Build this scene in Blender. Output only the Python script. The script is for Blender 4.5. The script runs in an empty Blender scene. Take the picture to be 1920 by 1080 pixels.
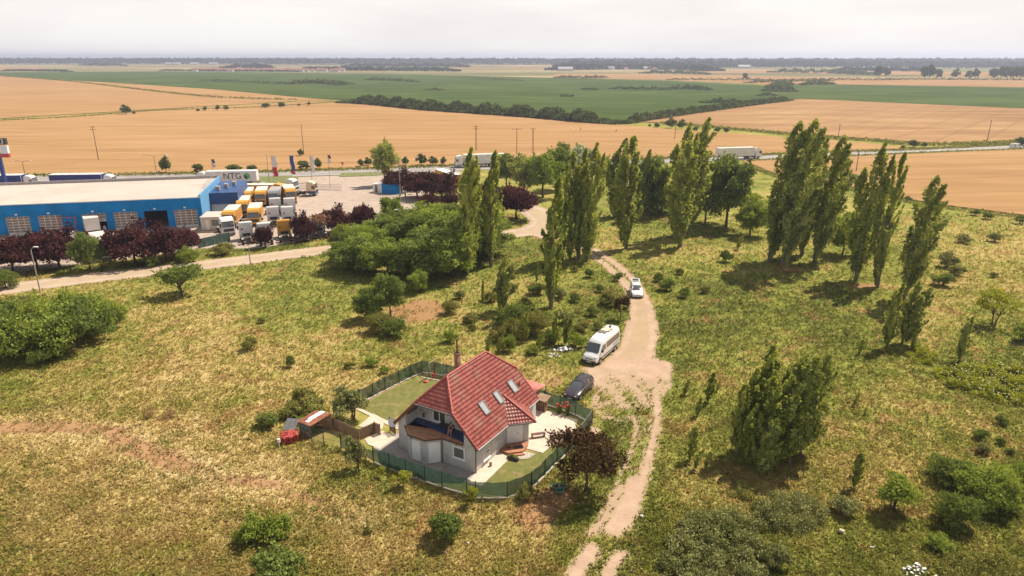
import bpy, bmesh, math, random
import numpy as np
from mathutils import Vector, Matrix
R = math.radians
scene = bpy.context.scene
COL = scene.collection

# ---------------------------------------------------------------- camera
FPX, CAMH = 1300.0, 34.0                      # focal length in pixels of a 1920 wide frame, flying height in metres
PIT = math.atan(434 / FPX)
cd = bpy.data.cameras.new('camera'); cam = bpy.data.objects.new('camera', cd); COL.objects.link(cam)
cam.location = (0, 0, CAMH); cam.rotation_euler = (math.pi / 2 - PIT, 0, 0)
cd.sensor_width = 36; cd.lens = 36 * FPX / 1920; cd.clip_start = .5; cd.clip_end = 60000
scene.camera = cam

# ---------------------------------------------------------------- light
SUN_AZ, SUN_EL = R(52), R(55)                 # azimuth from +Y towards +X
world = bpy.data.worlds.new('World'); scene.world = world; world.use_nodes = True
wn = world.node_tree.nodes; wl = world.node_tree.links; wn.clear()
sky = wn.new('ShaderNodeTexSky'); sky.sky_type = 'NISHITA'; sky.sun_disc = False
sky.sun_elevation = SUN_EL; sky.sun_rotation = SUN_AZ
sky.air_density = 1.0; sky.dust_density = 4.0; sky.ozone_density = 1.0
bg1 = wn.new('ShaderNodeBackground'); bg1.inputs[1].default_value = .07; wl.new(sky.outputs[0], bg1.inputs[0])
# thin high cloud veil over the sky
tc = wn.new('ShaderNodeTexCoord'); mp = wn.new('ShaderNodeMapping'); mp.inputs['Scale'].default_value = (1.3, 1.3, 7)
nz = wn.new('ShaderNodeTexNoise'); nz.inputs['Scale'].default_value = 2.2; nz.inputs['Detail'].default_value = 6; nz.inputs['Roughness'].default_value = .55
wl.new(tc.outputs['Generated'], mp.inputs[0]); wl.new(mp.outputs[0], nz.inputs[0])
cr = wn.new('ShaderNodeValToRGB'); wl.new(nz.outputs[0], cr.inputs[0])
cr.color_ramp.elements[0].position = .33; cr.color_ramp.elements[0].color = (.70, .66, .64, 1)
cr.color_ramp.elements[1].position = .62; cr.color_ramp.elements[1].color = (.80, .765, .735, 1)
# brightest low over the hazy horizon, deeper and bluer overhead
sxz = wn.new('ShaderNodeSeparateXYZ'); wl.new(tc.outputs['Generated'], sxz.inputs[0])
cz = wn.new('ShaderNodeValToRGB'); wl.new(sxz.outputs[2], cz.inputs[0])
cz.color_ramp.elements[0].position = .12; cz.color_ramp.elements[0].color = (1, 1, 1, 1)
cz.color_ramp.elements[1].position = .55; cz.color_ramp.elements[1].color = (.36, .40, .46, 1)
mlt = wn.new('ShaderNodeMix'); mlt.data_type = 'RGBA'; mlt.blend_type = 'MULTIPLY'; mlt.inputs[0].default_value = 1
wl.new(cr.outputs[0], mlt.inputs[6]); wl.new(cz.outputs[0], mlt.inputs[7])
bg2 = wn.new('ShaderNodeBackground'); wl.new(mlt.outputs[2], bg2.inputs[0]); bg2.inputs[1].default_value = .89
mx = wn.new('ShaderNodeMixShader'); mx.inputs[0].default_value = .88
wl.new(bg1.outputs[0], mx.inputs[1]); wl.new(bg2.outputs[0], mx.inputs[2])
wo = wn.new('ShaderNodeOutputWorld'); wl.new(mx.outputs[0], wo.inputs[0])
sd = bpy.data.lights.new('sun', 'SUN'); sd.energy = 4.6; sd.angle = R(.6); sd.color = (1, .90, .76)
so = bpy.data.objects.new('sun', sd); COL.objects.link(so)
so.rotation_euler = (math.pi / 2 - SUN_EL, 0, math.pi - SUN_AZ)
so.location = (60, 60, 120)
scene.view_settings.view_transform = 'Standard'; scene.view_settings.look = 'None'
scene.view_settings.exposure = .68; scene.view_settings.gamma = 1
scene.cycles.max_bounces = 6; scene.cycles.diffuse_bounces = 2; scene.cycles.glossy_bounces = 2
scene.cycles.transparent_max_bounces = 16; scene.cycles.volume_bounces = 0
scene.cycles.transmission_bounces = 3

# ---------------------------------------------------------------- picture point -> place in the world
SP, CP = math.sin(PIT), math.cos(PIT)
def P(x, y, z=0.0):
    X = (x - 960) / FPX; Y = (y - 540) / FPX
    k = (CAMH - z) / (SP + Y * CP)
    return Vector((k * X, k * (CP - Y * SP), z))
def HGT(base, ytop):
    "height of something standing at ground point base whose top shows at picture row ytop"
    Y = (ytop - 540) / FPX
    return CAMH - base.y * (SP + Y * CP) / (CP - Y * SP)
def ONW(x, y, A, B):
    "ray through picture point meets the vertical plane through A,B -> (distance along A->B, height)"
    X = (x - 960) / FPX; Y = (y - 540) / FPX
    d = Vector((X, CP - Y * SP)); dz = -(SP + Y * CP)
    u = Vector((B.x - A.x, B.y - A.y)).normalized()
    det = d.x * (-u.y) + d.y * u.x
    t = (A.x * (-u.y) + A.y * u.x) / det
    pt = d * t
    return (pt - Vector((A.x, A.y))).dot(u), CAMH + dz * t

# ---------------------------------------------------------------- objects
def tag(o, label=None, cat=None, group=None, kind=None):
    if label: o['label'] = label
    if cat: o['category'] = cat
    if group: o['group'] = group
    if kind: o['kind'] = kind
    return o
def thing(name, label, cat, loc=(0, 0, 0), rz=0, group=None, sc=1):
    o = bpy.data.objects.new(name, None); COL.objects.link(o); o.empty_display_size = .3
    o.location = loc; o.rotation_euler = (0, 0, rz)
    o.scale = (sc, sc, sc) if not hasattr(sc, '__len__') else sc
    return tag(o, label, cat, group)
def link(name, me, parent=None):
    o = bpy.data.objects.new(name, me); COL.objects.link(o)
    if parent is not None: o.parent = parent
    return o
def copy_tree(o, parent=None):
    c = o.copy(); COL.objects.link(c)
    if parent is not None: c.parent = parent
    for ch in [k for k in o.children]: copy_tree(ch, c)
    return c
def npmesh(name, v, f, mats, tone=None, smooth=False, mi=None, attrs=None):
    "v Nx3, f Mx4 or Mx3"
    v = np.asarray(v, dtype=np.float32); f = np.asarray(f, dtype=np.int32); k = f.shape[1]
    me = bpy.data.meshes.new(name)
    me.vertices.add(len(v)); me.vertices.foreach_set('co', v.ravel())
    me.loops.add(f.size); me.loops.foreach_set('vertex_index', f.ravel())
    me.polygons.add(len(f)); me.polygons.foreach_set('loop_start', np.arange(0, f.size, k, dtype=np.int32))
    me.polygons.foreach_set('loop_total', np.full(len(f), k, dtype=np.int32))
    if smooth: me.polygons.foreach_set('use_smooth', np.ones(len(f), dtype=bool))
    if mi is not None: me.polygons.foreach_set('material_index', np.asarray(mi, dtype=np.int32))
    me.update(calc_edges=True)
    for m in (mats if isinstance(mats, (list, tuple)) else [mats]): me.materials.append(m)
    for nm, arr in (attrs or {}).items():
        arr = np.asarray(arr, dtype=np.float32)
        if arr.ndim == 1:
            a = me.attributes.new(nm, 'FLOAT', 'POINT'); a.data.foreach_set('value', arr)
        else:
            a = me.attributes.new(nm, 'FLOAT_VECTOR', 'POINT'); a.data.foreach_set('vector', arr.ravel())
    if tone is not None:
        a = me.attributes.new('tone', 'FLOAT', 'POINT'); a.data.foreach_set('value', np.asarray(tone, dtype=np.float32))
    return me

class MB:
    "collects faces, built as ONE mesh"
    def __init__(s): s.v = []; s.f = []; s.m = []; s.cm = 0; s.M = None
    def mat(s, i): s.cm = i; return s
    def add(s, vs, fs):
        n = len(s.v)
        s.v += [tuple(s.M @ Vector(p)) if s.M else tuple(p) for p in vs]
        s.f += [tuple(n + i for i in q) for q in fs]; s.m += [s.cm] * len(fs)
        return s
    def box(s, x0, x1, y0, y1, z0, z1):
        vs = [(x0, y0, z0), (x1, y0, z0), (x1, y1, z0), (x0, y1, z0), (x0, y0, z1), (x1, y0, z1), (x1, y1, z1), (x0, y1, z1)]
        return s.add(vs, [(0, 3, 2, 1), (4, 5, 6, 7), (0, 1, 5, 4), (1, 2, 6, 5), (2, 3, 7, 6), (3, 0, 4, 7)])
    def beam(s, a, b, w, h=None, up=(0, 0, 1)):
        a = Vector(a); b = Vector(b); h = h or w; d = (b - a).normalized(); u = Vector(up)
        if abs(d.dot(u)) > .98: u = Vector((1, 0, 0))
        r = d.cross(u).normalized() * w / 2; t = r.cross(d).normalized() * h / 2
        vs = [a - r - t, a + r - t, a + r + t, a - r + t, b - r - t, b + r - t, b + r + t, b - r + t]
        return s.add(vs, [(0, 3, 2, 1), (4, 5, 6, 7), (0, 1, 5, 4), (1, 2, 6, 5), (2, 3, 7, 6), (3, 0, 4, 7)])
    def cyl(s, a, b, r0, r1=None, n=8, cap=True):
        a = Vector(a); b = Vector(b); r1 = r0 if r1 is None else r1
        d = (b - a).normalized(); u = Vector((0, 0, 1)) if abs(d.z) < .9 else Vector((1, 0, 0))
        p = d.cross(u).normalized(); q = d.cross(p)
        vs = []
        for c, r in ((a, r0), (b, r1)):
            for i in range(n):
                t = 2 * math.pi * i / n; vs.append(c + (p * math.cos(t) + q * math.sin(t)) * r)
        fs = [(i, (i + 1) % n, n + (i + 1) % n, n + i) for i in range(n)]
        if cap: fs += [tuple(range(n))[::-1], tuple(range(n, 2 * n))]
        return s.add(vs, fs)
    def tube(s, pts, rs, n=7):
        pts = [Vector(p) for p in pts]
        if not hasattr(rs, '__len__'): rs = [rs] * len(pts)
        vs = []; N = len(pts); pp = None
        for i, c in enumerate(pts):
            d = (pts[min(i + 1, N - 1)] - pts[max(i - 1, 0)]).normalized()
            if pp is None:
                u = Vector((0, 0, 1)) if abs(d.z) < .9 else Vector((1, 0, 0)); pp = d.cross(u).normalized()
            pp = (pp - d * pp.dot(d)).normalized(); q = d.cross(pp)
            for k in range(n):
                t = 2 * math.pi * k / n; vs.append(c + (pp * math.cos(t) + q * math.sin(t)) * rs[i])
        fs = [(i * n + k, i * n + (k + 1) % n, (i + 1) * n + (k + 1) % n, (i + 1) * n + k) for i in range(N - 1) for k in range(n)]
        fs += [tuple(range(n))[::-1], tuple(range((N - 1) * n, N * n))]
        return s.add(vs, fs)
    def prism(s, poly, z0, z1):
        n = len(poly); vs = [(p[0], p[1], z0) for p in poly] + [(p[0], p[1], z1) for p in poly]
        return s.add(vs, [tuple(range(n))[::-1], tuple(range(n, 2 * n))] + [(i, (i + 1) % n, n + (i + 1) % n, n + i) for i in range(n)])
    def side(s, prof, y0, y1):
        "profile in x,z extruded along y"
        n = len(prof); vs = [(p[0], y0, p[1]) for p in prof] + [(p[0], y1, p[1]) for p in prof]
        return s.add(vs, [tuple(range(n)), tuple(range(n, 2 * n))[::-1]] + [(i, n + i, n + (i + 1) % n, (i + 1) % n) for i in range(n)])
    def slab(s, pts, t):
        "planar polygon pts (3D) given thickness t downwards along its normal"
        pts = [Vector(p) for p in pts]; nrm = (pts[1] - pts[0]).cross(pts[2] - pts[0]).normalized()
        if nrm.z < 0: nrm = -nrm
        n = len(pts); vs = pts + [p - nrm * t for p in pts]
        return s.add(vs, [tuple(range(n)), tuple(range(n, 2 * n))[::-1]] + [(i, (i + 1) % n, n + (i + 1) % n, n + i) for i in range(n)])
    def sphere(s, c, r, n=8, sz=1):
        vs = []; c = Vector(c)
        for i in range(1, n):
            for k in range(n * 2):
                t = math.pi * i / n; q = math.pi * k / n
                vs.append(c + Vector((math.sin(t) * math.cos(q), math.sin(t) * math.sin(q), math.cos(t) * sz)) * r)
        m = 2 * n; fs = [(i * m + k, (i + 1) * m + k, (i + 1) * m + (k + 1) % m, i * m + (k + 1) % m) for i in range(n - 2) for k in range(m)]
        a = len(vs); vs += [c + Vector((0, 0, r * sz)), c - Vector((0, 0, r * sz))]
        fs += [(a, k, (k + 1) % m) for k in range(m)] + [(a + 1, (n - 2) * m + (k + 1) % m, (n - 2) * m + k) for k in range(m)]
        return s.add(vs, fs)
    def loft(s, st):
        "stations (x, half profile [(y,z)] from bottom centre to top centre), mirrored"
        n = len(st[0][1]); rings = []
        for x, pr in st:
            rings.append([(x, y, z) for y, z in pr] + [(x, -y, z) for y, z in pr[::-1][1:-1]])
        m = len(rings[0]); vs = [p for r in rings for p in r]
        fs = [(i * m + k, (i + 1) * m + k, (i + 1) * m + (k + 1) % m, i * m + (k + 1) % m) for i in range(len(st) - 1) for k in range(m)]
        fs += [tuple(range(m)), tuple(range((len(st) - 1) * m, len(st) * m))[::-1]]
        return s.add(vs, fs)
    def mesh(s, name, mats, smooth=False, bevel=0):
        me = bpy.data.meshes.new(name); me.from_pydata(s.v, [], s.f)
        for m in (mats if isinstance(mats, (list, tuple)) else [mats]): me.materials.append(m)
        me.polygons.foreach_set('material_index', s.m)
        bm = bmesh.new(); bm.from_mesh(me)
        bmesh.ops.recalc_face_normals(bm, faces=bm.faces)
        if bevel:
            es = [e for e in bm.edges if len(e.link_faces) == 2 and e.calc_face_angle(0) > .6]
            bmesh.ops.bevel(bm, geom=es, offset=bevel, segments=2, affect='EDGES', clamp_overlap=True)
        bm.to_mesh(me); bm.free()
        if smooth:
            me.polygons.foreach_set('use_smooth', [True] * len(me.polygons))
            try: me.set_sharp_from_angle(angle=R(38))
            except Exception: pass
        me.update(); return me
    def build(s, name, mats, parent=None, smooth=False, bevel=0):
        return link(name, s.mesh(name, mats, smooth, bevel), parent)

# ---------------------------------------------------------------- materials
def N(t, typ, **kw):
    n = t.nodes.new(typ)
    for k, v in kw.items():
        if k.startswith('i_'):
            n.inputs[k[2:].replace('_', ' ')].default_value = v
        else: setattr(n, k, v)
    return n
def newmat(name):
    m = bpy.data.materials.new(name); m.use_nodes = True; t = m.node_tree
    for n in list(t.nodes): t.nodes.remove(n)
    o = t.nodes.new('ShaderNodeOutputMaterial'); return m, t, o
def noise(t, vec, sc, det=4, rough=.55, dist=0):
    n = N(t, 'ShaderNodeTexNoise'); n.inputs['Scale'].default_value = sc; n.inputs['Detail'].default_value = det
    n.inputs['Roughness'].default_value = rough; n.inputs['Distortion'].default_value = dist
    if vec is not None: t.links.new(vec, n.inputs['Vector'])
    return n.outputs['Fac']
def math_(t, op, a, b=None, c=None, clamp=False):
    n = t.nodes.new('ShaderNodeMath'); n.operation = op; n.use_clamp = clamp
    for i, v in enumerate((a, b, c)):
        if v is None: continue
        if isinstance(v, (int, float)): n.inputs[i].default_value = v
        else: t.links.new(v, n.inputs[i])
    return n.outputs[0]
def mixc(t, f, a, b, mode='MIX'):
    n = t.nodes.new('ShaderNodeMix'); n.data_type = 'RGBA'; n.blend_type = mode; n.clamp_factor = True
    for i, v in ((0, f), (6, a), (7, b)):
        if isinstance(v, (int, float)): n.inputs[i].default_value = v
        elif isinstance(v, tuple): n.inputs[i].default_value = (*v, 1)
        else: t.links.new(v, n.inputs[i])
    return n.outputs[2]
def ramp(t, f, stops):
    n = t.nodes.new('ShaderNodeValToRGB'); t.links.new(f, n.inputs[0]); e = n.color_ramp.elements
    while len(e) < len(stops): e.new(.5)
    for k, (p, c) in zip(e, stops): k.position = p; k.color = (*c, 1) if len(c) == 3 else c
    return n.outputs[0]
def smooth_(t, v, a, b):
    n = t.nodes.new('ShaderNodeMapRange'); n.interpolation_type = 'SMOOTHSTEP'; t.links.new(v, n.inputs[0])
    n.inputs[1].default_value = a; n.inputs[2].default_value = b; return n.outputs[0]
def simple(name, col, rough=.6, metal=0, var=.12, vs=3, bump=0, bs=20, col2=None, spec=.5, coord='Object', stain=None):
    m, t, o = newmat(name); b = t.nodes.new('ShaderNodeBsdfPrincipled'); t.links.new(b.outputs[0], o.inputs[0])
    b.inputs['Roughness'].default_value = rough; b.inputs['Metallic'].default_value = metal
    b.inputs['Specular IOR Level'].default_value = spec
    tcn = t.nodes.new('ShaderNodeTexCoord'); v = tcn.outputs[coord]
    nf = noise(t, v, vs, 5, .6)
    c2 = col2 or tuple(max(0, c * (1 - var * 2)) for c in col); c1 = col if col2 else tuple(min(1, c * (1 + var)) for c in col)
    c = mixc(t, smooth_(t, nf, .3, .7), c2, c1)
    if stain:
        c = mixc(t, smooth_(t, noise(t, v, stain[1], 6, .65), .52, .7), c, stain[0])
    t.links.new(c, b.inputs['Base Color'])
    if bump:
        bn = t.nodes.new('ShaderNodeBump'); bn.inputs['Strength'].default_value = bump; bn.inputs['Distance'].default_value = .02
        t.links.new(noise(t, v, bs, 4), bn.inputs['Height']); t.links.new(bn.outputs[0], b.inputs['Normal'])
    return m
def leafmat(name, dark, light, trans=.3, odd=None, gloss=.0):
    m, t, o = newmat(name)
    a = t.nodes.new('ShaderNodeAttribute'); a.attribute_name = 'tone'
    oi = t.nodes.new('ShaderNodeObjectInfo')
    f = math_(t, 'ADD', a.outputs['Fac'], math_(t, 'MULTIPLY', math_(t, 'SUBTRACT', oi.outputs['Random'], .5), .3))
    tcn = t.nodes.new('ShaderNodeTexCoord')
    f = math_(t, 'ADD', f, math_(t, 'MULTIPLY', math_(t, 'SUBTRACT', noise(t, tcn.outputs['Object'], .7, 3), .5), .6), clamp=True)
    c = mixc(t, f, dark, light)
    if odd: c = mixc(t, smooth_(t, noise(t, tcn.outputs['Object'], 1.6, 3), .56, .68), c, odd)
    d = t.nodes.new('ShaderNodeBsdfDiffuse'); tr = t.nodes.new('ShaderNodeBsdfTranslucent'); g = t.nodes.new('ShaderNodeBsdfGlossy')
    g.inputs['Roughness'].default_value = .45; g.inputs['Color'].default_value = (.8, .8, .75, 1)
    t.links.new(c, d.inputs[0])
    c2 = mixc(t, 1.0, c, (1.25, 1.2, .55), 'MULTIPLY'); t.links.new(c2, tr.inputs[0])
    x = t.nodes.new('ShaderNodeMixShader'); x.inputs[0].default_value = trans
    t.links.new(d.outputs[0], x.inputs[1]); t.links.new(tr.outputs[0], x.inputs[2])
    y = t.nodes.new('ShaderNodeMixShader'); y.inputs[0].default_value = gloss
    t.links.new(x.outputs[0], y.inputs[1]); t.links.new(g.outputs[0], y.inputs[2]); t.links.new(y.outputs[0], o.inputs[0])
    return m
# ================================================================ the setting
rng = np.random.default_rng(7)
def toworld(px, z=0.0): return np.array([[*P(x, y, z)[:2]] for x, y in px])
def sdpoly(pts, poly):
    "distance to polygon outline, positive inside"
    x, y = pts[:, 0], pts[:, 1]; d = np.full(len(pts), 1e9); ins = np.zeros(len(pts), bool)
    n = len(poly)
    for i in range(n):
        ax, ay = poly[i]; bx, by = poly[(i + 1) % n]
        ex, ey = bx - ax, by - ay; L = ex * ex + ey * ey + 1e-12
        t = np.clip(((x - ax) * ex + (y - ay) * ey) / L, 0, 1)
        d = np.minimum(d, np.hypot(x - ax - t * ex, y - ay - t * ey))
        c = ((ay > y) != (by > y)); xi = ax + (y - ay) * ex / (ey if abs(ey) > 1e-9 else 1e-9)
        ins ^= c & (x < xi)
    return np.where(ins, d, -d)
def ribbon_d(pts, line, hw):
    "distance inside a ribbon along a line; hw one value or one per vertex"
    line = np.asarray(line); hw = np.full(len(line), hw) if np.isscalar(hw) else np.asarray(hw, float)
    x, y = pts[:, 0], pts[:, 1]; best = np.full(len(pts), -1e9)
    for i in range(len(line) - 1):
        a, b = line[i], line[i + 1]; e = b - a; L = (e ** 2).sum()
        t = np.clip(((x - a[0]) * e[0] + (y - a[1]) * e[1]) / L, 0, 1)
        best = np.maximum(best, hw[i] + (hw[i + 1] - hw[i]) * t - np.hypot(x - a[0] - t * e[0], y - a[1] - t * e[1]))
    return best
def smoothline(px, k=6):
    w = toworld(px) if not isinstance(px, np.ndarray) else px; out = []
    for i in range(len(w) - 1):
        p0 = w[max(i - 1, 0)]; p1 = w[i]; p2 = w[i + 1]; p3 = w[min(i + 2, len(w) - 1)]
        for j in range(k):
            t = j / k
            out.append(.5 * (2 * p1 + (p2 - p0) * t + (2 * p0 - 5 * p1 + 4 * p2 - p3) * t * t + (3 * p1 - p0 - 3 * p2 + p3) * t ** 3))
    out.append(w[-1]); return np.array(out)

BLOBS = [  # picture x, y, radius x, radius y, channel (0 dry, 1 soil, 2 lush), amount
 (300,960,420,150,0,.30),(120,860,200,60,0,.15),(480,720,220,70,0,.18),(650,1020,260,70,0,.12),(560,640,120,40,0,.1),(330,590,160,30,0,.15),
 (1740,620,110,60,0,.32),(1850,450,150,60,0,.25),(1360,930,120,60,0,.28),(1680,860,200,60,0,.15),(1300,480,120,20,0,.15),(1600,960,120,50,0,.1),(830,880,100,30,0,.05),
 (900,690,120,30,0,.2),(1010,715,60,20,0,.4),(1010,1000,150,60,0,.25),
 (110,806,200,14,1,.5),(250,838,80,18,1,.45),(330,868,70,14,1,.4),(480,905,120,14,1,.5),(560,935,80,12,1,.45),(120,815,260,35,0,.25),(420,890,260,40,0,.25),(640,960,80,12,1,.35),(60,795,90,10,1,.25),
 (760,585,60,20,1,.62),(800,580,38,22,1,.9),(1040,717,24,9,1,1.1),(1010,960,60,40,1,.75),(1060,925,50,28,1,.6),(960,1000,70,25,1,.35),
 (1625,536,50,7,1,.8),(1480,506,34,7,1,.8),(1695,545,30,6,1,.7),(1760,580,40,10,1,.5),(1640,895,60,16,1,.45),(1850,800,50,20,1,.4),(1300,880,50,24,1,.5),(1820,990,60,20,1,.4),
 (1090,690,34,8,1,.6),(1180,760,60,30,1,.25),(1410,860,80,30,1,.35),(1370,410,60,8,1,.4),(1700,940,40,12,1,.4),(1450,455,60,6,1,.4),
 (1450,560,220,60,2,.55),(1330,640,140,70,2,.45),(1100,590,110,70,2,.45),(1150,830,40,80,2,.6),(1110,1010,70,70,2,.55),(1190,780,30,25,2,.7),(700,890,160,40,2,.35),  # last patch paints the shade at the front fence as greener grass
 (1540,700,160,60,2,.35),(930,480,110,30,2,.35),(520,465,200,16,2,.6),(200,505,250,12,2,.5),(560,560,120,60,2,.25),(1240,360,200,30,2,.4),(1300,1030,120,50,2,.2),(1700,960,90,50,2,.2),(1050,720,60,18,2,.3),(900,930,100,30,2,.2),(1880,720,160,30,2,.35),(1130,400,80,20,2,.4)]
TRAILS = [([(-80,815),(40,800),(130,796),(210,812),(280,845),(345,872),(430,893),(510,908),(580,935),(650,975),(720,1000)], 11, 1, .40),
 ([(-80,850),(60,830),(150,826),(230,845),(300,885),(400,925),(480,950)], 5, 1, .28), ([(-80,815),(40,800),(130,796),(210,812),(280,845),(345,872),(430,893),(510,908),(580,935),(650,975)], 30, 0, .18),
 ([(230,836),(300,862),(340,880)], 10, 1, .25)]
def project(x, y):
    d = y * CP + CAMH * SP; v = CAMH * CP - y * SP
    d = np.where(d < 1, 1, d); return 960 + FPX * x / d, 540 + FPX * v / d
def zones(x, y):
    px, py = project(x, y)
    z = np.zeros((len(x), 3), np.float32)
    z[:, 0] = .34 + .06 * np.clip((960 - px) / 900, -1, 1)
    for bx, by, rx, ry, ch, am in BLOBS:
        z[:, ch] += am * np.exp(-(((px - bx) / rx) ** 2 + ((py - by) / ry) ** 2))
    for line, hwid, ch, am in TRAILS:
        d = ribbon_d(np.stack([px * .45, py], 1), np.array(line, float) * np.array([.45, 1]), 0.0); z[:, ch] += am * np.exp(-(d / hwid) ** 2)
    return z
def meadow_color(t, pos, zone):
    sx = t.nodes.new('ShaderNodeSeparateXYZ'); t.links.new(zone, sx.inputs[0])
    dry, soil, lush = sx.outputs
    n1 = noise(t, pos, .045, 4, .6, .6); n2 = noise(t, pos, .33, 5, .62, .8); n3 = noise(t, pos, 1.7, 4, .65); n4 = noise(t, pos, 9, 3, .7)
    v = math_(t, 'ADD', dry, math_(t, 'MULTIPLY', math_(t, 'SUBTRACT', n1, .5), 1.15))
    v = math_(t, 'ADD', v, math_(t, 'MULTIPLY', math_(t, 'SUBTRACT', n2, .5), 1.15))
    v = math_(t, 'ADD', v, math_(t, 'MULTIPLY', math_(t, 'SUBTRACT', n3, .5), .75))
    v = math_(t, 'ADD', v, math_(t, 'MULTIPLY', math_(t, 'SUBTRACT', n4, .5), .55))
    v = math_(t, 'SUBTRACT', v, math_(t, 'MULTIPLY', lush, .40))
    c = ramp(t, v, [(0, (.105, .115, .028)), (.2, (.170, .188, .040)), (.38, (.255, .242, .062)), (.52, (.325, .262, .088)), (.7, (.41, .315, .13)), (1, (.50, .40, .20))])
    # rosy dead grass
    rn = smooth_(t, noise(t, pos, .21, 4, .6, 1), .53, .70)
    c = mixc(t, math_(t, 'MULTIPLY', rn, .7), c, (.33, .19, .09))
    s = math_(t, 'ADD', soil, math_(t, 'MULTIPLY', math_(t, 'SUBTRACT', n2, .5), .7))
    s = math_(t, 'ADD', s, math_(t, 'MULTIPLY', math_(t, 'SUBTRACT', n4, .5), .9))
    c = mixc(t, math_(t, 'MULTIPLY', smooth_(t, s, .36, .66), .85), c, (.30, .165, .085))
    return c, n4, n3
def meadow_mat():
    m, t, o = newmat('meadow'); g = t.nodes.new('ShaderNodeNewGeometry')
    a = t.nodes.new('ShaderNodeAttribute'); a.attribute_name = 'zone'
    c, n4, n3 = meadow_color(t, g.outputs['Position'], a.outputs['Vector'])
    # beyond about a kilometre: patchwork of fields
    sp = t.nodes.new('ShaderNodeSeparateXYZ'); t.links.new(g.outputs['Position'], sp.inputs[0])
    mpn = t.nodes.new('ShaderNodeMapping'); mpn.inputs['Scale'].default_value = (.0016, .0052, .001); mpn.inputs['Rotation'].default_value = (0, 0, .12)
    t.links.new(g.outputs['Position'], mpn.inputs[0])
    vo = t.nodes.new('ShaderNodeTexVoronoi'); vo.inputs['Scale'].default_value = 1; t.links.new(mpn.outputs[0], vo.inputs[0])
    sv = t.nodes.new('ShaderNodeSeparateColor'); t.links.new(vo.outputs['Color'], sv.inputs[0])
    fc = ramp(t, sv.outputs[0], [(0, (.075, .10, .035)), (.3, (.13, .14, .055)), (.42, (.20, .17, .08)), (.55, (.42, .30, .16)), (.75, (.33, .25, .13)), (1, (.10, .12, .05))])
    fc = mixc(t, .5, fc, ramp(t, noise(t, mpn.outputs[0], 6, 6, .7), [(.3, (.07, .085, .04)), (.7, (.36, .28, .15))]))
    c = mixc(t, smooth_(t, sp.outputs[1], 900, 1200), c, fc)
    b = t.nodes.new('ShaderNodeBsdfDiffuse'); t.links.new(c, b.inputs[0]); t.links.new(b.outputs[0], o.inputs[0])
    bn = t.nodes.new('ShaderNodeBump'); bn.inputs['Strength'].default_value = .35; bn.inputs['Distance'].default_value = .08
    t.links.new(math_(t, 'ADD', n4, math_(t, 'MULTIPLY', n3, 1.3)), bn.inputs['Height']); t.links.new(bn.outputs[0], b.inputs['Normal'])
    return m
def axis(lo, hi, a, b, st, g=1.22):
    c = list(np.arange(a, b, st)); s = st; x = a
    left = []
    while x > lo: s *= g; x -= s; left.append(x)
    s = st; x = c[-1]
    while x < hi: s *= g; x += s; c.append(x)
    return np.array(left[::-1] + c)
gx = axis(-13000, 13000, -125, 125, .8); gy = axis(-400, 13000, 26, 180, .8)
GX, GY = np.meshgrid(gx, gy); nv = GX.size
gv = np.stack([GX.ravel(), GY.ravel(), np.zeros(nv)], 1)
ii = (np.arange(len(gy) - 1)[:, None] * len(gx) + np.arange(len(gx) - 1)[None, :]).ravel()
gf = np.stack([ii, ii + 1, ii + 1 + len(gx), ii + len(gx)], 1)
tag(link('ground', npmesh('ground', gv, gf, meadow_mat(), attrs={'zone': zones(gv[:, 0], gv[:, 1])})), kind='structure')

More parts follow.
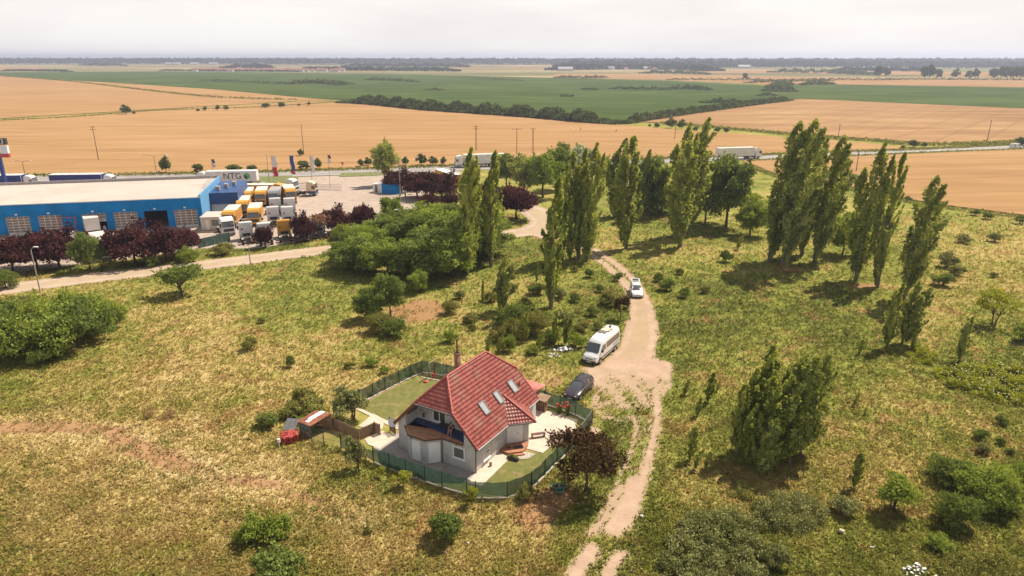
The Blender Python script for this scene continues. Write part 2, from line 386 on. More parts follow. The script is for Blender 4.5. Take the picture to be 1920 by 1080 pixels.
def ragged(m, t, o, shader, amp, sc, soft=False):
    a = t.nodes.new('ShaderNodeAttribute'); a.attribute_name = 'edge'
    g = t.nodes.new('ShaderNodeNewGeometry'); p = g.outputs['Position']
    n = math_(t, 'ADD', math_(t, 'MULTIPLY', math_(t, 'SUBTRACT', noise(t, p, sc, 5, .7), .5), amp * 2),
              math_(t, 'MULTIPLY', math_(t, 'SUBTRACT', noise(t, p, sc * 7, 4, .7), .5), amp * 1.6))
    v = smooth_(t, math_(t, 'ADD', a.outputs['Fac'], n), -.06, .06)
    tr = t.nodes.new('ShaderNodeBsdfTransparent'); x = t.nodes.new('ShaderNodeMixShader')
    t.links.new(v, x.inputs[0]); t.links.new(tr.outputs[0], x.inputs[1]); t.links.new(shader, x.inputs[2]); t.links.new(x.outputs[0], o.inputs[0])
def dirtmat(name, c1, c2, c3, amp, sc, streak=0):
    m, t, o = newmat(name); g = t.nodes.new('ShaderNodeNewGeometry'); p = g.outputs['Position']
    c = ramp(t, noise(t, p, .5, 6, .65, .5), [(.3, c1), (.55, c2), (.75, c3)])
    c = mixc(t, math_(t, 'MULTIPLY', smooth_(t, noise(t, p, 6, 4, .7), .35, .75), .35), c, tuple(min(1, k * 1.25) for k in c3))
    c = mixc(t, math_(t, 'MULTIPLY', smooth_(t, noise(t, p, .13, 4, .6, 1), .5, .7), .45), c, c1)
    if streak:   # compacted wheel lanes, looser grit with weeds between and beside them
        ea = t.nodes.new('ShaderNodeAttribute'); ea.attribute_name = 'edge'
        w_ = math_(t, 'ADD', ea.outputs['Fac'], math_(t, 'MULTIPLY', math_(t, 'SUBTRACT', noise(t, p, .25, 3), .5), .5))
        off = math_(t, 'ABSOLUTE', math_(t, 'SUBTRACT', w_, streak)); c = mixc(t, math_(t, 'MULTIPLY', smooth_(t, off, .18, .55), .45), c, (.33, .25, .13))
        c = mixc(t, math_(t, 'MULTIPLY', smooth_(t, noise(t, p, 3.2, 6, .8), .56, .68), .5), c, (.24, .18, .10))
    b = t.nodes.new('ShaderNodeBsdfDiffuse'); t.links.new(c, b.inputs[0])
    bn = t.nodes.new('ShaderNodeBump'); bn.inputs['Strength'].default_value = .7; bn.inputs['Distance'].default_value = .08
    t.links.new(noise(t, p, 8, 5, .7), bn.inputs['Height']); t.links.new(bn.outputs[0], b.inputs['Normal'])
    ragged(m, t, o, b.outputs[0], amp, sc); return m
def sheet(name, dfun, bbox, cell, mat, z, margin=1.2, kind='structure'):
    xs = np.arange(bbox[0], bbox[2] + cell, cell); ys = np.arange(bbox[1], bbox[3] + cell, cell)
    X, Y = np.meshgrid(xs, ys); pts = np.stack([X.ravel(), Y.ravel()], 1); d = dfun(pts)
    ii = (np.arange(len(ys) - 1)[:, None] * len(xs) + np.arange(len(xs) - 1)[None, :]).ravel()
    f = np.stack([ii, ii + 1, ii + 1 + len(xs), ii + len(xs)], 1)
    f = f[(d[f] > -margin).any(1)]
    u, inv = np.unique(f, return_inverse=True)
    v = np.column_stack([pts[u], np.full(len(u), z)])
    return tag(link(name, npmesh(name, v, inv.reshape(f.shape), mat, attrs={'edge': np.clip(d[u], -5, 5)})), kind=kind)
def bb(w, m=3): return (w[:, 0].min() - m, w[:, 1].min() - m, w[:, 0].max() + m, w[:, 1].max() + m)
def crisp(name, pts, mat, z, world_=False, kind='structure'):
    w = np.asarray(pts) if world_ else toworld(pts)
    b = MB(); b.add([(x, y, z) for x, y in w], [tuple(range(len(w)))])
    o = b.build(name, mat); return tag(o, kind=kind)

# ---- far fields
def fieldmat(name, cols, stretch, sc, lines=0, rot=0):
    m, t, o = newmat(name); g = t.nodes.new('ShaderNodeNewGeometry'); p = g.outputs['Position']
    mpn = t.nodes.new('ShaderNodeMapping'); mpn.inputs['Scale'].default_value = stretch; mpn.inputs['Rotation'].default_value = (0, 0, rot)
    t.links.new(p, mpn.inputs[0])
    f = math_(t, 'ADD', math_(t, 'MULTIPLY', noise(t, mpn.outputs[0], sc, 8, .68, .3), .65), math_(t, 'MULTIPLY', noise(t, p, .008, 4, .6), .35))
    c = ramp(t, f, cols)
    if lines:
        w = t.nodes.new('ShaderNodeTexWave'); w.inputs['Scale'].default_value = lines; w.inputs['Distortion'].default_value = 1.5; w.inputs['Detail'].default_value = 2; w.inputs['Detail Scale'].default_value = .05
        mp2 = t.nodes.new('ShaderNodeMapping'); mp2.inputs['Rotation'].default_value = (0, 0, rot + 1.2); t.links.new(p, mp2.inputs[0]); t.links.new(mp2.outputs[0], w.inputs[0])
        c = mixc(t, math_(t, 'MULTIPLY', smooth_(t, w.outputs[1], .93, 1), .22), c, tuple(k * .6 for k in cols[0][1]))
    c = mixc(t, math_(t, 'MULTIPLY', smooth_(t, noise(t, p, .35, 5, .75), .4, .8), .3), c, cols[0][1])
    b = t.nodes.new('ShaderNodeBsdfDiffuse'); t.links.new(c, b.inputs[0]); t.links.new(b.outputs[0], o.inputs[0]); return m
WH = [(.36, (.27, .158, .070)), (.5, (.345, .206, .096)), (.66, (.41, .257, .13))]
m_wheat = fieldmat('ripe_wheat', WH, (.25, 1.6, 1), .06, .015, .2)
m_wheat2 = fieldmat('stubble', [(.38, (.245, .146, .072)), (.5, (.31, .187, .092)), (.66, (.42, .27, .14))], (.3, 1.2, 1), .05, .02, -.5)
m_corn = fieldmat('maize', [(.36, (.042, .060, .019)), (.5, (.062, .092, .026)), (.66, (.115, .135, .044))], (.4, 1.3, 1), .03)
F1 = [(-260,232),(0,226),(300,207),(560,192),(640,190),(800,206),(1000,220),(1200,238),(1330,248),(1450,257),(1560,264),(1700,277),(1690,282),(1540,286),(1346,293),(1150,301),(1000,306),(780,313),(600,319),(450,323),(250,328),(0,329),(-260,331)]
F2 = [(-300,134),(0,142),(100,149),(250,158),(400,168),(560,183),(628,189),(560,190),(300,205),(0,223),(-260,229)]
F3 = [(1175,228),(1290,212),(1400,197),(1500,186),(1600,190),(1750,197),(1920,204),(2200,215),(2200,254),(1920,266),(1780,271),(1660,263),(1500,251),(1340,238),(1240,231)]
F4 = [(1395,303),(1530,298),(1700,290),(1920,281),(2200,268),(2200,430),(1920,405),(1800,390),(1720,378),(1600,352),(1480,332),(1400,315)]
G1 = [(-300,131),(0,136),(300,134),(640,138),(860,142),(1036,146),(1240,151),(1442,161),(1570,159),(1920,165),(2300,170),(2200,215),(1920,204),(1750,197),(1600,190),(1500,186),(1400,197),(1290,212),(1175,228),(1165,232),(1000,218),(800,204),(640,188),(560,183),(400,168),(250,158),(100,149),(0,142)]
F5 = [(1440,160),(1500,152),(1620,147),(1920,149),(2300,151),(2300,169),(1920,164),(1570,158.5)]
F6 = [(1036,145.5),(1040,139),(1200,138),(1330,141),(1440,143),(1620,146),(1500,151.5),(1440,159),(1240,150)]
F7 = [(-200,128),(0,126.5),(95,128),(60,131.5),(-200,132)]
crisp('wheat_field', F1, m_wheat, .30); crisp('wheat_field', F2, m_wheat, .30); crisp('stubble_field', F3, m_wheat2, .30)
crisp('wheat_field', F4, m_wheat, .30); crisp('green_field', G1, m_corn, .20); crisp('stubble_field', F5, m_wheat2, .35); crisp('stubble_field', F6, m_wheat2, .4); crisp('stubble_field', F7, m_wheat2, .4)
crisp('wheat_field', [(1250,133),(1500,131),(1920,137),(2300,139),(2300,146),(1920,146),(1700,141),(1500,138),(1250,137)], m_wheat2, .5)
crisp('wheat_field', [(640,128),(860,127),(1100,127.5),(1100,129.5),(860,129.5),(640,130)], m_wheat2, .5)
crisp('wheat_field', [(300,120.5),(640,120),(900,120),(1200,121),(1200,122.2),(900,121.8),(640,121.6),(300,122)], m_wheat2, .6)

# ---- highway
m_asph = simple('asphalt', (.26, .235, .215), .9, var=.05, vs=.3, bump=.2, bs=6, coord='Object', stain=((.25, .22, .2), .06))
m_line = simple('road_paint', (.75, .73, .68), .7, var=.05)
hw = smoothline([(-300,341),(0,336),(250,333),(450,329.5),(600,325),(780,318.5),(1000,311),(1150,305),(1346,298),(1540,291.5),(1680,285.5),(1920,276.5),(2300,262)])
def strip(name, line, o0, o1, z, mat, dash=None, kind='structure'):
    b = MB(); L = 0; pts = []
    for i in range(len(line)):
        d = line[min(i + 1, len(line) - 1)] - line[max(i - 1, 0)]; d = d / np.hypot(*d); n = np.array([-d[1], d[0]])
        pts.append((line[i] + n * o0, line[i] + n * o1))
    if dash:
        s = np.r_[0, np.cumsum(np.hypot(*np.diff(line, axis=0).T))]; tot = s[-1]; q = 0
        f = lambda arr, t: np.array([np.interp(t, s, arr[:, 0]), np.interp(t, s, arr[:, 1])])
        A = np.array([p[0] for p in pts]); B = np.array([p[1] for p in pts])
        while q + dash[0] < tot:
            c = [f(A, q), f(A, q + dash[0]), f(B, q + dash[0]), f(B, q)]; b.add([(*k, z) for k in c], [(0, 1, 2, 3)]); q += sum(dash)
    else:
        b.add([(*k, z) for p in pts for k in p], [(2 * i, 2 * i + 2, 2 * i + 3, 2 * i + 1) for i in range(len(pts) - 1)])
    return tag(b.build(name, mat), kind=kind)
strip('highway', hw, -5.2, 5.2, .12, m_asph)
strip('road_marking', hw, -4.1, -3.85, .13, m_line); strip('road_marking', hw, 3.85, 4.1, .13, m_line); strip('road_marking', hw, -.12, .12, .13, m_line, (6, 6))

# ---- yard of the truck depot, access road, track
m_yard = dirtmat('worn_concrete', (.30, .235, .19), (.38, .305, .25), (.44, .365, .31), .35, .6)
YARD = toworld([(-260,560),(-100,535),(0,516),(120,500),(250,484),(380,466),(480,466),(600,448),(680,430),(760,405),(800,370),(870,330),(860,320),(780,323),(620,330),(440,336),(430,338),(-300,343)])
sheet('depot_yard', lambda q: sdpoly(q, YARD), bb(YARD), 1.0, m_yard, .02, 2)
m_road = dirtmat('dusty_road', (.37, .275, .21), (.45, .345, .27), (.52, .415, .34), .30, .7, 1.3)
R1 = smoothline([(-300,592),(-100,560),(0,544),(150,524),(300,507),(450,489),(620,468),(760,455),(880,447),(965,438),(1010,428)])
R1b = smoothline([(860,335),(900,352),(950,372),(1000,396),(1026,420),(1030,440)])
APR = toworld([(955,437),(990,420),(1004,400),(992,388),(1020,390),(1060,410),(1075,440),(1060,455),(1030,446),(990,442)])
ALL1 = np.vstack([R1, R1b])
sheet('access_road', lambda q: np.maximum(np.maximum(ribbon_d(q, R1, 3.1), ribbon_d(q, R1b, 3.4)), sdpoly(q, APR)), bb(ALL1), .7, m_road, .035)
m_track = dirtmat('dirt_track', (.33, .225, .155), (.41, .285, .205), (.48, .355, .265), 1.05, .6, .75)
R2 = smoothline([(1035,440),(1075,455),(1112,472),(1150,500),(1182,532),(1200,565),(1204,600),(1198,640),(1185,680)])
W2 = np.interp(np.linspace(0, 1, len(R2)), [0, .3, .6, .8, 1], [1.9, 1.7, 1.7, 1.9, 2.6])
WIDE = toworld([(1175,600),(1232,600),(1236,640),(1224,670),(1262,680),(1260,722),(1242,748),(1208,768),(1170,768),(1128,796),(1100,802),(1105,765),(1118,735),(1100,705),(1092,690),(1120,686),(1160,650)])
FORE = toworld([(1110,795),(1128,808),(1108,828),(1090,836),(1088,826)])
ruts = [(smoothline([(1228,725),(1232,780),(1217,850),(1205,900),(1190,950),(1170,990)]), .42), (smoothline([(1160,740),(1190,790),(1185,840),(1160,900),(1150,940),(1120,985)]), .12),
        (smoothline([(1195,900),(1180,935),(1165,965),(1152,992)]), .8), (smoothline([(1110,1030),(1095,1050),(1075,1085)]), .62), (smoothline([(1165,1040),(1150,1056),(1138,1085)]), .5), (smoothline([(1165,915),(1150,935),(1130,975),(1108,1000)]), .35)]
FADE = toworld([(1085,655),(1300,655),(1262,725),(1245,800),(1100,802),(1104,768),(1122,738)])
BAND = toworld([(1150,780),(1238,780),(1222,860),(1205,930),(1170,1000),(1140,1075),(1095,1075),(1130,1000),(1155,930),(1180,860)])
def trackd(q):
    d = np.maximum(ribbon_d(q, R2, W2), sdpoly(q, WIDE)); d = np.maximum(d, sdpoly(q, FORE))
    mid = smoothline([(1112,472),(1150,500),(1185,532)])
    d = np.where(ribbon_d(q, mid, .35) > 0, -.15, d)
    fv = np.interp(project(q[:, 0], q[:, 1])[1], [655, 690, 715, 745, 800], [1.6, .6, .30, .10, -.08])
    d = np.where(sdpoly(q, FADE) > 0, np.minimum(d, fv + .12 * np.sin(q[:, 0] * 2.3 + q[:, 1] * .6)), d)
    d = np.maximum(d, np.minimum(sdpoly(q, BAND), -.14))
    for l, w in ruts: d = np.maximum(d, np.minimum(ribbon_d(q, l, w) + .12, .55))
    return d
allt = np.vstack([R2, WIDE] + [l for l, w in ruts])
sheet('dirt_track', trackd, bb(allt, 2), .3, m_track, .012, .9)
m_grass_isl = simple('verge_grass', (.15, .165, .04), .9, var=.25, vs=1.2, bump=.5, bs=6)
def kerbed(name, px, h=.14):
    w = toworld(px); b = MB(); b.prism([tuple(k) for k in w], .0, h); return tag(b.build(name, m_grass_isl), kind='structure')
kerbed('grass_island', [(425,345),(436,334),(480,332),(540,330),(560,332),(557,339),(540,343),(470,346)])
kerbed('grass_island', [(636,332),(640,325),(700,323.5),(745,322),(748,326),(700,330)])
# grass strip between highway and wheat is the ground itself

# ---- house plot
m_conc = simple('pale_concrete', (.58, .455, .36), .85, var=.06, vs=1.2, bump=.15, bs=12, stain=((.50, .38, .29), .5))
m_conc_shade = simple('shaded_concrete', (.34, .29, .25), .85, var=.08, vs=1.5, bump=.15, bs=12, stain=((.27, .22, .18), .8))  # darker copy of the pale concrete, with the house's shade put into its colour
m_lawn = simple('lawn', (.165, .155, .034), .95, var=.2, vs=1.4, bump=.7, bs=25, stain=((.25, .175, .075), .9), col2=(.105, .115, .024))
PLOT = toworld([(793,702),(723,733),(650,775),(608,800),(566,812),(585,824),(640,842),(700,868),(797,903),(875,927),(890,935),(951,934),(997,914),(1040,872),(1083,830),(1110,795),(1078,778),(1021,761),(860,712)])
HOUSE_C = Vector((-3.15, 51.47, 0)); HOUSE_T = .5392
hX = Vector((math.cos(HOUSE_T), -math.sin(HOUSE_T), 0)); hY = Vector((math.sin(HOUSE_T), math.cos(HOUSE_T), 0))
def HL(x, y, z=0): return HOUSE_C + hX * x + hY * y + Vector((0, 0, z))
crisp('garden_lawn', [(793,704),(723,735),(668,768),(690,778),(716,797),(745,780),(800,760),(900,740),(930,720),(860,712)], m_lawn, .03)
crisp('front_lawn', [(888,905),(905,925),(950,930),(995,910),(1040,868),(1066,842),(1050,830),(1036,834),(1018,850),(985,848),(950,868)], m_lawn, .03)
crisp('patio', [(1003,762),(1010,766),(1046,775),(1083,788),(1079,812),(1046,832),(1036,835),(1018,850),(988,842),(975,835),(985,800)], m_conc, .05)
crisp('house_walk', [tuple(HL(*q)[:2]) for q in [(0, -.05), (0, 5.2), (1.3, 4.3), (1.5, -1.3), (.2, -1.5)]], m_conc, .055, True)
crisp('side_yard', [tuple(HL(*q)[:2]) for q in [(.15, -.06), (.15, -1.55), (-2, -2.2), (-5, -2.9), (-8.5, -2.2), (-10.2, -1.6), (-11.3, .9), (-8.36, 2.8), (-8.36, -.06)]], m_conc_shade, .045, True)
crisp('paved_corner', [(684,824),(716,808),(742,822),(712,842),(690,834)], m_conc, .06)
crisp('rubble_bed', [(966,852),(985,848),(1005,852),(990,861),(962,862)], simple('rubble', (.5, .44, .38), .9, var=.2, vs=8, bump=1, bs=9, col2=(.28, .25, .18)), .06)
EXCL = [PLOT]
# ================================================================ plants
def leaves(c, s, up=.3, aspect=1.6, seed=0, out=None, outw=0.0):
    "c Nx3 centres, s N sizes -> quads (bent diamonds)"
    r = np.random.default_rng(seed); n = len(c)
    a = r.normal(size=(n, 3)); a[:, 2] += up * 2; a /= np.linalg.norm(a, axis=1)[:, None]
    b = r.normal(size=(n, 3))
    if out is not None: b = np.cross(out + r.normal(size=(n, 3)) * (1 - outw), a)
    b -= (b * a).sum(1)[:, None] * a; b /= np.linalg.norm(b, axis=1)[:, None] + 1e-9
    L = (s * aspect / 2)[:, None]; W = (s / 2)[:, None]
    v = np.stack([c - a * L, c + b * W, c + a * L, c - b * W], 1).reshape(-1, 3)
    f = np.arange(4 * n).reshape(n, 4); return v, f
def poplar_mesh(seed, h, w, n, ls, lean=.04, leaders=3, bare=.04):
    r = np.random.default_rng(seed); cs = []; tn = []; outs = []
    for k in range(leaders):
        hk = h * (1 if k == 0 else r.uniform(.78, .97)); az = r.uniform(0, 6.28); off = 0 if k == 0 else r.uniform(.22, .40) * w
        nb = 46
        for i in range(nb):
            t0 = bare + (1 - bare - .08) * (i + r.uniform(0, 1)) / nb; z0 = t0 * hk
            ba = r.uniform(0, 6.28); zz = t0
            env = w * .5 * min(1, (zz / .22) ** .7) * (1 - max(0, zz - .38) / .66) ** .5 * (1 if leaders == 1 else .78)
            ln = r.uniform(.12, .24) * hk * (1 - .5 * zz); env *= r.uniform(.45, 1.2)
            m = max(6, int(n / leaders / nb * r.uniform(.6, 1.4))); t = np.sort(r.uniform(0, 1, m)) ** .8
            rad = env * (1 - np.exp(-2.6 * t)) ; z = np.minimum(z0 + ln * t, hk * 1.0)
            top = np.clip((hk - z) / (hk * .12), .05, 1)
            x = np.cos(ba) * rad * top; y = np.sin(ba) * rad * top
            x = x + lean * ln * 2.2 * t ** 2; jit = (.035 + .085 * np.abs(np.sin(t * 3.1)))[:, None] * w * .55
            p = np.stack([x + np.cos(az) * off * (.3 + z / hk), y + np.sin(az) * off * (.3 + z / hk), z], 1) + r.normal(size=(m, 3)) * jit * .55
            p[:, 2] = np.clip(p[:, 2], bare * h * .6, None)
            cs.append(p); bt = r.uniform(0, 1); tn.append(np.clip(bt * .7 + r.uniform(0, 1, m) * .4 - .05, 0, 1))
            o = np.tile([np.cos(ba), np.sin(ba), .2], (m, 1)); outs.append(o)
    c = np.vstack(cs); tn = np.concatenate(tn); o = np.vstack(outs)
    q = np.clip(c[:, 2] / h, 0, 1.1); c[:, 0] += lean * h * q ** 2.0; c[:, 1] += .01 * h * q ** 2
    v, f = leaves(c, r.uniform(.6, 1.35, len(c)) * ls, up=.75, aspect=1.7, seed=seed + 1, out=o, outw=.3)
    return v, f, np.repeat(tn, 4)
def crown_mesh(seed, rad, h0, h1, nclump, n, ls, flat=.7, sub=True, irregular=.25, up=.1):
    "broad crown between heights h0 and h1"
    r = np.random.default_rng(seed); zc = (h0 + h1) / 2; rz = (h1 - h0) / 2
    cs = []; tn = []; outs = []; cc = []
    for i in range(nclump):
        u = r.normal(size=3); u /= np.linalg.norm(u)
        if u[2] < -.8: u[2] *= -.6
        if h0 <= .3: u[2] = u[2] * .85 - .28
        k = r.uniform(.45, .86) * (1 + irregular * r.uniform(-1, 1))
        ctr = np.array([u[0] * rad * k, u[1] * rad * k, zc + u[2] * rz * k]); cr_ = rad * r.uniform(.2, .38)
        cc.append(ctr); m = int(n / nclump * r.uniform(.6, 1.4)); bt = r.uniform(0, 1)
        d = r.normal(size=(m, 3)); d[:, 2] = np.abs(d[:, 2]) * .9 - .25; d /= np.linalg.norm(d, axis=1)[:, None]
        rr = r.uniform(.45, 1, m) ** .5 * cr_
        rr *= 1 + .35 * np.sin(d[:, 0] * 5 + i) * np.cos(d[:, 1] * 6 + i * 2)
        p = ctr + d * rr[:, None] * np.array([1, 1, flat]); p += r.normal(size=p.shape) * ls * .5
        cs.append(p); tn.append(np.clip(bt * .5 + r.uniform(0, .5, m), 0, 1)); outs.append(d)
    c = np.vstack(cs); tn = np.concatenate(tn); o = np.vstack(outs)
    # ragged shoots standing out of the crown
    ns = int(len(cc) * 2.2)
    for i in range(ns):
        b_ = np.array(cc[r.integers(len(cc))]); d = r.normal(size=3); d[2] = abs(d[2]) * .9 + .15; d /= np.linalg.norm(d); ln = rad * r.uniform(.30, .58); m = max(5, int(n * .16 / ns)); t = r.uniform(.45, 1, m)
        p = b_ + d * (t * ln)[:, None] * np.array([1, 1, max(flat, .8)]) + r.normal(size=(m, 3)) * ls * .45; c = np.vstack([c, p]); tn = np.concatenate([tn, np.clip(r.uniform(.2, .9) + r.uniform(-.2, .2, m), 0, 1)]); o = np.vstack([o, np.tile(d, (m, 1))])
    c[:, 2] = np.maximum(c[:, 2], max(.03, h0 * .75))
    v, f = leaves(c, r.uniform(.55, 1.4, len(c)) * ls, up=up, aspect=1.45, seed=seed + 3, out=o, outw=.5)
    return v, f, np.repeat(tn, 4), cc
def sprig_mesh(seed, h, w, n, ls, stems=9, lean=.1):
    "upright bunch of leafy shoots"
    r = np.random.default_rng(seed); cs = []; tn = []
    for i in range(stems):
        az = r.uniform(0, 6.28); sp = r.uniform(.1, 1) * w / 2; hh = h * r.uniform(.5, 1); m = n // stems
        t = r.uniform(.05, 1, m); x = np.cos(az) * sp * t ** .8; y = np.sin(az) * sp * t ** .8; z = hh * t
        p = np.stack([x, y, z], 1) + r.normal(size=(m, 3)) * w * .07 * (1.3 - t)[:, None]
        cs.append(p); tn.append(np.clip(r.uniform(0, .5) + r.uniform(0, .5, m), 0, 1))
    c = np.vstack(cs); c[:, 0] += lean * c[:, 2]; c[:, 2] = np.maximum(c[:, 2], .02)
    v, f = leaves(c, r.uniform(.6, 1.3, len(c)) * ls, up=.6, aspect=1.8, seed=seed + 5)
    return v, f, np.repeat(np.concatenate(tn), 4)
m_bark = simple('grey_bark', (.17, .13, .095), .9, var=.25, vs=6, bump=.8, bs=14)
m_bark2 = simple('brown_bark', (.10, .07, .05), .9, var=.25, vs=6, bump=.8, bs=14)
L_pop = leafmat('poplar_leaves', (0.166, 0.211, 0.044), (0.511, 0.526, 0.157), .42, (0.351, 0.411, 0.095))
L_popd = leafmat('dark_poplar_leaves', (0.134, 0.170, 0.040), (0.449, 0.469, 0.151), .36)
L_brd = leafmat('green_leaves', (0.102, 0.142, 0.036), (0.265, 0.307, 0.084), .34)
L_brt = leafmat('bright_leaves', (0.158, 0.220, 0.037), (0.363, 0.409, 0.094), .38)
L_gry = leafmat('grey_green_leaves', (0.157, 0.171, 0.063), (0.384, 0.375, 0.157), .2)
L_olv = leafmat('olive_leaves', (0.137, 0.146, 0.039), (0.351, 0.336, 0.106), .25, (0.429, 0.345, 0.106))
L_pur = leafmat('purple_leaves', (0.036, 0.014, 0.018), (0.143, 0.055, 0.055), .22)
L_pbr = leafmat('bronze_leaves', (0.047, 0.030, 0.017), (0.140, 0.083, 0.047), .22, (0.159, 0.117, 0.042))
L_yel = leafmat('yellow_green_leaves', (0.217, 0.239, 0.029), (0.435, 0.435, 0.072), .4)
L_dry = leafmat('dead_stalks', (0.189, 0.094, 0.058), (0.435, 0.246, 0.145), .1)
L_far = leafmat('far_leaves', (0.072, 0.096, 0.032), (0.174, 0.196, 0.072), .15)
L_silver = leafmat('silver_leaves', (0.290, 0.334, 0.203), (0.493, 0.522, 0.348), .2)

VAR = {}
def var(key, fn):
    if key not in VAR: VAR[key] = fn()
    return VAR[key]
def _mk(name, v, f, t, m): return npmesh(name, v, f, m, tone=t)
def trunk_poplar(seed, h, lean, r0, leaders=3):
    r = random.Random(seed); b = MB()
    for k in range(max(1, min(leaders, 3))):
        a = r.uniform(0, 6.28); o = 0 if k == 0 else r.uniform(.1, .25) * r0 * 6; hh = h * (.86 if k == 0 else r.uniform(.6, .75))
        pts = []; rs = []
        for i in range(7):
            t = i / 6; z = hh * t; pts.append((math.cos(a) * o * (.3 + t) + lean * h * (z / h) ** 2, math.sin(a) * o * (.3 + t), z - .05)); rs.append(r0 * (1 - .85 * t) * (1.25 if i == 0 else 1) * (1 if k == 0 else .6))
        b.tube(pts, rs, 7)
    for i in range(14):
        z = h * r.uniform(.08, .6); a = r.uniform(0, 6.28); l = h * .12
        x0 = lean * h * (z / h) ** 2; b.cyl((x0, 0, z), (x0 + math.cos(a) * l * .3, math.sin(a) * l * .3, z + l), r0 * .25, r0 * .06, 5)
    return b
def trunk_broad(seed, h0, cc, r0, stems=1):
    r = random.Random(seed); b = MB()
    for s in range(stems):
        a = r.uniform(0, 6.28); o = 0 if stems == 1 else r0 * 2.2; top = Vector((math.cos(a) * o * 2, math.sin(a) * o * 2, h0 * r.uniform(.85, 1.05)))
        b.tube([(math.cos(a) * o, math.sin(a) * o, -.05), (math.cos(a) * o * 1.3 + .05 * h0, math.sin(a) * o * 1.3, h0 * .45), top], [r0 * 1.2, r0 * .9, r0 * .75], 8)
        for c in cc[s::stems][:11]:
            c = Vector(c); m = top.lerp(c, .5) + Vector((0, 0, -.06 * (c - top).length)); b.tube([top - Vector((0, 0, .1 * h0)), m, c], [r0 * .5, r0 * .3, r0 * .1], 5)
    return b
def proto_poplar(key, seed, h, w, n, ls, mat, lean, leaders=3, bare=.04, r0=.35):
    def f():
        v, fa, t = poplar_mesh(seed, h, w, n, ls, lean, leaders, bare)
        return (_mk('poplar_crown', v, fa, t, mat), trunk_poplar(seed, h, lean, r0, leaders).mesh('poplar_trunk', m_bark, True), h)
    return var(key, f)
def proto_broad(key, seed, rad, h0, h1, ncl, n, ls, mat, flat=.7, r0=.2, stems=1, bark=None, up=.1, irr=.25):
    def f():
        v, fa, t, cc = crown_mesh(seed, rad, h0, h1, ncl, n, ls, flat, irregular=irr, up=up)
        return (_mk('leafy_crown', v, fa, t, mat), trunk_broad(seed, max(h0 * 1.15, .35 * h1), cc, r0, stems).mesh('branching_trunk', bark or m_bark2, True), h1)
    return var(key, f)
def plant(name, label, cat, proto, base, height=None, ytop=None, group=None, rz=None, wide=1.0):
    "a thing (Empty at the foot) with crown and trunk"
    p = P(*base) if not isinstance(base, Vector) else base
    if ytop is not None: height = HGT(p, ytop)
    s = height / proto[2]
    t = thing(name, label, cat, p, rz if rz is not None else 0, group, (s * wide, s * wide, s))
    link('crown', proto[0], t); link('trunk', proto[1], t); return t
def shrub(name, label, cat, proto, base, size, group=None, rz=None, wide=1.0):
    p = P(*base) if not isinstance(base, Vector) else base
    o = link(name, proto[0]); s = size / proto[2]; o.location = p; o.scale = (s * wide, s * wide, s); o.rotation_euler = (0, 0, rz or 0)
    return tag(o, label, cat, group)
# prototypes --------------------------------------------------------
PB = [proto_poplar('pop%d' % i, 10 + i, 20, [4.7, 5.2, 4.3, 4.9, 4.9][i], 9600, .27, [L_pop, L_popd, L_pop, L_popd, L_pop][i], [.05, .07, .04, .08, .01][i], [3, 3, 2, 3, 2][i], .015, .26) for i in range(5)]
PS = [proto_poplar('pops%d' % i, 30 + i, 8, [2.5, 3.0, 1.6][i], 5200, .20, [L_pop, L_popd, L_pop][i], [.06, .09, .02][i], [2, 3, 1][i], .06, .13) for i in range(3)]
PN = [proto_poplar('popn%d' % i, 40 + i, 7, [2.6, 3.2, 2.2][i], 9000, .135, [L_pop, L_popd, L_pop][i], [.05, .11, .02][i], [3, 3, 2][i], .08, .09) for i in range(3)]
SAP = [proto_poplar('sap%d' % i, 50 + i, 2.4, [.75, .9][i], 1100, .11, L_pop, [.1, .18][i], 1, .03, .03) for i in range(2)]
LOC = [proto_broad('loc%d' % i, 60 + i, 4.2, .5, 8.5, 52, 15000, .23, [L_brd, L_brt, L_brd][i], .85, .2) for i in range(3)]
GRN = [proto_broad('grn%d' % i, 70 + i, 4.6, .8, 10, 40, 10000, .33, [L_brd, L_popd, L_brt][i], .85, .25) for i in range(3)]
PUR = [proto_broad('pur%d' % i, 80 + i, 3.7, .5, 6, 40, 10500, .23, L_pur, .95, .17, 1) for i in range(2)]
BSH = [proto_broad('bsh%d' % i, 90 + i, 1.3, .12, 1.8, 22, 4200, .10, [L_brd, L_brt, L_olv, L_gry][i], .8, .05, 3) for i in range(4)]
THK = [proto_broad('thk%d' % i, 100 + i, 3.0, .1, 4.2, 46, 15000, .135, [L_brd, L_brt, L_olv][i], .6, .1, 4) for i in range(3)]
FAR = [proto_broad('far%d' % i, 110 + i, 4, .6, 7, 18, 1500, .75, L_far, .8, .25) for i in range(2)]
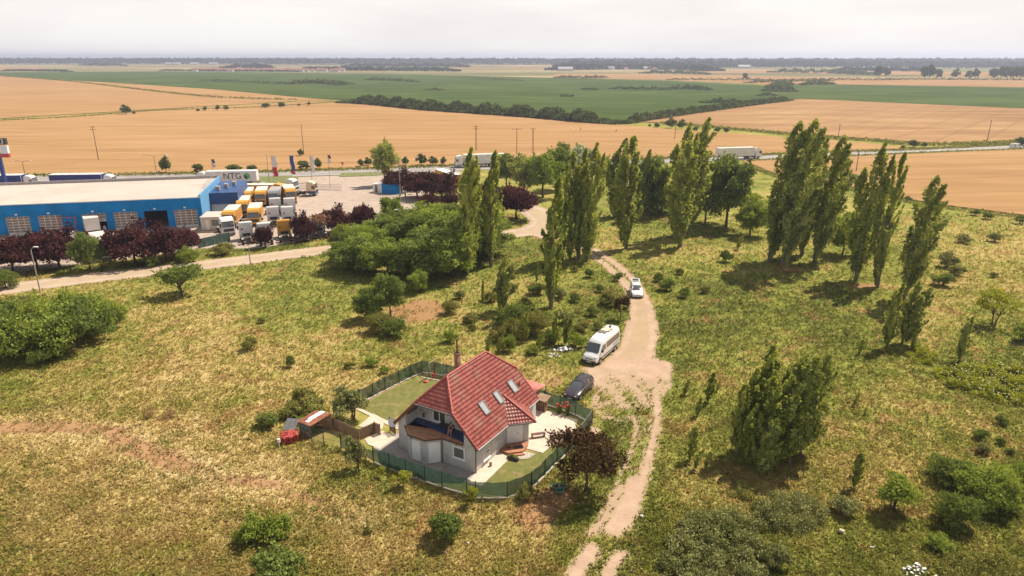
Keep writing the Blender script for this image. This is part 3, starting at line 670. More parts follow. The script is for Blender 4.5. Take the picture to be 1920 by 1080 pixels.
# ================================================================ planting, all from the photograph
rr = random.Random(3)
GP = 'poplars along the dirt track'
for i, (b, yt, pi, wd, lab) in enumerate([
 ((876,516),279,0,.95,'tall narrow poplar at the near right corner of the bushy grove left of the track'),
 ((889,498),292,2,.9,'slim poplar just behind the poplar at the corner of the bushy grove'),
 ((921,500),281,2,1.0,'tall thin poplar standing alone between the grove and the small bushy leaning poplar'),
 ((1033,579),330,2,1.05,'tall poplar with bare lower trunk nearest the camera among those left of the track'),
 ((1055,486),300,2,.8,'thin-stemmed poplar, leftmost of the clump beside the track bend'),
 ((1069,489),282,4,.95,'poplar in the middle of the clump beside the track bend'),
 ((1085,486),276,2,.9,'slender poplar second from right in the clump beside the track bend'),
 ((1100,490),270,0,.95,'broadest poplar, rightmost of the clump beside the track bend'),
 ((1174,466),252,4,1.15,'single poplar with a short bare foot standing just right of the track clump'),
 ((1152,408),262,3,1.5,'dark broad poplar in shadow behind the single poplar right of the track'),
 ((1200,412),282,3,1.1,'narrow dark poplar behind and right of the single poplar right of the track'),
 ((1275,463),262,4,1.3,'pale green poplar in front of its two taller neighbours in the middle of the meadow'),
 ((1266,446),232,0,1.0,'tall poplar just left behind the pale green poplar'),
 ((1285,442),222,3,1.2,'tallest dark poplar just right behind the pale green poplar')]):
    plant('poplar_tree', lab, 'tree', PB[pi], b, ytop=yt, group=GP, rz=(i * .7) % .9 - .4, wide=wd)
for i, (b, yt, pi, wd, lab) in enumerate([
 ((1443,490),230,1,1.0,'leaning dark poplar, leftmost of the dense row on the right'),
 ((1469,498),226,1,1.0,'tallest leaning dark poplar, second from left of the dense row on the right'),
 ((1503,480),262,3,.85,'dark poplar in the shadowed middle of the dense row on the right'),
 ((1527,492),256,1,.95,'leaning poplar at the right end of the dense row, split into two tips'),
 ((1604,526),270,0,.85,'leaning poplar with reddish soil at its foot, first right of the dense row'),
 ((1645,539),284,2,.72,'thin windblown poplar with a gap near its forked top, between two fuller ones'),
 ((1693,560),331,1,.95,'bright windblown poplar standing furthest right, leaning to the right')]):
    plant('poplar_tree', lab, 'tree', PB[pi], b, ytop=yt, group='leaning poplars on the right of the meadow', rz=.1 * (i % 3) - .1, wide=wd * 1.15)
for b, yt, pr, wd, lab, g in [
 ((937,582),482,PS[1],1.0,'small bushy leaning poplar left of the track, in front of the thin tall one','young'),
 ((905,573),527,PS[2],.7,'very thin young poplar just left of the small bushy leaning poplar','young'),
 ((1006,532),489,PS[2],.8,'young poplar above a dark bush, left of the bare-trunk poplar','young'),
 ((1040,648),588,PS[0],.8,'young poplar behind the white rubbish heap, left one of the pair','young'),
 ((1058,646),590,PS[1],.8,'young poplar behind the white rubbish heap, right one of the pair','young'),
 ((985,642),585,PS[0],.8,'young poplar in the thicket left of the pair behind the rubbish heap','young'),
 ((1663,652),532,PS[0],.9,'small bright poplar, left of the two in front of the furthest right leaning poplar','young'),
 ((1691,645),529,PS[1],1.0,'small leaning bright poplar, right of the two in front of the furthest right leaning poplar','young'),
 ((1710,657),617,PS[0],.9,'short stout poplar at the foot of the two small bright poplars','young'),
 ((1799,678),595,PS[0],1.0,'small dark poplar alone on the right above the white-flowered weeds','young'),
 ((1380,860),722,PN[2],1.05,'young poplar at the left side of the near clump on the right','near'),
 ((1412,842),672,PN[0],1.0,'young poplar left behind in the near clump, its tip leaning right','near'),
 ((1425,836),649,PN[2],.9,'tallest young poplar at the back of the near clump','near'),
 ((1452,866),706,PN[0],1.1,'young poplar in the middle of the near clump','near'),
 ((1478,872),676,PN[1],1.05,'dense dark young poplar in the right half of the near clump','near'),
 ((1500,855),668,PN[1],1.0,'dense windblown young poplar at the right edge of the near clump','near'),
 ((1427,896),788,PN[1],1.1,'lowest young poplar in front of the near clump, feathery','near'),
 ((1400,872),760,PN[0],.9,'short young poplar between the left side and middle of the near clump','near')]:
    plant('poplar_tree', lab, 'tree', pr, b, ytop=yt, group='young poplars' if g == 'young' else 'near clump of young poplars on the right', rz=rr.uniform(-.3, .3), wide=wd)
for b, yt, lab in [((1283,742),714,'poplar sapling nearest the end of the sandy turning place'), ((1327,754),697,'tallest poplar sapling left of the near poplar clump, leaning right'), ((1307,781),745,'poplar sapling below the tallest one left of the near clump'),
 ((1293,863),800,'upright poplar sapling at the lower left of the near clump'), ((1303,880),847,'short sapling below left of the near clump, left of two'), ((1322,880),849,'short sapling below left of the near clump, right of two'),
 ((1601,762),738,'thin dark sapling alone in the middle of the right meadow'), ((1620,780),765,'tiny dark sapling below the thin one in the right meadow'), ((1600,914),850,'feathery leaning sapling between the near clump and the round green tree'),
 ((1611,664),636,'sapling left of the small bright poplars'), ((1383,468),440,'spindly sapling in the meadow between the two poplar groups'), ((1344,735),716,'tiny sapling beside the near poplar clump'),
 ((934,662),628,'dark slim sapling left of the round bright bush'), ((913,664),636,'dark slim sapling leftmost behind the house'), ((1008,660),622,'sapling at the left of the rubbish heap')]:
    plant('sapling', lab, 'sapling', SAP[rr.randrange(2)], b, ytop=yt, group='saplings in the meadow', rz=rr.uniform(-.5, .5), wide=1.05)

GG = 'trees of the bushy grove beside the access road'
rows = {'back': [(690,462,418),(722,456,402),(752,452,396),(790,450,384),(826,446,380),(862,448,384),(899,455,385)], 'middle': [(662,488,436),(698,488,428),(738,484,418),(780,482,404),(820,480,398),(856,484,396),(905,480,405)], 'front': [(648,506,452),(688,512,452),(726,514,450),(766,516,446),(806,520,436),(846,518,432)]}
an = ['first', 'second', 'third', 'fourth', 'fifth', 'sixth', 'seventh']
for rn, lst in rows.items():
    for i, (x, y, yt) in enumerate(lst):
        plant('locust_tree', 'feathery green tree, %s from the left in the %s row of the grove' % (an[i], rn), 'tree', LOC[(i + len(rn)) % 3], (x, y), ytop=yt, group=GG, rz=rr.uniform(0, 6), wide=rr.uniform(1.25, 1.5))
TR = [  # base, top row, proto, wide, name, label
 ((694,600),545,LOC[0],1.0,'bushy_tree','bushy tree at the left of the thicket in the middle of the left meadow'),
 ((733,592),510,LOC[2],.75,'bushy_tree','tallest bushy tree in the thicket in the middle of the left meadow'),
 ((712,570),522,LOC[1],.8,'bushy_tree','bushy tree at the back left of the meadow thicket'),
 ((786,548),508,LOC[1],.95,'bushy_tree','bright leafy tree right of the meadow thicket, under the grove'),
 ((712,622),580,THK[2],.8,'bush','grey-green bush at the foot of the meadow thicket'),
 ((742,630),592,THK[0],.8,'bush','dark bush at the lower right of the meadow thicket'),
 ((843,588),558,THK[2],.7,'bush','greyish bush right of the bare reddish soil'),
 ((735,430),366,GRN[2],.75,'leafy_tree','bright yellow-green tree at the right end of the row along the truck yard'),
 ((722,348),262,GRN[1],.6,'tall_tree','tall broad green tree at the yard entrance, darkest at its foot'),
 ((984,366),290,GRN[1],.95,'leafy_tree','dark round tree left in the green group behind the bend of the road'),
 ((1018,371),285,GRN[2],.95,'leafy_tree','bright round tree in the green group behind the bend of the road'),
 ((950,352),291,GRN[0],1.0,'leafy_tree','green tree at the left end of the group behind the purple tree'),
 ((1048,356),280,GRN[0],.8,'leafy_tree','green tree in the group behind the bend, touching the poplar clump'),
 ((1058,318),266,GRN[1],.7,'leafy_tree','dark round tree near the highway behind the green group'),
 ((1086,345),271,None,.8,'willow_tree','silvery pale tree behind the poplar clump'),
 ((1128,352),290,GRN[2],.6,'leafy_tree','green tree behind the right edge of the poplar clump'),
 ((1222,404),298,GRN[0],.75,'leafy_tree','light green tree between the single poplar and the pale green poplar'),
 ((1236,398),330,THK[1],1.0,'bush','low green tree left behind the pale green poplar'),
 ((1361,427),297,GRN[0],.78,'leafy_tree','large broad green tree left of the dense row of leaning poplars'),
 ((1322,418),322,GRN[1],.7,'leafy_tree','dark green tree between the tallest dark poplar and the large broad tree'),
 ((1406,442),368,LOC[1],.9,'leafy_tree','pale olive tree touching the left of the dense poplar row'),
 ((1579,478),402,LOC[1],.8,'leafy_tree','bright green bushy tree between the dense poplar row and the next poplar'),
 ((1674,958),888,PN[0],None,'round_tree','round dense green tree on a short stem, alone at the lower right'),
 ((1862,612),545,BSH[1],None,'young_tree','airy yellow-green young tree near the right edge'),
 ((343,553),496,LOC[0],None,'spreading_tree','spreading dark green tree alone below the access road on the left'),
 ((170,508),440,LOC[0],.8,'leafy_tree','airy green tree between the purple trees in front of the blue hall'),
]
L_ygm = proto_broad('young', 210, 1.6, .9, 3.2, 16, 1700, .13, L_yel, .8, .06, 2)
RND = proto_broad('round', 211, 1.5, .7, 3.2, 26, 6500, .11, L_brt, .9, .07, 3, up=.3, irr=.08)
SPR = proto_broad('spread', 212, 2.3, 1.2, 3.9, 22, 4500, .15, L_brd, .45, .10, 2)
WIL = proto_broad('willow', 213, 4.5, 1.5, 9, 26, 5000, .4, L_silver, .8, .2, 2)
for b, yt, pr, wd, nm, lab in TR:
    pr = {'round_tree': RND, 'young_tree': L_ygm, 'spreading_tree': SPR, 'willow_tree': WIL}.get(nm, pr)
    wd = {'round_tree': 1.0, 'young_tree': 1.0, 'spreading_tree': 1.15}.get(nm, wd)
    plant(nm, lab, 'bush' if nm == 'bush' else 'tree', pr, b, ytop=yt, rz=rr.uniform(0, 6), wide=wd)
GPU = 'purple-leaved plum trees'
for b, yt, wd, lab in [
 ((24,508),444,1.15,'purple tree at the left edge of the photo in front of the blue hall'), ((70,506),438,1.1,'purple tree second from left in front of the blue hall'), ((112,500),430,1.0,'purple tree behind the concrete lamp post, left of the airy green tree'),
 ((255,494),423,1.15,'purple tree just right of the white lorry front, leftmost of the three before the hall'), ((312,487),424,1.0,'purple tree with a bent visible stem in front of the open hall door'), ((348,478),429,1.05,'purple tree at the right end of the three before the open hall door'),
 ((497,464),424,.75,'small purple tree growing among the parked tractor units'), ((570,450),402,.8,'small purple tree right of the yellow tractor unit'), ((632,436),389,1.05,'reddish purple tree, left of the two fuller ones beside the yard'), ((681,432),386,1.05,'reddish purple tree, right of the two fuller ones beside the yard'),
 ((745,360),320,1.1,'purple tree behind the blue kiosk at the foot of the tall green tree'), ((782,372),320,1.1,'purple tree just right of the twin concrete poles'), ((828,372),323,1.2,'widest purple tree with a white trailer roof showing behind'), ((803,396),364,1.2,'low purple tree in front of the row by the twin poles'), ((845,390),362,1.1,'low purple tree left of the grove poplar tops'),
 ((905,402),345,.9,'purple tree half hidden behind the slim grove poplars'), ((968,412),348,1.05,'dark purple tree on the inside of the road bend')]:
    plant('purple_tree', lab, 'tree', PUR[rr.randrange(2)], b, ytop=yt, group=GPU, rz=rr.uniform(0, 6), wide=wd)
THN = proto_broad('thin', 214, 2.6, 1.0, 4.6, 16, 900, .2, L_dry, .8, .1, 2, m_bark)
plant('bare_tree', 'half-dead brownish tree with few leaves beside the truck yard', 'tree', THN, (598, 444), ytop=398, wide=1.0)
BRZ = proto_broad('bronze', 215, 2.7, 1.0, 4.6, 24, 10500, .115, L_pbr, .75, .13, 1, irr=.32)
plant('plum_tree', 'large bronze-leaved plum tree outside the fence corner with tyres below it', 'tree', BRZ, (1098, 922), ytop=806, rz=.4, wide=.86)
BR2 = proto_broad('bronze2', 216, 1.0, .7, 2.4, 14, 2200, .09, L_pbr, .95, .05, 1)
plant('plum_tree', 'small round bronze plum tree on a short stem left of the track', 'tree', BR2, (1163, 600), ytop=556, wide=.9)
APL = proto_broad('apple', 217, 1.35, .5, 2.4, 20, 4200, .10, L_gry, .85, .07, 2)
plant('apple_tree', 'small grey-green fruit tree inside the fence beside the reed screen', 'tree', APL, (659, 786), ytop=733, wide=1.1)
plant('plum_tree', 'small dense fruit tree outside the green fence, below the paved corner', 'tree', APL, (669, 880), ytop=826, wide=.72)
LIT = proto_broad('littletree', 218, .7, .5, 1.5, 12, 700, .11, L_yel, .7, .03, 1)
plant('fruit_tree', 'tiny yellow-green fruit tree outside the front fence below the shuttered bay', 'tree', LIT, (757, 916), ytop=884, wide=1.0)
plant('fruit_tree', 'tiny sparse fruit tree outside the front fence, left of the yellow-green one', 'tree', LIT, (716, 896), ytop=874, wide=.7)
plant('fruit_tree', 'small upright shrub tree against the front fence at its lowest corner', 'tree', LIT, (884, 950), ytop=912, wide=.6)

# single bushes: base, top row, proto index, wide, label
B = [
 ((1104,520),500,0,.9,'dark bush on the slope left of the track, above the thorny one'),((1077,510),497,2,1,'dull low bush below the poplar clump'),((1158,527),508,0,.9,'bush touching the left edge of the track where it bends'),
 ((1143,571),541,2,1.1,'sprawling bush left of the small round bronze plum tree'),((1111,592),571,0,1,'low bush between the thicket and the small bronze plum tree'),((1050,560),536,3,1,'grey bush right of the bare-trunk poplar'),
 ((1234,528),509,0,1,'left one of the three dark bushes right of the track bend'),((1250,545),518,0,1,'largest of the three dark bushes right of the track bend'),((1274,515),501,2,1,'small bush above the three dark bushes right of the track bend'),
 ((1284,558),535,0,.9,'lowest dark bush right of the white hatchback'),((1321,549),533,2,1.1,'flat bush furthest right of the bushes beside the white hatchback'),((1361,491),466,0,.9,'leafy bush left of the shadow of the dense poplar row'),
 ((1864,453),434,3,1.2,'round dark bush on the far right meadow, below the field edge'),((1806,456),438,3,1.4,'flat bush left of the round dark one on the far right meadow'),((1828,404),390,0,1.2,'bush touching the wheat edge, left of two'),((1850,411),395,0,1.3,'bush touching the wheat edge, right of two'),
 ((1912,420),400,0,1,'bush at the right edge of the photo below the wheat'),((1702,378),366,0,1,'bush behind the thin windblown poplar at the wheat edge'),((1717,391),377,1,1,'bright bush left of the furthest right leaning poplar'),
 ((1776,502),470,3,1.0,'round dark bush right of the furthest right leaning poplar'),((1790,516),494,2,1.2,'olive bush just below the round dark bush on the right'),((1768,536),508,0,1.3,'dark sprawling bush below the olive bush on the right'),((1862,520),508,2,1,'small bush on the right meadow beyond the sprawling one'),
 ((1597,342),322,0,1.4,'dark bush at the foot of the wooden pole in the right wheat field'),((1914,640),603,1,1,'bright bush cut by the right edge of the photo'),
 ((1876,796),776,0,1,'small round bush, highest of the cluster at the lower right'),((1838,824),802,0,1,'bush left in the cluster at the lower right'),((1843,850),828,3,1,'grey-tipped bush in the cluster at the lower right'),((1876,834),818,0,1,'bush between two others in the cluster at the lower right'),((1893,852),838,0,1,'small bush right in the cluster at the lower right'),
 ((843,641),616,1,1,'bush beyond the roof left of the chimney pipe'),((956,658),624,1,.8,'round bright green bush behind the house'),((1008,552),527,0,1.3,'dark bush below the young poplar left of the bare-trunk poplar'),
 ((885,620),606,2,1,'low bush in the grass above the house'),((470,655),628,2,1.0,'low dark bush alone in the left meadow'),((545,688),664,0,.7,'tiny pointed dark bush in the left meadow'),
 ((490,606),594,3,1.1,'greyish tuft bush in the left meadow'),((75,684),652,1,1.1,'yellowish bush below the big thicket at the left edge'),((835,1012),955,0,1.0,'round dense green bush alone below the front fence'),
 ((570,752),722,2,1.2,'dark bush above the shed, furthest from it'),((588,774),740,2,1.4,'wide bush just above the rusty shed roof'),((548,780),754,2,1.4,'wide bush left of the shed above the others'),((503,800),770,0,1.3,'bush furthest left of those beside the shed'),
 ((478,1012),965,1,1.0,'left half of the double green bush at the bottom left'),((520,1008),962,1,1.05,'right half of the double green bush at the bottom left'),((452,1020),994,1,1.0,'small bush at the foot of the double green bush'),
 ((520,1098),1022,0,1.15,'large green bush cut by the bottom edge on the left'),((1583,962),928,3,1.2,'pale grey bush left of the round tree at the lower right'),((1755,1026),1000,1,1.4,'flat vivid green clump at the lower right'),
 ((1452,1060),1020,3,1,'grey-green bush right of the big sprawling shrub at the bottom'),((987,935),905,2,.9,'thorny rose bush at the front fence corner'),((655,690),676,2,1.3,'low bush behind the left fence, left of two'),((695,686),668,1,1.3,'low bush behind the left fence, right of two'),((565,794),778,1,1.3,'leafy weed growing over the left end of the shed'),
 ((720,700),684,1,1.0,'bright weed bush touching the left fence'),((690,1000),985,2,.9,'low weed clump below the front fence'),
]
B += [((918,566),545,2,1.2,'olive bush left of the thin young poplar on the slope'),((880,604),584,2,1.4,'wide low bush on the slope left of the bare-trunk poplar'),((1020,610),582,0,1.1,'leafy bush at the foot of the bare-trunk poplar'),((1062,606),584,3,1.2,'grey-green bush right below the bare-trunk poplar'),
 ((1030,642),614,0,1.1,'dark bush between the thicket and the pair of young poplars'),((1078,650),622,1,1.1,'bright bush just right of the pair of young poplars'),((1092,622),600,2,1.2,'olive bush above the white minibus roof'),((1120,618),602,0,1,'small bush left of the track, above the minibus'),
 ((940,610),590,0,1.1,'dark bush at the left end of the thicket behind the house'),((925,640),618,2,1.1,'dull bush behind the roof ridge, left of the dark slim saplings'),((985,580),556,2,1.2,'dull bush above the thicket behind the house'),((960,546),528,0,1.2,'bush right of the small bushy leaning poplar'),
 ((1078,566),548,0,1.1,'dark bush midway between the bare-trunk poplar and the track'),((1000,664),644,1,1.1,'bright low bush left of the rubbish heap'),((1125,548),532,0,1,'small dark bush above the sprawling bush beside the track'),((862,560),542,3,1.1,'greyish bush beneath the grove edge right of the bare soil')]
for i, (b, yt, k, wd, lab) in enumerate(B):
    plant('bush', lab, 'bush', BSH[k], b, ytop=yt, group='bushes in the meadow', rz=rr.uniform(0, 6), wide=wd * .76)
for b, yt, k, wd, lab in [
 ((30,655),552,0,1.0,'thicket bush at the left edge, lowest left of the big green thicket'),((85,660),548,1,1.0,'middle bush of the big green thicket at the left edge'),((140,652),556,0,1.0,'right front bush of the big green thicket at the left edge'),
 ((190,618),545,1,.9,'rightmost bush of the big green thicket at the left edge'),((60,600),546,2,1.2,'back bush of the big green thicket beside the lamp post'),((130,596),541,1,1.2,'back middle bush of the big green thicket'),((-20,640),550,0,1.1,'thicket bush cut by the left edge of the photo'),
 ((1786,905),858,0,1.25,'dark low bush left behind the largest bush at the lower right'),((1852,945),866,1,.95,'largest green bush at the lower right'),((1795,985),922,0,.85,'dark bush in front of the largest one at the lower right'),((1912,915),866,1,1.1,'green bush at the right edge beside the largest one'),
 ((970,618),560,0,.75,'leafy thicket bush left of centre behind the house'),((1002,626),572,2,.75,'grey-green thicket bush behind the house'),((960,640),590,2,.7,'lower thicket bush behind the round bright bush'),
 ((640,448),416,1,.9,'light green bush under the reddish purple trees beside the yard'),((690,446),424,2,.9,'dull bush under the right reddish purple tree'),((352,492),458,1,.9,'light green bush right of the purple trees, above the access road'),((420,478),452,2,1.2,'scrubby bush below the parked lorries'),
 ((1252,330),312,0,1.6,'dark bush clump beside the highway behind the poplars'),((1290,332),318,2,1.4,'low bush beside the highway right of the dark clump'),((285,500),474,0,.8,'small vivid bush under the bent purple tree'),((10,540),500,0,.9,'green bush at the left edge under the purple trees')]:
    plant('thicket_bush', lab, 'bush', THK[k], b, ytop=yt, group='larger thicket bushes', rz=rr.uniform(0, 6), wide=wd * .88)
# sprawling shrubs at the bottom right, grey leaved
def shrubmass(name, label, pts, n, ls, hgt, mat, seed, cat='shrub'):
    "one wide shrub filling a patch given by its picture outline"
    r = np.random.default_rng(seed); w = toworld(pts); x0, y0 = w.min(0); x1, y1 = w.max(0); q = r.uniform((x0, y0), (x1, y1), (n * 3, 2))
    d = sdpoly(q, w); q = q[d > 0]; d = d[d > 0]; q = q[:n]; d = d[:n]; cx, cy = w.mean(0)
    x, y = q[:, 0], q[:, 1]
    nc = max(12, int(n / 120)); cq = q[r.integers(0, len(q), nc)]; cd_ = sdpoly(cq, w); ch = hgt * np.minimum(1, (cd_ / .9) ** .5) * r.uniform(.35, 1.05, nc); cr_ = r.uniform(.22, .55, nc)
    k_ = r.integers(0, nc, len(q)); dd = r.normal(size=(len(q), 3)); dd /= np.linalg.norm(dd, axis=1)[:, None]; rr_ = cr_[k_] * r.uniform(.4, 1.25, len(q))
    x = cq[k_, 0] + dd[:, 0] * rr_; y = cq[k_, 1] + dd[:, 1] * rr_; z = np.maximum(.02, ch[k_] * .7 + np.abs(dd[:, 2]) * rr_ * .9 - (dd[:, 2] < -.3) * ch[k_] * .4)
    v, f = leaves(np.stack([x - cx, y - cy, z + .04], 1), r.uniform(.6, 1.4, len(q)) * ls, up=.4, seed=seed)
    t = np.clip(r.uniform(0, .6, nc)[k_] + r.uniform(0, .4, len(q)), 0, 1)
    o = link(name, npmesh(name, v, f, mat, tone=np.repeat(t, 4))); o.location = (cx, cy, 0); return tag(o, label, cat)
shrubmass('sprawling_shrub', 'wide grey-leaved shrub sprawling at the bottom right of centre', [(1250,1010),(1290,975),(1360,965),(1420,985),(1440,1040),(1430,1110),(1260,1120),(1235,1060)], 26000, .10, 1.5, L_gry, 5)
shrubmass('sprawling_shrub', 'low grey-green shrub in lobes above the widest one at the lower right', [(1408,960),(1440,935),(1500,930),(1555,968),(1540,985),(1490,1000),(1430,1000),(1405,985)], 12000, .09, 1.2, L_gry, 6)
shrubmass('sprawling_shrub', 'dark low shrub cut by the bottom right corner', [(1760,1060),(1800,1045),(1880,1050),(1940,1080),(1900,1120),(1780,1120)], 9000, .09, .8, L_olv, 8)
shrubmass('sprawling_shrub', 'dull low scrub below the near poplar clump', [(1370,925),(1385,910),(1410,915),(1405,940),(1380,945)], 2200, .09, .6, L_olv, 9)
shrubmass('flowering_weeds', 'bright green weeds with white flower heads on the right', [(1750,700),(1790,688),(1880,688),(1990,720),(1990,770),(1900,765),(1830,742),(1770,725)], 20000, .11, 1.0, L_yel, 10)
shrubmass('flowering_weeds', 'smaller bright green weed patch beneath the small bright poplars', [(1700,665),(1720,650),(1752,668),(1748,685),(1712,682)], 2600, .11, .8, L_yel, 11)
m_umb = simple('white_umbels', (.44, .47, .25), .9, var=.1)
def umbels(pts, n, h, seed, label):
    r = np.random.default_rng(seed); w = toworld(pts); q = r.uniform(w.min(0), w.max(0), (n * 3, 2)); q = q[sdpoly(q, w) > .25][:n]; vs = []; k = len(q); cx, cy = w.mean(0)
    z = h * r.uniform(.75, 1.1, k); s = r.uniform(.04, .085, k); vs = np.zeros((k, 6, 3)); 
    for i in range(6):
        a = i * math.pi / 3; vs[:, i] = np.stack([q[:, 0] - cx + s * math.cos(a), q[:, 1] - cy + s * math.sin(a), z + .02 * math.cos(a * 2)], 1)
    v = vs.reshape(-1, 3); f = np.concatenate([np.arange(k)[:, None] * 6 + np.array([0, 1, 2, 3]), np.arange(k)[:, None] * 6 + np.array([0, 3, 4, 5])])
    o = link('white_flower_heads', npmesh('umbels', v, f, m_umb)); o.location = (cx, cy, 0); tag(o, kind='stuff')
    o['label'] = label; o['category'] = 'flowers'
umbels([(1750,700),(1790,688),(1880,688),(1990,720),(1990,770),(1900,765),(1830,742),(1770,725)], 420, .8, 1, 'white flower heads over the bright green weeds on the right')
for b, yt, lab in [((281,782),762,'dead reddish-brown stalks standing in the left meadow, denser clump'), ((322,782),755,'thin dead reddish stalks right of the denser clump in the left meadow')]:
    v, f, t = sprig_mesh(len(lab), 1.5, 1.9, 700, .05, 22, .05); o = link('dead_weeds', npmesh('dead_weeds', v, f, L_dry, tone=t)); o.location = P(*b); tag(o, lab, 'weeds')
# bushes along the far field edges
GF = 'bushes on the field boundaries'
for b, yt, wd, lab in [((236,214.5),198.5,1.0,'large round bush on the boundary between the two wheat fields'),((251,214),209,1.2,'low bush touching the large round boundary bush'),((372,209),204,1.3,'low bush on the wheat boundary, first right of the large round one'),((385,208.5),200,.8,'narrow dark bush on the wheat boundary'),((409,207.5),198,.9,'left of a pair of bushes on the wheat boundary'),((424,207),198.5,1.0,'right of a pair of bushes on the wheat boundary'),
 ((500,202),194,1.9,'broad pale bush on the wheat boundary'),((527,201),192,1.4,'broad dark bush on the wheat boundary'),((560,199),194.5,1,'tiny bush near the right end of the wheat boundary'),((580,198.5),191.5,.8,'last bush at the right end of the wheat boundary'),
 ((312,325),297,.65,'narrow tree beside the highway behind the blue hall'),((370,323),308,1.2,'low bush beside the highway behind the blue hall'),((440,322),309,2.0,'long low bush behind the white trailer'),((474,321),310,1.6,'low bush right behind the white trailer'),((564,293.5),281,.8,'round bush at the foot of the wooden pole in the wheat'),
 ((568,318.5),302,1.2,'dark bush behind the blue and red flag'),((596,318),299,.7,'dark upright bush behind the white flag'),((676,313),300,.9,'dark bush left behind the tall tree at the yard entrance'),((690,311.5),297,.9,'dark bush close behind the tall tree'),((760,311),296,.8,'lone round bush beyond the highway, right of the tall tree'),
 ((790,311),291,.9,'taller bush of the clump beyond the highway'),((812,310.5),295,1.0,'middle bush of the clump beyond the highway'),((832,310),296,.8,'right bush of the clump beyond the highway'),
 ((1258,241),223,1.0,'large dark bush at the tip of the stubble field'),((1278,243),226,.8,'dark bush right of the large one at the tip of the stubble field'),((1232,240),231,1.1,'low bush left of the large one at the tip of the stubble field'),((1218,238),233,1.0,'lowest bush at the tip of the stubble field'),
 ((1304,246),238,1.3,'first bush of the low dark row in the wheat'),((1325,247),239,1.4,'second bush of the low dark row in the wheat'),((1345,248),239,1.3,'third bush of the low dark row in the wheat'),((1362,249),240,1.1,'last bush of the low dark row in the wheat'),
 ((1531,258),252,1,'small bush behind the dense poplar row, beyond the road'),((1712,276),263,1.3,'dark bush between the highway and the stubble field on the right'),((1733,276),268,1.2,'small bush right of the dark one beside the highway'),((1693,280),273,1.2,'low bush left beside the highway'),((1916,274),258,1.7,'wide bush behind the white delivery van')]:
    plant('boundary_bush', lab, 'bush', FAR[0 if wd > 1 else 1], b, ytop=yt, group=GF, rz=rr.uniform(0, 6), wide=wd * .95)
GT = 'tall trees on the horizon at the right'
for i, (x, yb, yt, wd) in enumerate([(1733,148,125,.6),(1742,148,124,.7),(1758,148,130,.6),(1791,148.5,131,.7),(1816,148,133,.8),(1828,148,131,.7),(1864,148,129,.9),(1876,148,127,.8),(1888,148,126,.8),(1900,148,127,.8),(1912,148,126,.9),(1925,148,127,.9),(1648,144,124,.8),(1660,144,130,1),(1396,150,138,.8)]):
    plant('far_tree', ['tall thin tree on the far right horizon, %s from the left of its row' % w for w in ('first','second','third','fourth','fifth','sixth','seventh','eighth','ninth','tenth','eleventh','twelfth')][i] if i < 12 else ['tall far tree left of the others, standing over a dark clump','round far tree beside the tall one over a dark clump','lone dark tree on the pale far fields right of the village'][i - 12], 'tree', FAR[i % 2], (x, yb), ytop=yt, group=GT, rz=i, wide=wd)

# hedges and woods that read as one mass
def mass(name, px, hgt, halfw, n, ls, mat, seed, taper=True, vr=1.0):
    r = np.random.default_rng(seed); w = smoothline(px, 8); s = np.r_[0, np.cumsum(np.hypot(*np.diff(w, axis=0).T))]; t = r.uniform(0, s[-1], n)
    x = np.interp(t, s, w[:, 0]); y = np.interp(t, s, w[:, 1]); d = np.gradient(w, axis=0); d /= np.hypot(*d.T)[:, None]
    nx = np.interp(t, s, -d[:, 1]); ny = np.interp(t, s, d[:, 0]); o = r.uniform(-1, 1, n)
    L = hgt * 3.2; h = hgt * (.62 + .3 * (1 - vr) + vr * .25 * np.sin(t / L * 6.28 + 2 * np.sin(t / L / 2.3)) + vr * .18 * np.sin(t / L * 17))
    if taper: h *= np.clip(np.minimum(t, s[-1] - t) / (hgt * 3), .2, 1)
    z = h * np.sqrt(np.clip(1 - o ** 2 * .8, .05, 1)) * r.uniform(.3, 1, n) ** .7
    v, f = leaves(np.stack([x + nx * o * halfw, y + ny * o * halfw, z + ls * .2], 1), r.uniform(.6, 1.4, n) * ls, up=.2, seed=seed)
    tt = np.clip(r.uniform(0, .6, n) + .4 * np.sin(t / L * 4) ** 2, 0, 1)
    return tag(link(name, npmesh(name, v, f, mat, tone=np.repeat(tt, 4))), kind='stuff')
mass('hedgerow', [(640,193),(700,196),(800,206),(900,213),(1000,220),(1100,229),(1165,233)], 7, 7, 26000, 1.0, L_far, 1)
mass('hedgerow', [(1168,232),(1230,223),(1290,214),(1400,199),(1480,189)], 4.5, 4, 9000, 1.0, L_far, 2)
mass('hedgerow', [(0,143),(130,153),(300,173),(420,184),(560,188)], 1.8, 2.0, 3000, 1.0, L_olv, 3)
mass('hedgerow', [(545,158),(580,156),(620,158),(640,160)], 6, 8, 1800, 1.6, L_far, 4)
mass('field_verge', [(-100,229.5),(0,227),(150,219),(300,208),(450,203),(560,197),(640,191)], .9, 1.4, 3800, .5, L_olv, 5, False)
mass('field_verge', [(1240,232),(1340,240),(1450,250),(1560,260),(1660,266),(1690,271),(1780,272),(1920,267)], 1.3, 2.4, 4000, .6, L_olv, 6, False)
mass('road_verge', [(-200,334.5),(0,331),(250,328),(450,324),(600,320),(780,314),(1000,307),(1150,302),(1346,294),(1540,287),(1700,281.5),(1920,271)], .8, 2.2, 12000, .35, L_olv, 7, False)
mass('road_verge', [(1400,303),(1530,296),(1700,289),(1920,280.5),(2100,274)], .7, 1.5, 3500, .35, L_olv, 8, False)
mass('field_verge', [(1400,308),(1440,325),(1490,340),(1600,356),(1720,382),(1800,394),(1920,409)], .8, 1.6, 4500, .25, L_olv, 9, False)
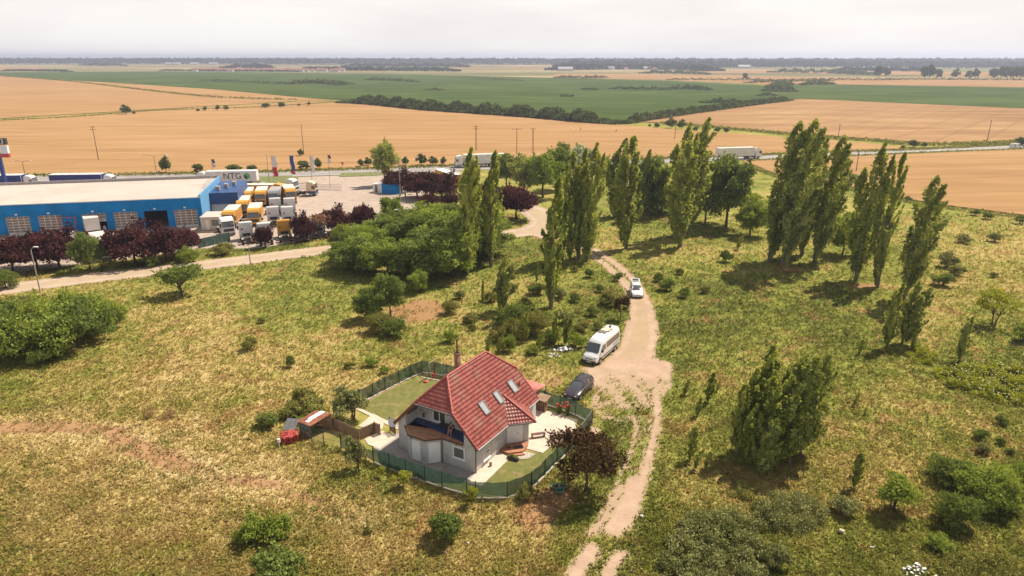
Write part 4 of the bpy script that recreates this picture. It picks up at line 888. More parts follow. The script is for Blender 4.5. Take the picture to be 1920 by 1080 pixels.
for i, (px, h, n) in enumerate([([(370,153),(460,155),(540,158)], 4, 900), ([(860,147),(940,150),(980,152)], 3, 500), ([(1040,146),(1090,147),(1140,146)], 5, 900), ([(1140,167),(1190,168),(1260,169)], 4, 900), ([(1090,168),(1120,168.5)], 4, 300), ([(1245,168),(1290,167),(1330,170)], 5, 700),
 ([(1440,172),(1460,170),(1480,173)], 7, 500), ([(1450,165),(1475,160)], 8, 400), ([(1500,160),(1560,158)], 6, 600), ([(1315,193),(1360,193),(1400,197)], 4, 700), ([(1050,181),(1075,181)], 4, 250), ([(1420,180),(1455,179)], 3.5, 300), ([(620,157),(660,158)], 5, 400), ([(800,169),(830,170)], 4, 220), ([(690,150),(730,152),(780,154)], 5, 700),
 ([(1250,150),(1330,151),(1440,151)], 4, 800), ([(1400,156),(1470,154),(1560,152)], 5, 900), ([(1440,136),(1500,137),(1560,138),(1640,141)], 10, 1400), ([(1200,138),(1280,139),(1330,140)], 9, 900), ([(1540,150),(1640,151),(1700,150),(1920,151)], 4, 1400)]):
    mass('distant_scrub', px, h, h * 1.3, n, h * .3, L_far, 20 + i)
L_wood = leafmat('forest_leaves', (.035, .048, .022), (.075, .09, .04), .1)
mass('distant_woods', [(-700,119),(-300,119.5),(0,120),(300,120),(640,121),(900,121),(1200,121.5),(1500,122),(1920,122),(2500,122)], 24, 120, 40000, 11, L_wood, 60, False, .25)
for i, (px, h, n, l) in enumerate([([(1036,132),(1150,130),(1240,131),(1340,134)], 14, 3000, 6), ([(160,123),(210,124),(240,124)], 10, 500, 5), ([(420,128),(470,127.5),(500,129)], 12, 1400, 5), ([(560,132),(700,133),(860,134)], 9, 3000, 4), ([(1240,129),(1400,126),(1600,127),(1920,128),(2300,129)], 16, 6500, 9), ([(1040,126),(1300,125.5),(1600,124.5),(2100,125)], 20, 7000, 10), ([(0,134),(60,134),(130,135)], 5, 900, 2.5), ([(1560,133),(1640,133.5),(1760,134.5)], 9, 1300, 5), ([(300,133),(420,134),(560,135)], 4, 1100, 2.5), ([(640,126.5),(800,126),(880,126)], 12, 1500, 6)]):
    mass('distant_woods', px, h, h * 2.2, n, l, L_wood, 70 + i, True, .5)

# meadow grass tufts
def tufts(n, seed):
    r = np.random.default_rng(seed); px = r.uniform(-420, 2400, n * 2); py = 400 + 1150 * r.uniform(0, 1, n * 2) ** 1.0
    X = (px - 960) / FPX; Y = (py - 540) / FPX; k = CAMH / (SP + Y * CP); q = np.stack([k * X, k * (CP - Y * SP)], 1)
    bad = np.zeros(len(q), bool)
    for poly in (PLOT, YARD): bad |= sdpoly(q, poly) > -.1
    td = trackd(q); bad |= (r.uniform(0, 1, len(q)) < np.clip((td + .25) / .6, 0, 1) ** .6); bad |= ribbon_d(q, R1, 3.0) > 0; bad |= ribbon_d(q, R1b, 3.4) > 0; bad |= sdpoly(q, APR) > 0; bad |= sdpoly(q, toworld(F4)) > 0; bad |= sdpoly(q, toworld(F1)) > 0; bad |= ribbon_d(q, hw, 5.5) > 0
    q = q[~bad][:n]; z = zones(q[:, 0], q[:, 1])
    keep = r.uniform(0, 1, len(q)) > np.clip(z[:, 1] * 1.3 - .2, 0, .85); q = q[keep]; z = z[keep]; m = len(q)
    dist = np.hypot(q[:, 0], q[:, 1]); big = r.uniform(0, 1, m) ** 4
    h = (.05 + .17 * big + .05 * z[:, 2]) * r.uniform(.6, 1.2, m) * (1 + dist / 160); nb = 3
    az = r.uniform(0, 6.28, (m, nb)); sp = r.uniform(.02, .09, (m, nb)) * (1 + big[:, None] * 1.6) * (1 + dist[:, None] / 120); w = r.uniform(.014, .03, (m, nb)) * (1 + dist[:, None] / 60) * (1 + big[:, None])
    cx, sx = np.cos(az), np.sin(az); b0 = np.stack([q[:, None, 0] + cx * sp * .4, q[:, None, 1] + sx * sp * .4, np.zeros((m, nb))], -1)
    tip = b0 + np.stack([cx * sp + .05, sx * sp, h[:, None] * r.uniform(.6, 1.1, (m, nb))], -1); sd_ = np.stack([-sx * w, cx * w, np.zeros((m, nb))], -1); mid = (b0 + tip) / 2 + np.stack([0 * w, 0 * w, w], -1)
    v = np.stack([b0, mid + sd_, tip, mid - sd_], 2).reshape(-1, 3); f = np.arange(m * nb * 4).reshape(-1, 4)
    root = np.repeat(np.column_stack([q, np.zeros(m)]) + r.normal(size=(m, 3)) * .25, nb * 4, 0); return v, f, root, np.repeat(z, nb * 4, 0)
def tuftmat():
    m, t, o = newmat('meadow_grass'); a = t.nodes.new('ShaderNodeAttribute'); a.attribute_name = 'root'; b = t.nodes.new('ShaderNodeAttribute'); b.attribute_name = 'zone'
    c, _, _ = meadow_color(t, a.outputs['Vector'], b.outputs['Vector']); c = mixc(t, 1.0, c, (1.15, 1.12, 1.0), 'MULTIPLY')
    d = t.nodes.new('ShaderNodeBsdfDiffuse'); tr = t.nodes.new('ShaderNodeBsdfTranslucent'); x = t.nodes.new('ShaderNodeMixShader'); x.inputs[0].default_value = .5
    t.links.new(c, d.inputs[0]); t.links.new(c, tr.inputs[0]); t.links.new(d.outputs[0], x.inputs[1]); t.links.new(tr.outputs[0], x.inputs[2]); t.links.new(x.outputs[0], o.inputs[0]); return m
v, f, ro, zo = tufts(430000, 5)
tag(link('meadow_grass', npmesh('meadow_grass', v, f, tuftmat(), attrs={'root': ro, 'zone': zo})), kind='stuff')

# low weed clumps among the grass
def weeds(n, seed, mat, name, sz, dens):
    r = np.random.default_rng(seed); px = r.uniform(-420, 2400, n * 3); py = 430 + 1050 * r.uniform(0, 1, n * 3)
    X = (px - 960) / FPX; Y = (py - 540) / FPX; k = CAMH / (SP + Y * CP); q = np.stack([k * X, k * (CP - Y * SP)], 1)
    bad = sdpoly(q, PLOT) > -.2; bad |= sdpoly(q, YARD) > -.2; bad |= trackd(q) > -.3; bad |= ribbon_d(q, R1, 3.2) > 0; bad |= ribbon_d(q, R1b, 3.4) > 0; bad |= sdpoly(q, APR) > 0; bad |= sdpoly(q, toworld(F4)) > 0; bad |= sdpoly(q, toworld(F1)) > 0; bad |= ribbon_d(q, hw, 5.5) > 0
    f_ = np.sin(q[:, 0] * .21 + 2 * np.sin(q[:, 1] * .13 + seed)) * np.sin(q[:, 1] * .27 + seed * 1.7 + np.sin(q[:, 0] * .17)); bad |= f_ < dens
    q = q[~bad][:n]; m = len(q); s = sz * r.uniform(.5, 1.5, m) ** 1.5; L = 22
    d = r.normal(size=(m, L, 3)); d[..., 2] = np.abs(d[..., 2]) * .9; c = np.concatenate([q, np.zeros((m, 1))], 1)[:, None] + d * s[:, None, None] * np.array([.75, .75, .42]) + np.array([0, 0, .03])
    v, f = leaves(c.reshape(-1, 3), np.repeat(s * .24, L) * r.uniform(.6, 1.4, m * L), up=.3, seed=seed); tt = np.repeat(r.uniform(0, .6, m), L) + r.uniform(0, .4, m * L)
    tag(link(name, npmesh(name, v, f, mat, tone=np.repeat(tt, 4))), kind='stuff')
L_wd1 = leafmat('pale_weed_leaves', (.17, .175, .045), (.36, .33, .12), .25); L_wd2 = leafmat('dry_weed_leaves', (.22, .15, .06), (.42, .31, .14), .25); L_wd3 = leafmat('green_weed_leaves', (.09, .12, .025), (.20, .24, .05), .3)
weeds(4300, 3, L_wd1, 'pale_weeds', .30, .1); weeds(3600, 8, L_wd2, 'dry_weeds', .26, .0); weeds(4300, 14, L_wd3, 'green_weeds', .32, .05)
# ================================================================ the house
m_wall = simple('grey_render', (.54, .51, .485), .9, var=.06, vs=1.1, bump=.25, bs=18, stain=((.44, .405, .375), .9))
m_white = simple('white_plastic', (.84, .82, .79), .4, var=.03)
m_whitep = simple('white_paint', (.74, .73, .71), .45, var=.04, vs=2)
m_dark = simple('dark_frame', (.05, .045, .045), .5)
m_brown = simple('brown_metal', (.13, .06, .04), .5, var=.1)
m_zinc = simple('zinc', (.22, .215, .21), .45, .4)
m_terr = simple('terracotta_floor', (.50, .25, .13), .7, var=.12, vs=2.5, bump=.1, bs=12)
m_carpet = simple('blue_mat', (.06, .09, .21), .9, var=.25, vs=2.2)
m_wood = simple('weathered_wood', (.30, .19, .12), .85, var=.2, vs=5, bump=.3, bs=15)
m_blind = simple('grey_blind', (.16, .145, .14), .6)
def glassmat(name, tint, rough=.08):
    m, t, o = newmat(name); b = t.nodes.new('ShaderNodeBsdfPrincipled'); b.inputs['Base Color'].default_value = (*tint, 1); b.inputs['Roughness'].default_value = rough
    b.inputs['Specular IOR Level'].default_value = .8; b.inputs['Coat Weight'].default_value = .6; b.inputs['Coat Roughness'].default_value = .03
    t.links.new(b.outputs[0], o.inputs[0]); return m
m_glass = glassmat('window_glass', (.06, .065, .07)); m_skyg = glassmat('skylight_glass', (.34, .35, .35), .2)  # pale skylight tint has the reflected sky painted into it
def tilemat():
    m, t, o = newmat('red_roof_tiles'); b = t.nodes.new('ShaderNodeBsdfPrincipled'); t.links.new(b.outputs[0], o.inputs[0]); b.inputs['Roughness'].default_value = .36
    tcn = t.nodes.new('ShaderNodeTexCoord'); v = tcn.outputs['Object']
    a = t.nodes.new('ShaderNodeAttribute'); a.attribute_name = 'tone'
    c = mixc(t, a.outputs['Fac'], (.20, .040, .031), (.31, .078, .058))
    c = mixc(t, smooth_(t, noise(t, v, .55, 5, .65), .5, .66), c, (.28, .12, .09))
    c = mixc(t, math_(t, 'MULTIPLY', smooth_(t, noise(t, v, 1.3, 6, .75), .54, .66), .55), c, (.20, .10, .075))
    t.links.new(c, b.inputs['Base Color']); return m
m_tile = tilemat()
TW, TH = .27, .355
def tileplane(name, A, ea, eb, lo, hi, blen, parent, n_a=None):
    """tiled slope: A origin at the eave, ea unit along the eave, eb unit up the slope; lo(b), hi(b) limits along the eave"""
    A = Vector(A); ea = Vector(ea).normalized(); eb = Vector(eb).normalized(); nn = ea.cross(eb).normalized()
    if nn.z < 0: nn = -nn
    a0 = min(lo(0), lo(blen)); a1 = max(hi(0), hi(blen)); da = TW / 6; na = int((a1 - a0) / da) + 2
    aa = a0 + da * np.arange(na); rows = []; r_ = 0
    while r_ * TH < blen:
        b0 = r_ * TH; b1 = min(b0 + TH, blen); rows += [(b0, .045, r_), (b0 + .012, .050, r_), ((b0 + b1) / 2, .030, r_), (b1, .008, r_)]; r_ += 1
    V = []; T = []
    rg = np.random.default_rng(int(abs(A.x * 100)) + 3); tn = rg.uniform(0, 1, (r_ + 1, int(na * da / TW) + 3))
    for b_, hh, ri in rows:
        ac = np.clip(aa, lo(b_), hi(b_)); ph = (ac - a0) / TW; w = (np.abs(np.sin(np.pi * ph)) ** 1.3) * .038
        for k in range(na):
            p = A + ea * ac[k] + eb * b_ + nn * (hh + w[k]); V.append(p[:]); T.append(tn[ri, int(ph[k])])
    f = [(i * na + k, i * na + k + 1, (i + 1) * na + k + 1, (i + 1) * na + k) for i in range(len(rows) - 1) for k in range(na - 1)]
    me = npmesh(name, V, f, m_tile, tone=T)
    return link(name, me, parent)
OS, EZ, RZ, W_, LEN = .36, 2.49, 7.33, 8.35, 10.72
XM = -W_ / 2; HALF = W_ / 2 + OS; SL = math.hypot(HALF, RZ - EZ); FY = -.14; BY = LEN - .14
HZ = 5.14; HX = HALF * (RZ - HZ) / (RZ - EZ); HD = 2.11; HD2 = 2.38
house = thing('house', 'grey rendered house with red tiled half-hipped roof and three skylights inside the green fence', 'house', HOUSE_C, -HOUSE_T)
def RXz(x): return RZ - abs(x - XM) * (RZ - EZ) / HALF      # roof height over x
kz = SL * (HZ - EZ) / (RZ - EZ)
def lo_main(b): return FY if b <= kz else FY + HD * (b - kz) / (SL - kz)
def hi_main(b): return BY if b <= kz else BY - HD2 * (b - kz) / (SL - kz)
eb = Vector((-HALF, 0, RZ - EZ)).normalized()
roof = tileplane('roof', (OS, 0, EZ), (0, 1, 0), eb, lo_main, hi_main, SL, house)
eb2 = Vector((HALF, 0, RZ - EZ)).normalized()
tileplane('roof', (XM - HALF, 0, EZ), (0, 1, 0), eb2, lo_main, hi_main, SL, house)
for (y0, dy) in ((FY, HD), (BY, -HD2)):
    hl = math.hypot(abs(dy), RZ - HZ)
    tileplane('roof', (XM, y0, HZ), (1, 0, 0), (0, dy, RZ - HZ), lambda b: -HX * (1 - b / hl), lambda b: HX * (1 - b / hl), hl, house)
# underside, ridge and hip caps, verge boards
b = MB()
for s in (1, -1):
    xe = XM + s * HALF; xh = XM + s * HX
    b.slab([(xe, FY, EZ - .01), (xe, BY, EZ - .01), (xh, BY, HZ - .01), (XM, BY - HD2, RZ - .01), (XM, FY + HD, RZ - .01), (xh, FY, HZ - .01)], .14)
b.slab([(XM - HX, FY, HZ - .02), (XM + HX, FY, HZ - .02), (XM, FY + HD, RZ - .03)], .12); b.slab([(XM - HX, BY, HZ - .02), (XM + HX, BY, HZ - .02), (XM, BY - HD2, RZ - .03)], .12)
b.build('roof_boarding', m_wood, house)
b = MB()
def caps(b, p, q, r=.13):
    p = Vector(p); q = Vector(q); L = (q - p).length; n = max(1, int(L / .36)); d = (q - p) / n
    for i in range(n): b.cyl(p + d * i - Vector((0, 0, .015)), p + d * (i + 1.12) - Vector((0, 0, .015)), r * 1.06, r * .92, 10)
caps(b, (XM, FY + HD, RZ + .06), (XM, BY - HD2, RZ + .06))
for s in (1, -1):
    caps(b, (XM + s * HX, FY, HZ + .05), (XM, FY + HD, RZ + .05)); caps(b, (XM + s * HX, BY, HZ + .05), (XM, BY - HD2, RZ + .05))
    caps(b, (XM + s * HALF, FY, EZ + .05), (XM + s * HX, FY, HZ + .05), .09); caps(b, (XM + s * HALF, BY, EZ + .05), (XM + s * HX, BY, HZ + .05), .09)
b.build('ridge_tiles', simple('ridge_red', (.36, .075, .055), .5, var=.2, vs=4), house, True)
b = MB()
for s in (1, -1):
    b.beam((XM + s * HALF, FY - .04, EZ - .08), (XM + s * HX, FY - .04, HZ - .08), .05, .2); b.beam((XM + s * HALF, BY + .04, EZ - .08), (XM + s * HX, BY + .04, HZ - .08), .05, .2)
b.beam((XM - HX, FY - .04, HZ - .08), (XM + HX, FY - .04, HZ - .08), .06, .16)
b.build('verge_board', m_brown, house)
b = MB()
def gutter(p, q): g_ = MB(); g_.tube([p, q], .06, 8); g_.build('gutter', m_zinc, house, True)
gutter((OS + .07, FY, EZ - .02), (OS + .07, 4.72, EZ - .05)); gutter((OS + .07, 8.6, EZ - .05), (OS + .07, BY, EZ - .02)); gutter((XM - HALF - .07, FY, EZ), (XM - HALF - .07, BY, EZ)); gutter((XM - HX, FY - .1, HZ - .02), (XM + HX, FY - .1, HZ - .02))
b = MB(); b.tube([(.05, .05, 0), (.05, .05, 2.3), (OS + .05, .02, 2.42)], .045, 8); b.build('downpipe', m_brown, house, True)
b = MB(); b.tube([(-3.42, -.08, .1), (-3.42, -.08, 2.45)], .055, 8); b.build('downpipe', m_zinc, house, True)
b = MB(); b.tube([(-7.40, -.12, .1), (-7.40, -.12, 2.3)], .055, 8); b.build('downpipe', m_whitep, house, True)
# walls
T = .25
b = MB()
b.box(-T, 0, T, LEN - .28, 0, EZ + .12); b.box(-W_, -W_ + T, T, LEN - .28, 0, EZ + .12)
b.box(-W_, -2.29, 0, T, 0, 2.42); b.box(-1.07, 0, 0, T, 0, 2.42); b.box(-2.29, -1.07, 0, T, 0, .95); b.box(-2.29, -1.07, 0, T, 2.05, 2.42)
LB = -7.47; RB = -1.11
b.M = None
def gable(poly, y0, y1):
    n = len(poly); b.add([(x, y0, z) for x, z in poly] + [(x, y1, z) for x, z in poly], [tuple(range(n)), tuple(range(n, 2 * n))[::-1]] + [(i, n + i, n + (i + 1) % n, (i + 1) % n) for i in range(n)])
gable([(-W_, 2.42), (LB, 2.42), (LB, RXz(LB) - .15), (-W_, RXz(-W_) - .15)], 0, T)
gable([(RB, 2.42), (0, 2.42), (0, RXz(0) - .15), (RB, RXz(RB) - .15)], 0, T)
b.box(LB - T, LB, T, 1.95, 2.42, RXz(LB - T) - .16); b.box(RB, RB + T, T, 1.95, 2.42, RXz(RB + T) - .16)
hz2 = HZ + .9
gable([(LB, 2.42), (RB, 2.42), (RB, RXz(RB) - .16), (XM + 1.0, hz2), (XM - 1.0, hz2), (LB, RXz(LB) - .16)], 1.7, 1.95)
gable([(-W_ + .0, 0), (0, 0), (0, RXz(0) - .15), (XM + HX, HZ - .15), (XM - HX, HZ - .15), (-W_, RXz(-W_) - .15)], LEN - .28, LEN - .03)
b.build('wall', m_wall, house)
BAY = [(-7.5, .02), (-6.25, -1.05), (-4.5, -1.05), (-3.45, .02)]
b = MB(); b.prism(BAY, 0, 2.36); b.build('bay', m_wall, house)
b = MB(); b.prism([(-7.72, 1.69), (-7.72 + .2, .1), (-7.62, -.06), (-6.3, -1.2), (-4.42, -1.2), (-3.3, -.14), (-1.13, -.14), (-1.13, 1.69)][1:], 2.425, 2.52); b.build('balcony_floor', m_terr, house)
b = MB()
for p, q in zip([(-7.62, -.06), (-6.3, -1.2), (-4.42, -1.2), (-3.3, -.14)], [(-6.3, -1.2), (-4.42, -1.2), (-3.3, -.14), (-1.13, -.14)]): b.beam((*p, 2.46), (*q, 2.46), .04, .14)
b.build('balcony_trim', m_brown, house)
b = MB(); b.prism([(-7.44, .85), (-7.44, 1.68), (-1.14, 1.68), (-1.14, .15), (-1.75, .25), (-4.3, .62)], 2.524, 2.535); b.build('floor_mat', m_carpet, house)
# windows and shutters
def wobj(nm, fn, mt, par=house, **k): q = MB(); fn(q); return q.build(nm, mt, par, **k)
w = wobj('window', lambda q: (q.box(-2.30, -2.20, -.04, .1, .95, 2.05), q.box(-1.16, -1.06, -.04, .1, .95, 2.05), q.box(-2.2, -1.16, -.04, .1, 1.96, 2.05), q.box(-2.2, -1.16, -.04, .1, .95, 1.03), q.box(-2.42, -.96, -.10, 0, .87, .94)), m_white)
wobj('blind', lambda q: q.box(-2.2, -1.16, .0, .05, 1.03, 1.96), m_blind, w)
bb_ = MB(); [bb_.box(-2.2 + i * .13, -2.19 + i * .13, -.01, 0.0, 1.03, 1.96) for i in range(1, 8)]; bb_.build('blind_slats', m_zinc, w)
def shutter(p, q, s0, s1, z0, z1, nm='shutter'):
    p = Vector((*p, 0)); q = Vector((*q, 0)); d = (q - p).normalized(); n = Vector((d.y, -d.x, 0)); k = MB()
    k.M = Matrix(((d.x, n.x, 0, p.x), (d.y, n.y, 0, p.y), (0, 0, 1, 0), (0, 0, 0, 1)))
    k.box(s0, s1, .0, .05, z0, z1)
    for i in range(1, int((z1 - z0) / .16)): k.box(s0 + .03, s1 - .03, .05, .058, z0 + i * .16, z0 + i * .16 + .012)
    k.box(s0 - .04, s0, 0, .07, z0, z1); k.box(s1, s1 + .04, 0, .07, z0, z1); k.box(s0 - .04, s1 + .04, 0, .09, z1, z1 + .08)
    return k.build(nm, m_white, house)
shutter(BAY[1], BAY[2], .35, 1.15, .12, 2.05); shutter(BAY[2], BAY[3], .3, 1.25, .10, 2.05)
w = wobj('window', lambda q: [q.box(a, b_, 1.64, 1.71, c, d) for a, b_, c, d in ((-5.65, -5.57, 2.75, 4.2), (-4.3, -4.22, 2.75, 4.2), (-5.57, -4.3, 4.12, 4.2), (-5.57, -4.3, 2.75, 2.83), (-4.96, -4.88, 2.83, 4.12))], m_white)
wobj('pane', lambda q: (q.box(-5.57, -4.96, 1.67, 1.69, 2.83, 4.12), q.box(-4.88, -4.3, 1.67, 1.69, 2.83, 4.12)), m_glass, w)
w = wobj('window', lambda q: [q.box(a, b_, 1.64, 1.71, c, d) for a, b_, c, d in ((-2.9, -2.83, 3.0, 3.9), (-2.0, -1.93, 3.0, 3.9), (-2.83, -2.0, 3.83, 3.9), (-2.83, -2.0, 3.0, 3.07))], m_white)
wobj('pane', lambda q: q.box(-2.83, -2.0, 1.67, 1.69, 3.07, 3.83), m_glass, w)
w = wobj('window', lambda q: (q.box(.0, .04, 1.28, 2.26, .58, 1.36), q.box(.04, .16, 1.2, 2.34, .5, .56)), m_white)
wobj('pane', lambda q: (q.box(.04, .05, 1.36, 2.18, .66, .78), q.box(.04, .05, 1.36, 2.18, .88, 1.02), q.box(.04, .05, 1.36, 2.18, 1.12, 1.28)), m_glass, w)
for y0 in (3.2, 3.95, 4.5):
    w = wobj('vent_window', lambda q: q.box(0, .03, y0, y0 + .42, 1.85, 2.18), m_white); wobj('pane', lambda q: q.box(.03, .035, y0 + .05, y0 + .37, 1.9, 2.13), m_glass, w)
wobj('wall_lamp', lambda q: (q.sphere((-6.0, -1.12, 2.2), .07), q.sphere((-1.9, -.08, 2.28), .07)), m_dark)
# skylights
def plane_pt(x, y, up): 
    z = RXz(x); n = Vector((RZ - EZ, 0, HALF)).normalized(); return Vector((x, y, z)) + n * up
for (y0, y1) in ((3.1, 3.82), (5.5, 6.15), (8.05, 8.82)):
    k = MB(); x0, x1 = -.95, -1.75
    for a, c in (((x0, y0), (x1, y0)), ((x1, y0), (x1, y1)), ((x1, y1), (x0, y1)), ((x0, y1), (x0, y0))): k.beam(plane_pt(*a, .10), plane_pt(*c, .10), .09, .14, (.7, 0, .7))
    f_ = k.build('skylight', m_zinc, house); k = MB(); k.slab([plane_pt(x0, y0, .13), plane_pt(x1, y0, .13), plane_pt(x1, y1, .13), plane_pt(x0, y1, .13)], .02); k.build('pane', m_skyg, f_)
# porch prow
PA = Vector((-1.24, 6.63, 4.22)); E1 = Vector((.36, 4.77, 2.49)); TIP = Vector((2.2, 6.63, 2.45)); E2 = Vector((.36, 8.5, 2.49))
for (p, q) in ((E1, TIP), (TIP, E2)):
    ea = (q - p).normalized(); L = (q - p).length; h = PA - p; ah = h.dot(ea); ebv = h - ea * ah; bl = ebv.length
    tileplane('porch_roof', p, ea, ebv, (lambda b, ah=ah, bl=bl: ah * b / bl), (lambda b, ah=ah, bl=bl, L=L: L + (ah - L) * b / bl), bl * .999, house)
k = MB(); caps(k, PA + Vector((0, 0, .06)), TIP + Vector((0, 0, .06)), .12); k.build('ridge_tiles', bpy.data.materials['ridge_red'], house, True)
k = MB(); k.slab([E1 - Vector((0, 0, .02)), TIP - Vector((0, 0, .02)), PA - Vector((0, 0, .02))], .1); k.slab([TIP - Vector((0, 0, .02)), E2 - Vector((0, 0, .02)), PA - Vector((0, 0, .02))], .1); k.build('roof_boarding', m_wood, house)
k = MB(); k.tube([E1 + Vector((.05, -.05, -.03)), TIP + Vector((.07, 0, -.03)), E2 + Vector((.05, .05, -.03))], .06, 8); k.build('gutter', m_dark, house, True)
k = MB(); k.tube([PA + Vector((0, -.05, .03)), E1 + Vector((0, 0, .03))], .035, 6); k.build('valley_flashing', m_zinc, house)
PP = [(0, 5.15), (1.5, 6.63), (0, 8.1)]
k = MB(); k.prism(PP, 0, 2.45); k.build('porch_wall', m_wall, house)
k = MB(); d = Vector((1.5, 1.48, 0)).normalized(); n = Vector((d.y, -d.x, 0)); k.M = Matrix(((d.x, n.x, 0, 0), (d.y, n.y, 0, 5.15), (0, 0, 1, 0), (0, 0, 0, 1)))
k.box(.06, 1.5, 0, .05, .32, 2.38); k.box(.5, .515, .05, .06, .34, 2.36); k.box(1.12, 1.13, .05, .06, .34, 2.36)
dr = k.build('door', m_white, house); k2 = MB(); k2.M = k.M; k2.box(1.02, 1.05, .05, .1, 1.2, 1.35); k2.build('handle', m_zinc, dr)
m_step = simple('step_tiles', (.38, .16, .085), .7, var=.12, vs=3)
k = MB(); k.prism([(.02, 3.95), (1.0, 3.85), (1.95, 4.75), (1.75, 6.1), (1.48, 6.5), (.02, 5.1)], .06, .30); k.prism([(1.0, 3.6), (1.25, 3.55), (2.25, 4.65), (1.96, 4.74), (1.02, 3.84)], .06, .17); k.build('steps', m_step, house)
# satellite dish on the left corner
k = MB(); k.tube([(-8.5, .3, 1.9), (-8.85, .1, 2.0), (-8.85, .1, 2.35)], .025, 6); k.build('dish_arm', m_zinc, house)
k = MB(); c = Vector((-8.95, -.05, 2.4)); ax = Vector((.35, -.85, .4)).normalized(); u = ax.cross(Vector((0, 0, 1))).normalized(); v_ = u.cross(ax); vs = [c]; fs = []
for j in range(1, 5):
    for i in range(16):
        a = i * math.pi / 8; r = .42 * j / 4; vs.append(c + (u * math.cos(a) + v_ * math.sin(a)) * r + ax * (.10 * (j / 4) ** 2))
fs = [(0, 1 + i, 1 + (i + 1) % 16) for i in range(16)] + [(1 + (j * 16) + i, 1 + (j + 1) * 16 + i, 1 + (j + 1) * 16 + (i + 1) % 16, 1 + j * 16 + (i + 1) % 16) for j in range(3) for i in range(16)]
k.add(vs, fs); k.tube([c - v_ * .4, c + ax * .38], .012, 5); k.build('satellite_dish', m_whitep, house)
# chimney
m_brick = simple('old_brick', (.34, .19, .14), .9, var=.25, vs=7, bump=.4, bs=20)
k = MB(); k.box(-5.35, -4.95, 4.75, 5.15, 6.2, 8.3); k.box(-5.4, -4.9, 4.7, 5.2, 8.2, 8.3); ch = k.build('chimney', m_brick, house); k = MB(); k.cyl((-5.15, 4.95, 8.3), (-5.15, 4.95, 9.55), .075); k.box(-5.27, -5.03, 4.83, 5.07, 9.6, 9.66); k.build('flue_pipe', m_brown, ch)
k = MB(); k.cyl((-1.1, 9.4, RXz(-1.1)), (-1.1, 9.4, RXz(-1.1) + .45), .06); k.cyl((-1.1, 9.4, RXz(-1.1) + .45), (-1.1, 9.4, RXz(-1.1) + .52), .12); k.build('roof_vent', simple('red_vent', (.35, .04, .03), .5), house)
# drying rack on the balcony
def HW(x, y, z=0): return HL(x, y, z)
t_ = thing('drying_rack', 'thin folding drying rack at the left end of the blue balcony mat', 'drying rack', HW(-6.55, 1.2, 2.535), -HOUSE_T)
k = MB(); [k.cyl((x, -.3, 0), (-x, .3, .95), .012) for x in (-.35, .35)]; k.cyl((-.5, -.3, .95), (.5, -.3, .95), .012); k.cyl((-.5, .3, .95), (.5, .3, .95), .012); [k.cyl((-.5 + i * .125, -.3, .95), (-.5 + i * .125, .3, .95), .006, n=4) for i in range(9)]; k.build('rack', m_zinc, t_)
k = MB(); k.box(.1, .3, -.02, .02, .55, .95); k.build('hanging_cloth', m_dark, t_)
t_ = thing('balcony_table', 'low dark table on the balcony mat left of the seated person', 'table', HW(-3.95, 1.15, 2.535), -HOUSE_T)
k = MB(); k.box(-.6, .6, -.3, .3, .42, .46); k.build('tabletop', m_dark, t_)
for x in (-.5, .5):
    for y in (-.24, .24): k = MB(); k.cyl((x, y, 0), (x, y, .42), .02); k.build('leg', m_dark, t_)
t_ = thing('stool', 'small dark stool under the person on the balcony', 'stool', HW(-2.95, 1.0, 2.535), -HOUSE_T)
k = MB(); k.cyl((0, 0, .40), (0, 0, .44), .18, n=12); k.build('seat', m_dark, t_)
for a in range(4): k = MB(); k.cyl((math.cos(a * 1.57) * .15, math.sin(a * 1.57) * .15, 0), (math.cos(a * 1.57) * .1, math.sin(a * 1.57) * .1, .4), .015); k.build('leg', m_dark, t_)
# pink canopy beside the far corner
m_pink = simple('pink_sheet', (.58, .135, .13), .5, var=.08, vs=1, bump=.0)
def canopy():
    pts = [P(979, 709, 3.0), P(1023, 723, 2.2), P(1003, 735, 2.15), P(985, 740, 2.5)]
    t_ = thing('lean_to', 'pink corrugated sheet canopy behind the far corner of the house', 'canopy', Vector((pts[1].x, pts[1].y, 0)))
    o = t_.location; k = MB(); A, B_, C_, D_ = pts; n = 22
    for i in range(n):
        s0, s1 = i / n, (i + .5) / n
        for (u0, u1, dz) in ((s0, s1, .03), (s1, (i + 1) / n, 0)):
            q = [A.lerp(B_, 0).lerp(D_.lerp(C_, 0), u0), A.lerp(B_, 1).lerp(D_.lerp(C_, 1), u0), A.lerp(B_, 1).lerp(D_.lerp(C_, 1), u1), A.lerp(B_, 0).lerp(D_.lerp(C_, 0), u1)]
            k.slab([p - o + Vector((0, 0, dz)) for p in q], .02)
    k.build('sheet_roof', m_pink, t_)
    for p in (B_, C_): k = MB(); k.box(p.x - o.x - .05, p.x - o.x + .05, p.y - o.y - .05, p.y - o.y + .05, 0, p.z - .02); k.build('post', m_wood, t_)
    return t_
canopy()
t_ = thing('firewood_stack', 'stack of firewood and boards under the canopy at the patio corner', 'woodpile', P(1012, 768), -HOUSE_T)
r_ = random.Random(4); k = MB()
for i in range(9):
    for j in range(7): k.cyl((-.9 + i * .2, -.35 + r_.uniform(-.05, .05), .1 + j * .17), (-.9 + i * .2, .35, .1 + j * .17), r_.uniform(.07, .1), n=6)
k.build('logs', simple('firewood', (.26, .15, .09), .9, var=.3, vs=9), t_); k = MB(); k.slab([(-1.1, -.5, 1.5), (1.0, -.6, 1.35), (1.0, .5, 1.6), (-1.1, .5, 1.7)], .04); k.build('cover_board', m_wood, t_)
t_ = thing('bench', 'low brown bench against the porch wall on the patio', 'bench', HL(1.75, 8.0), -HOUSE_T + .8)
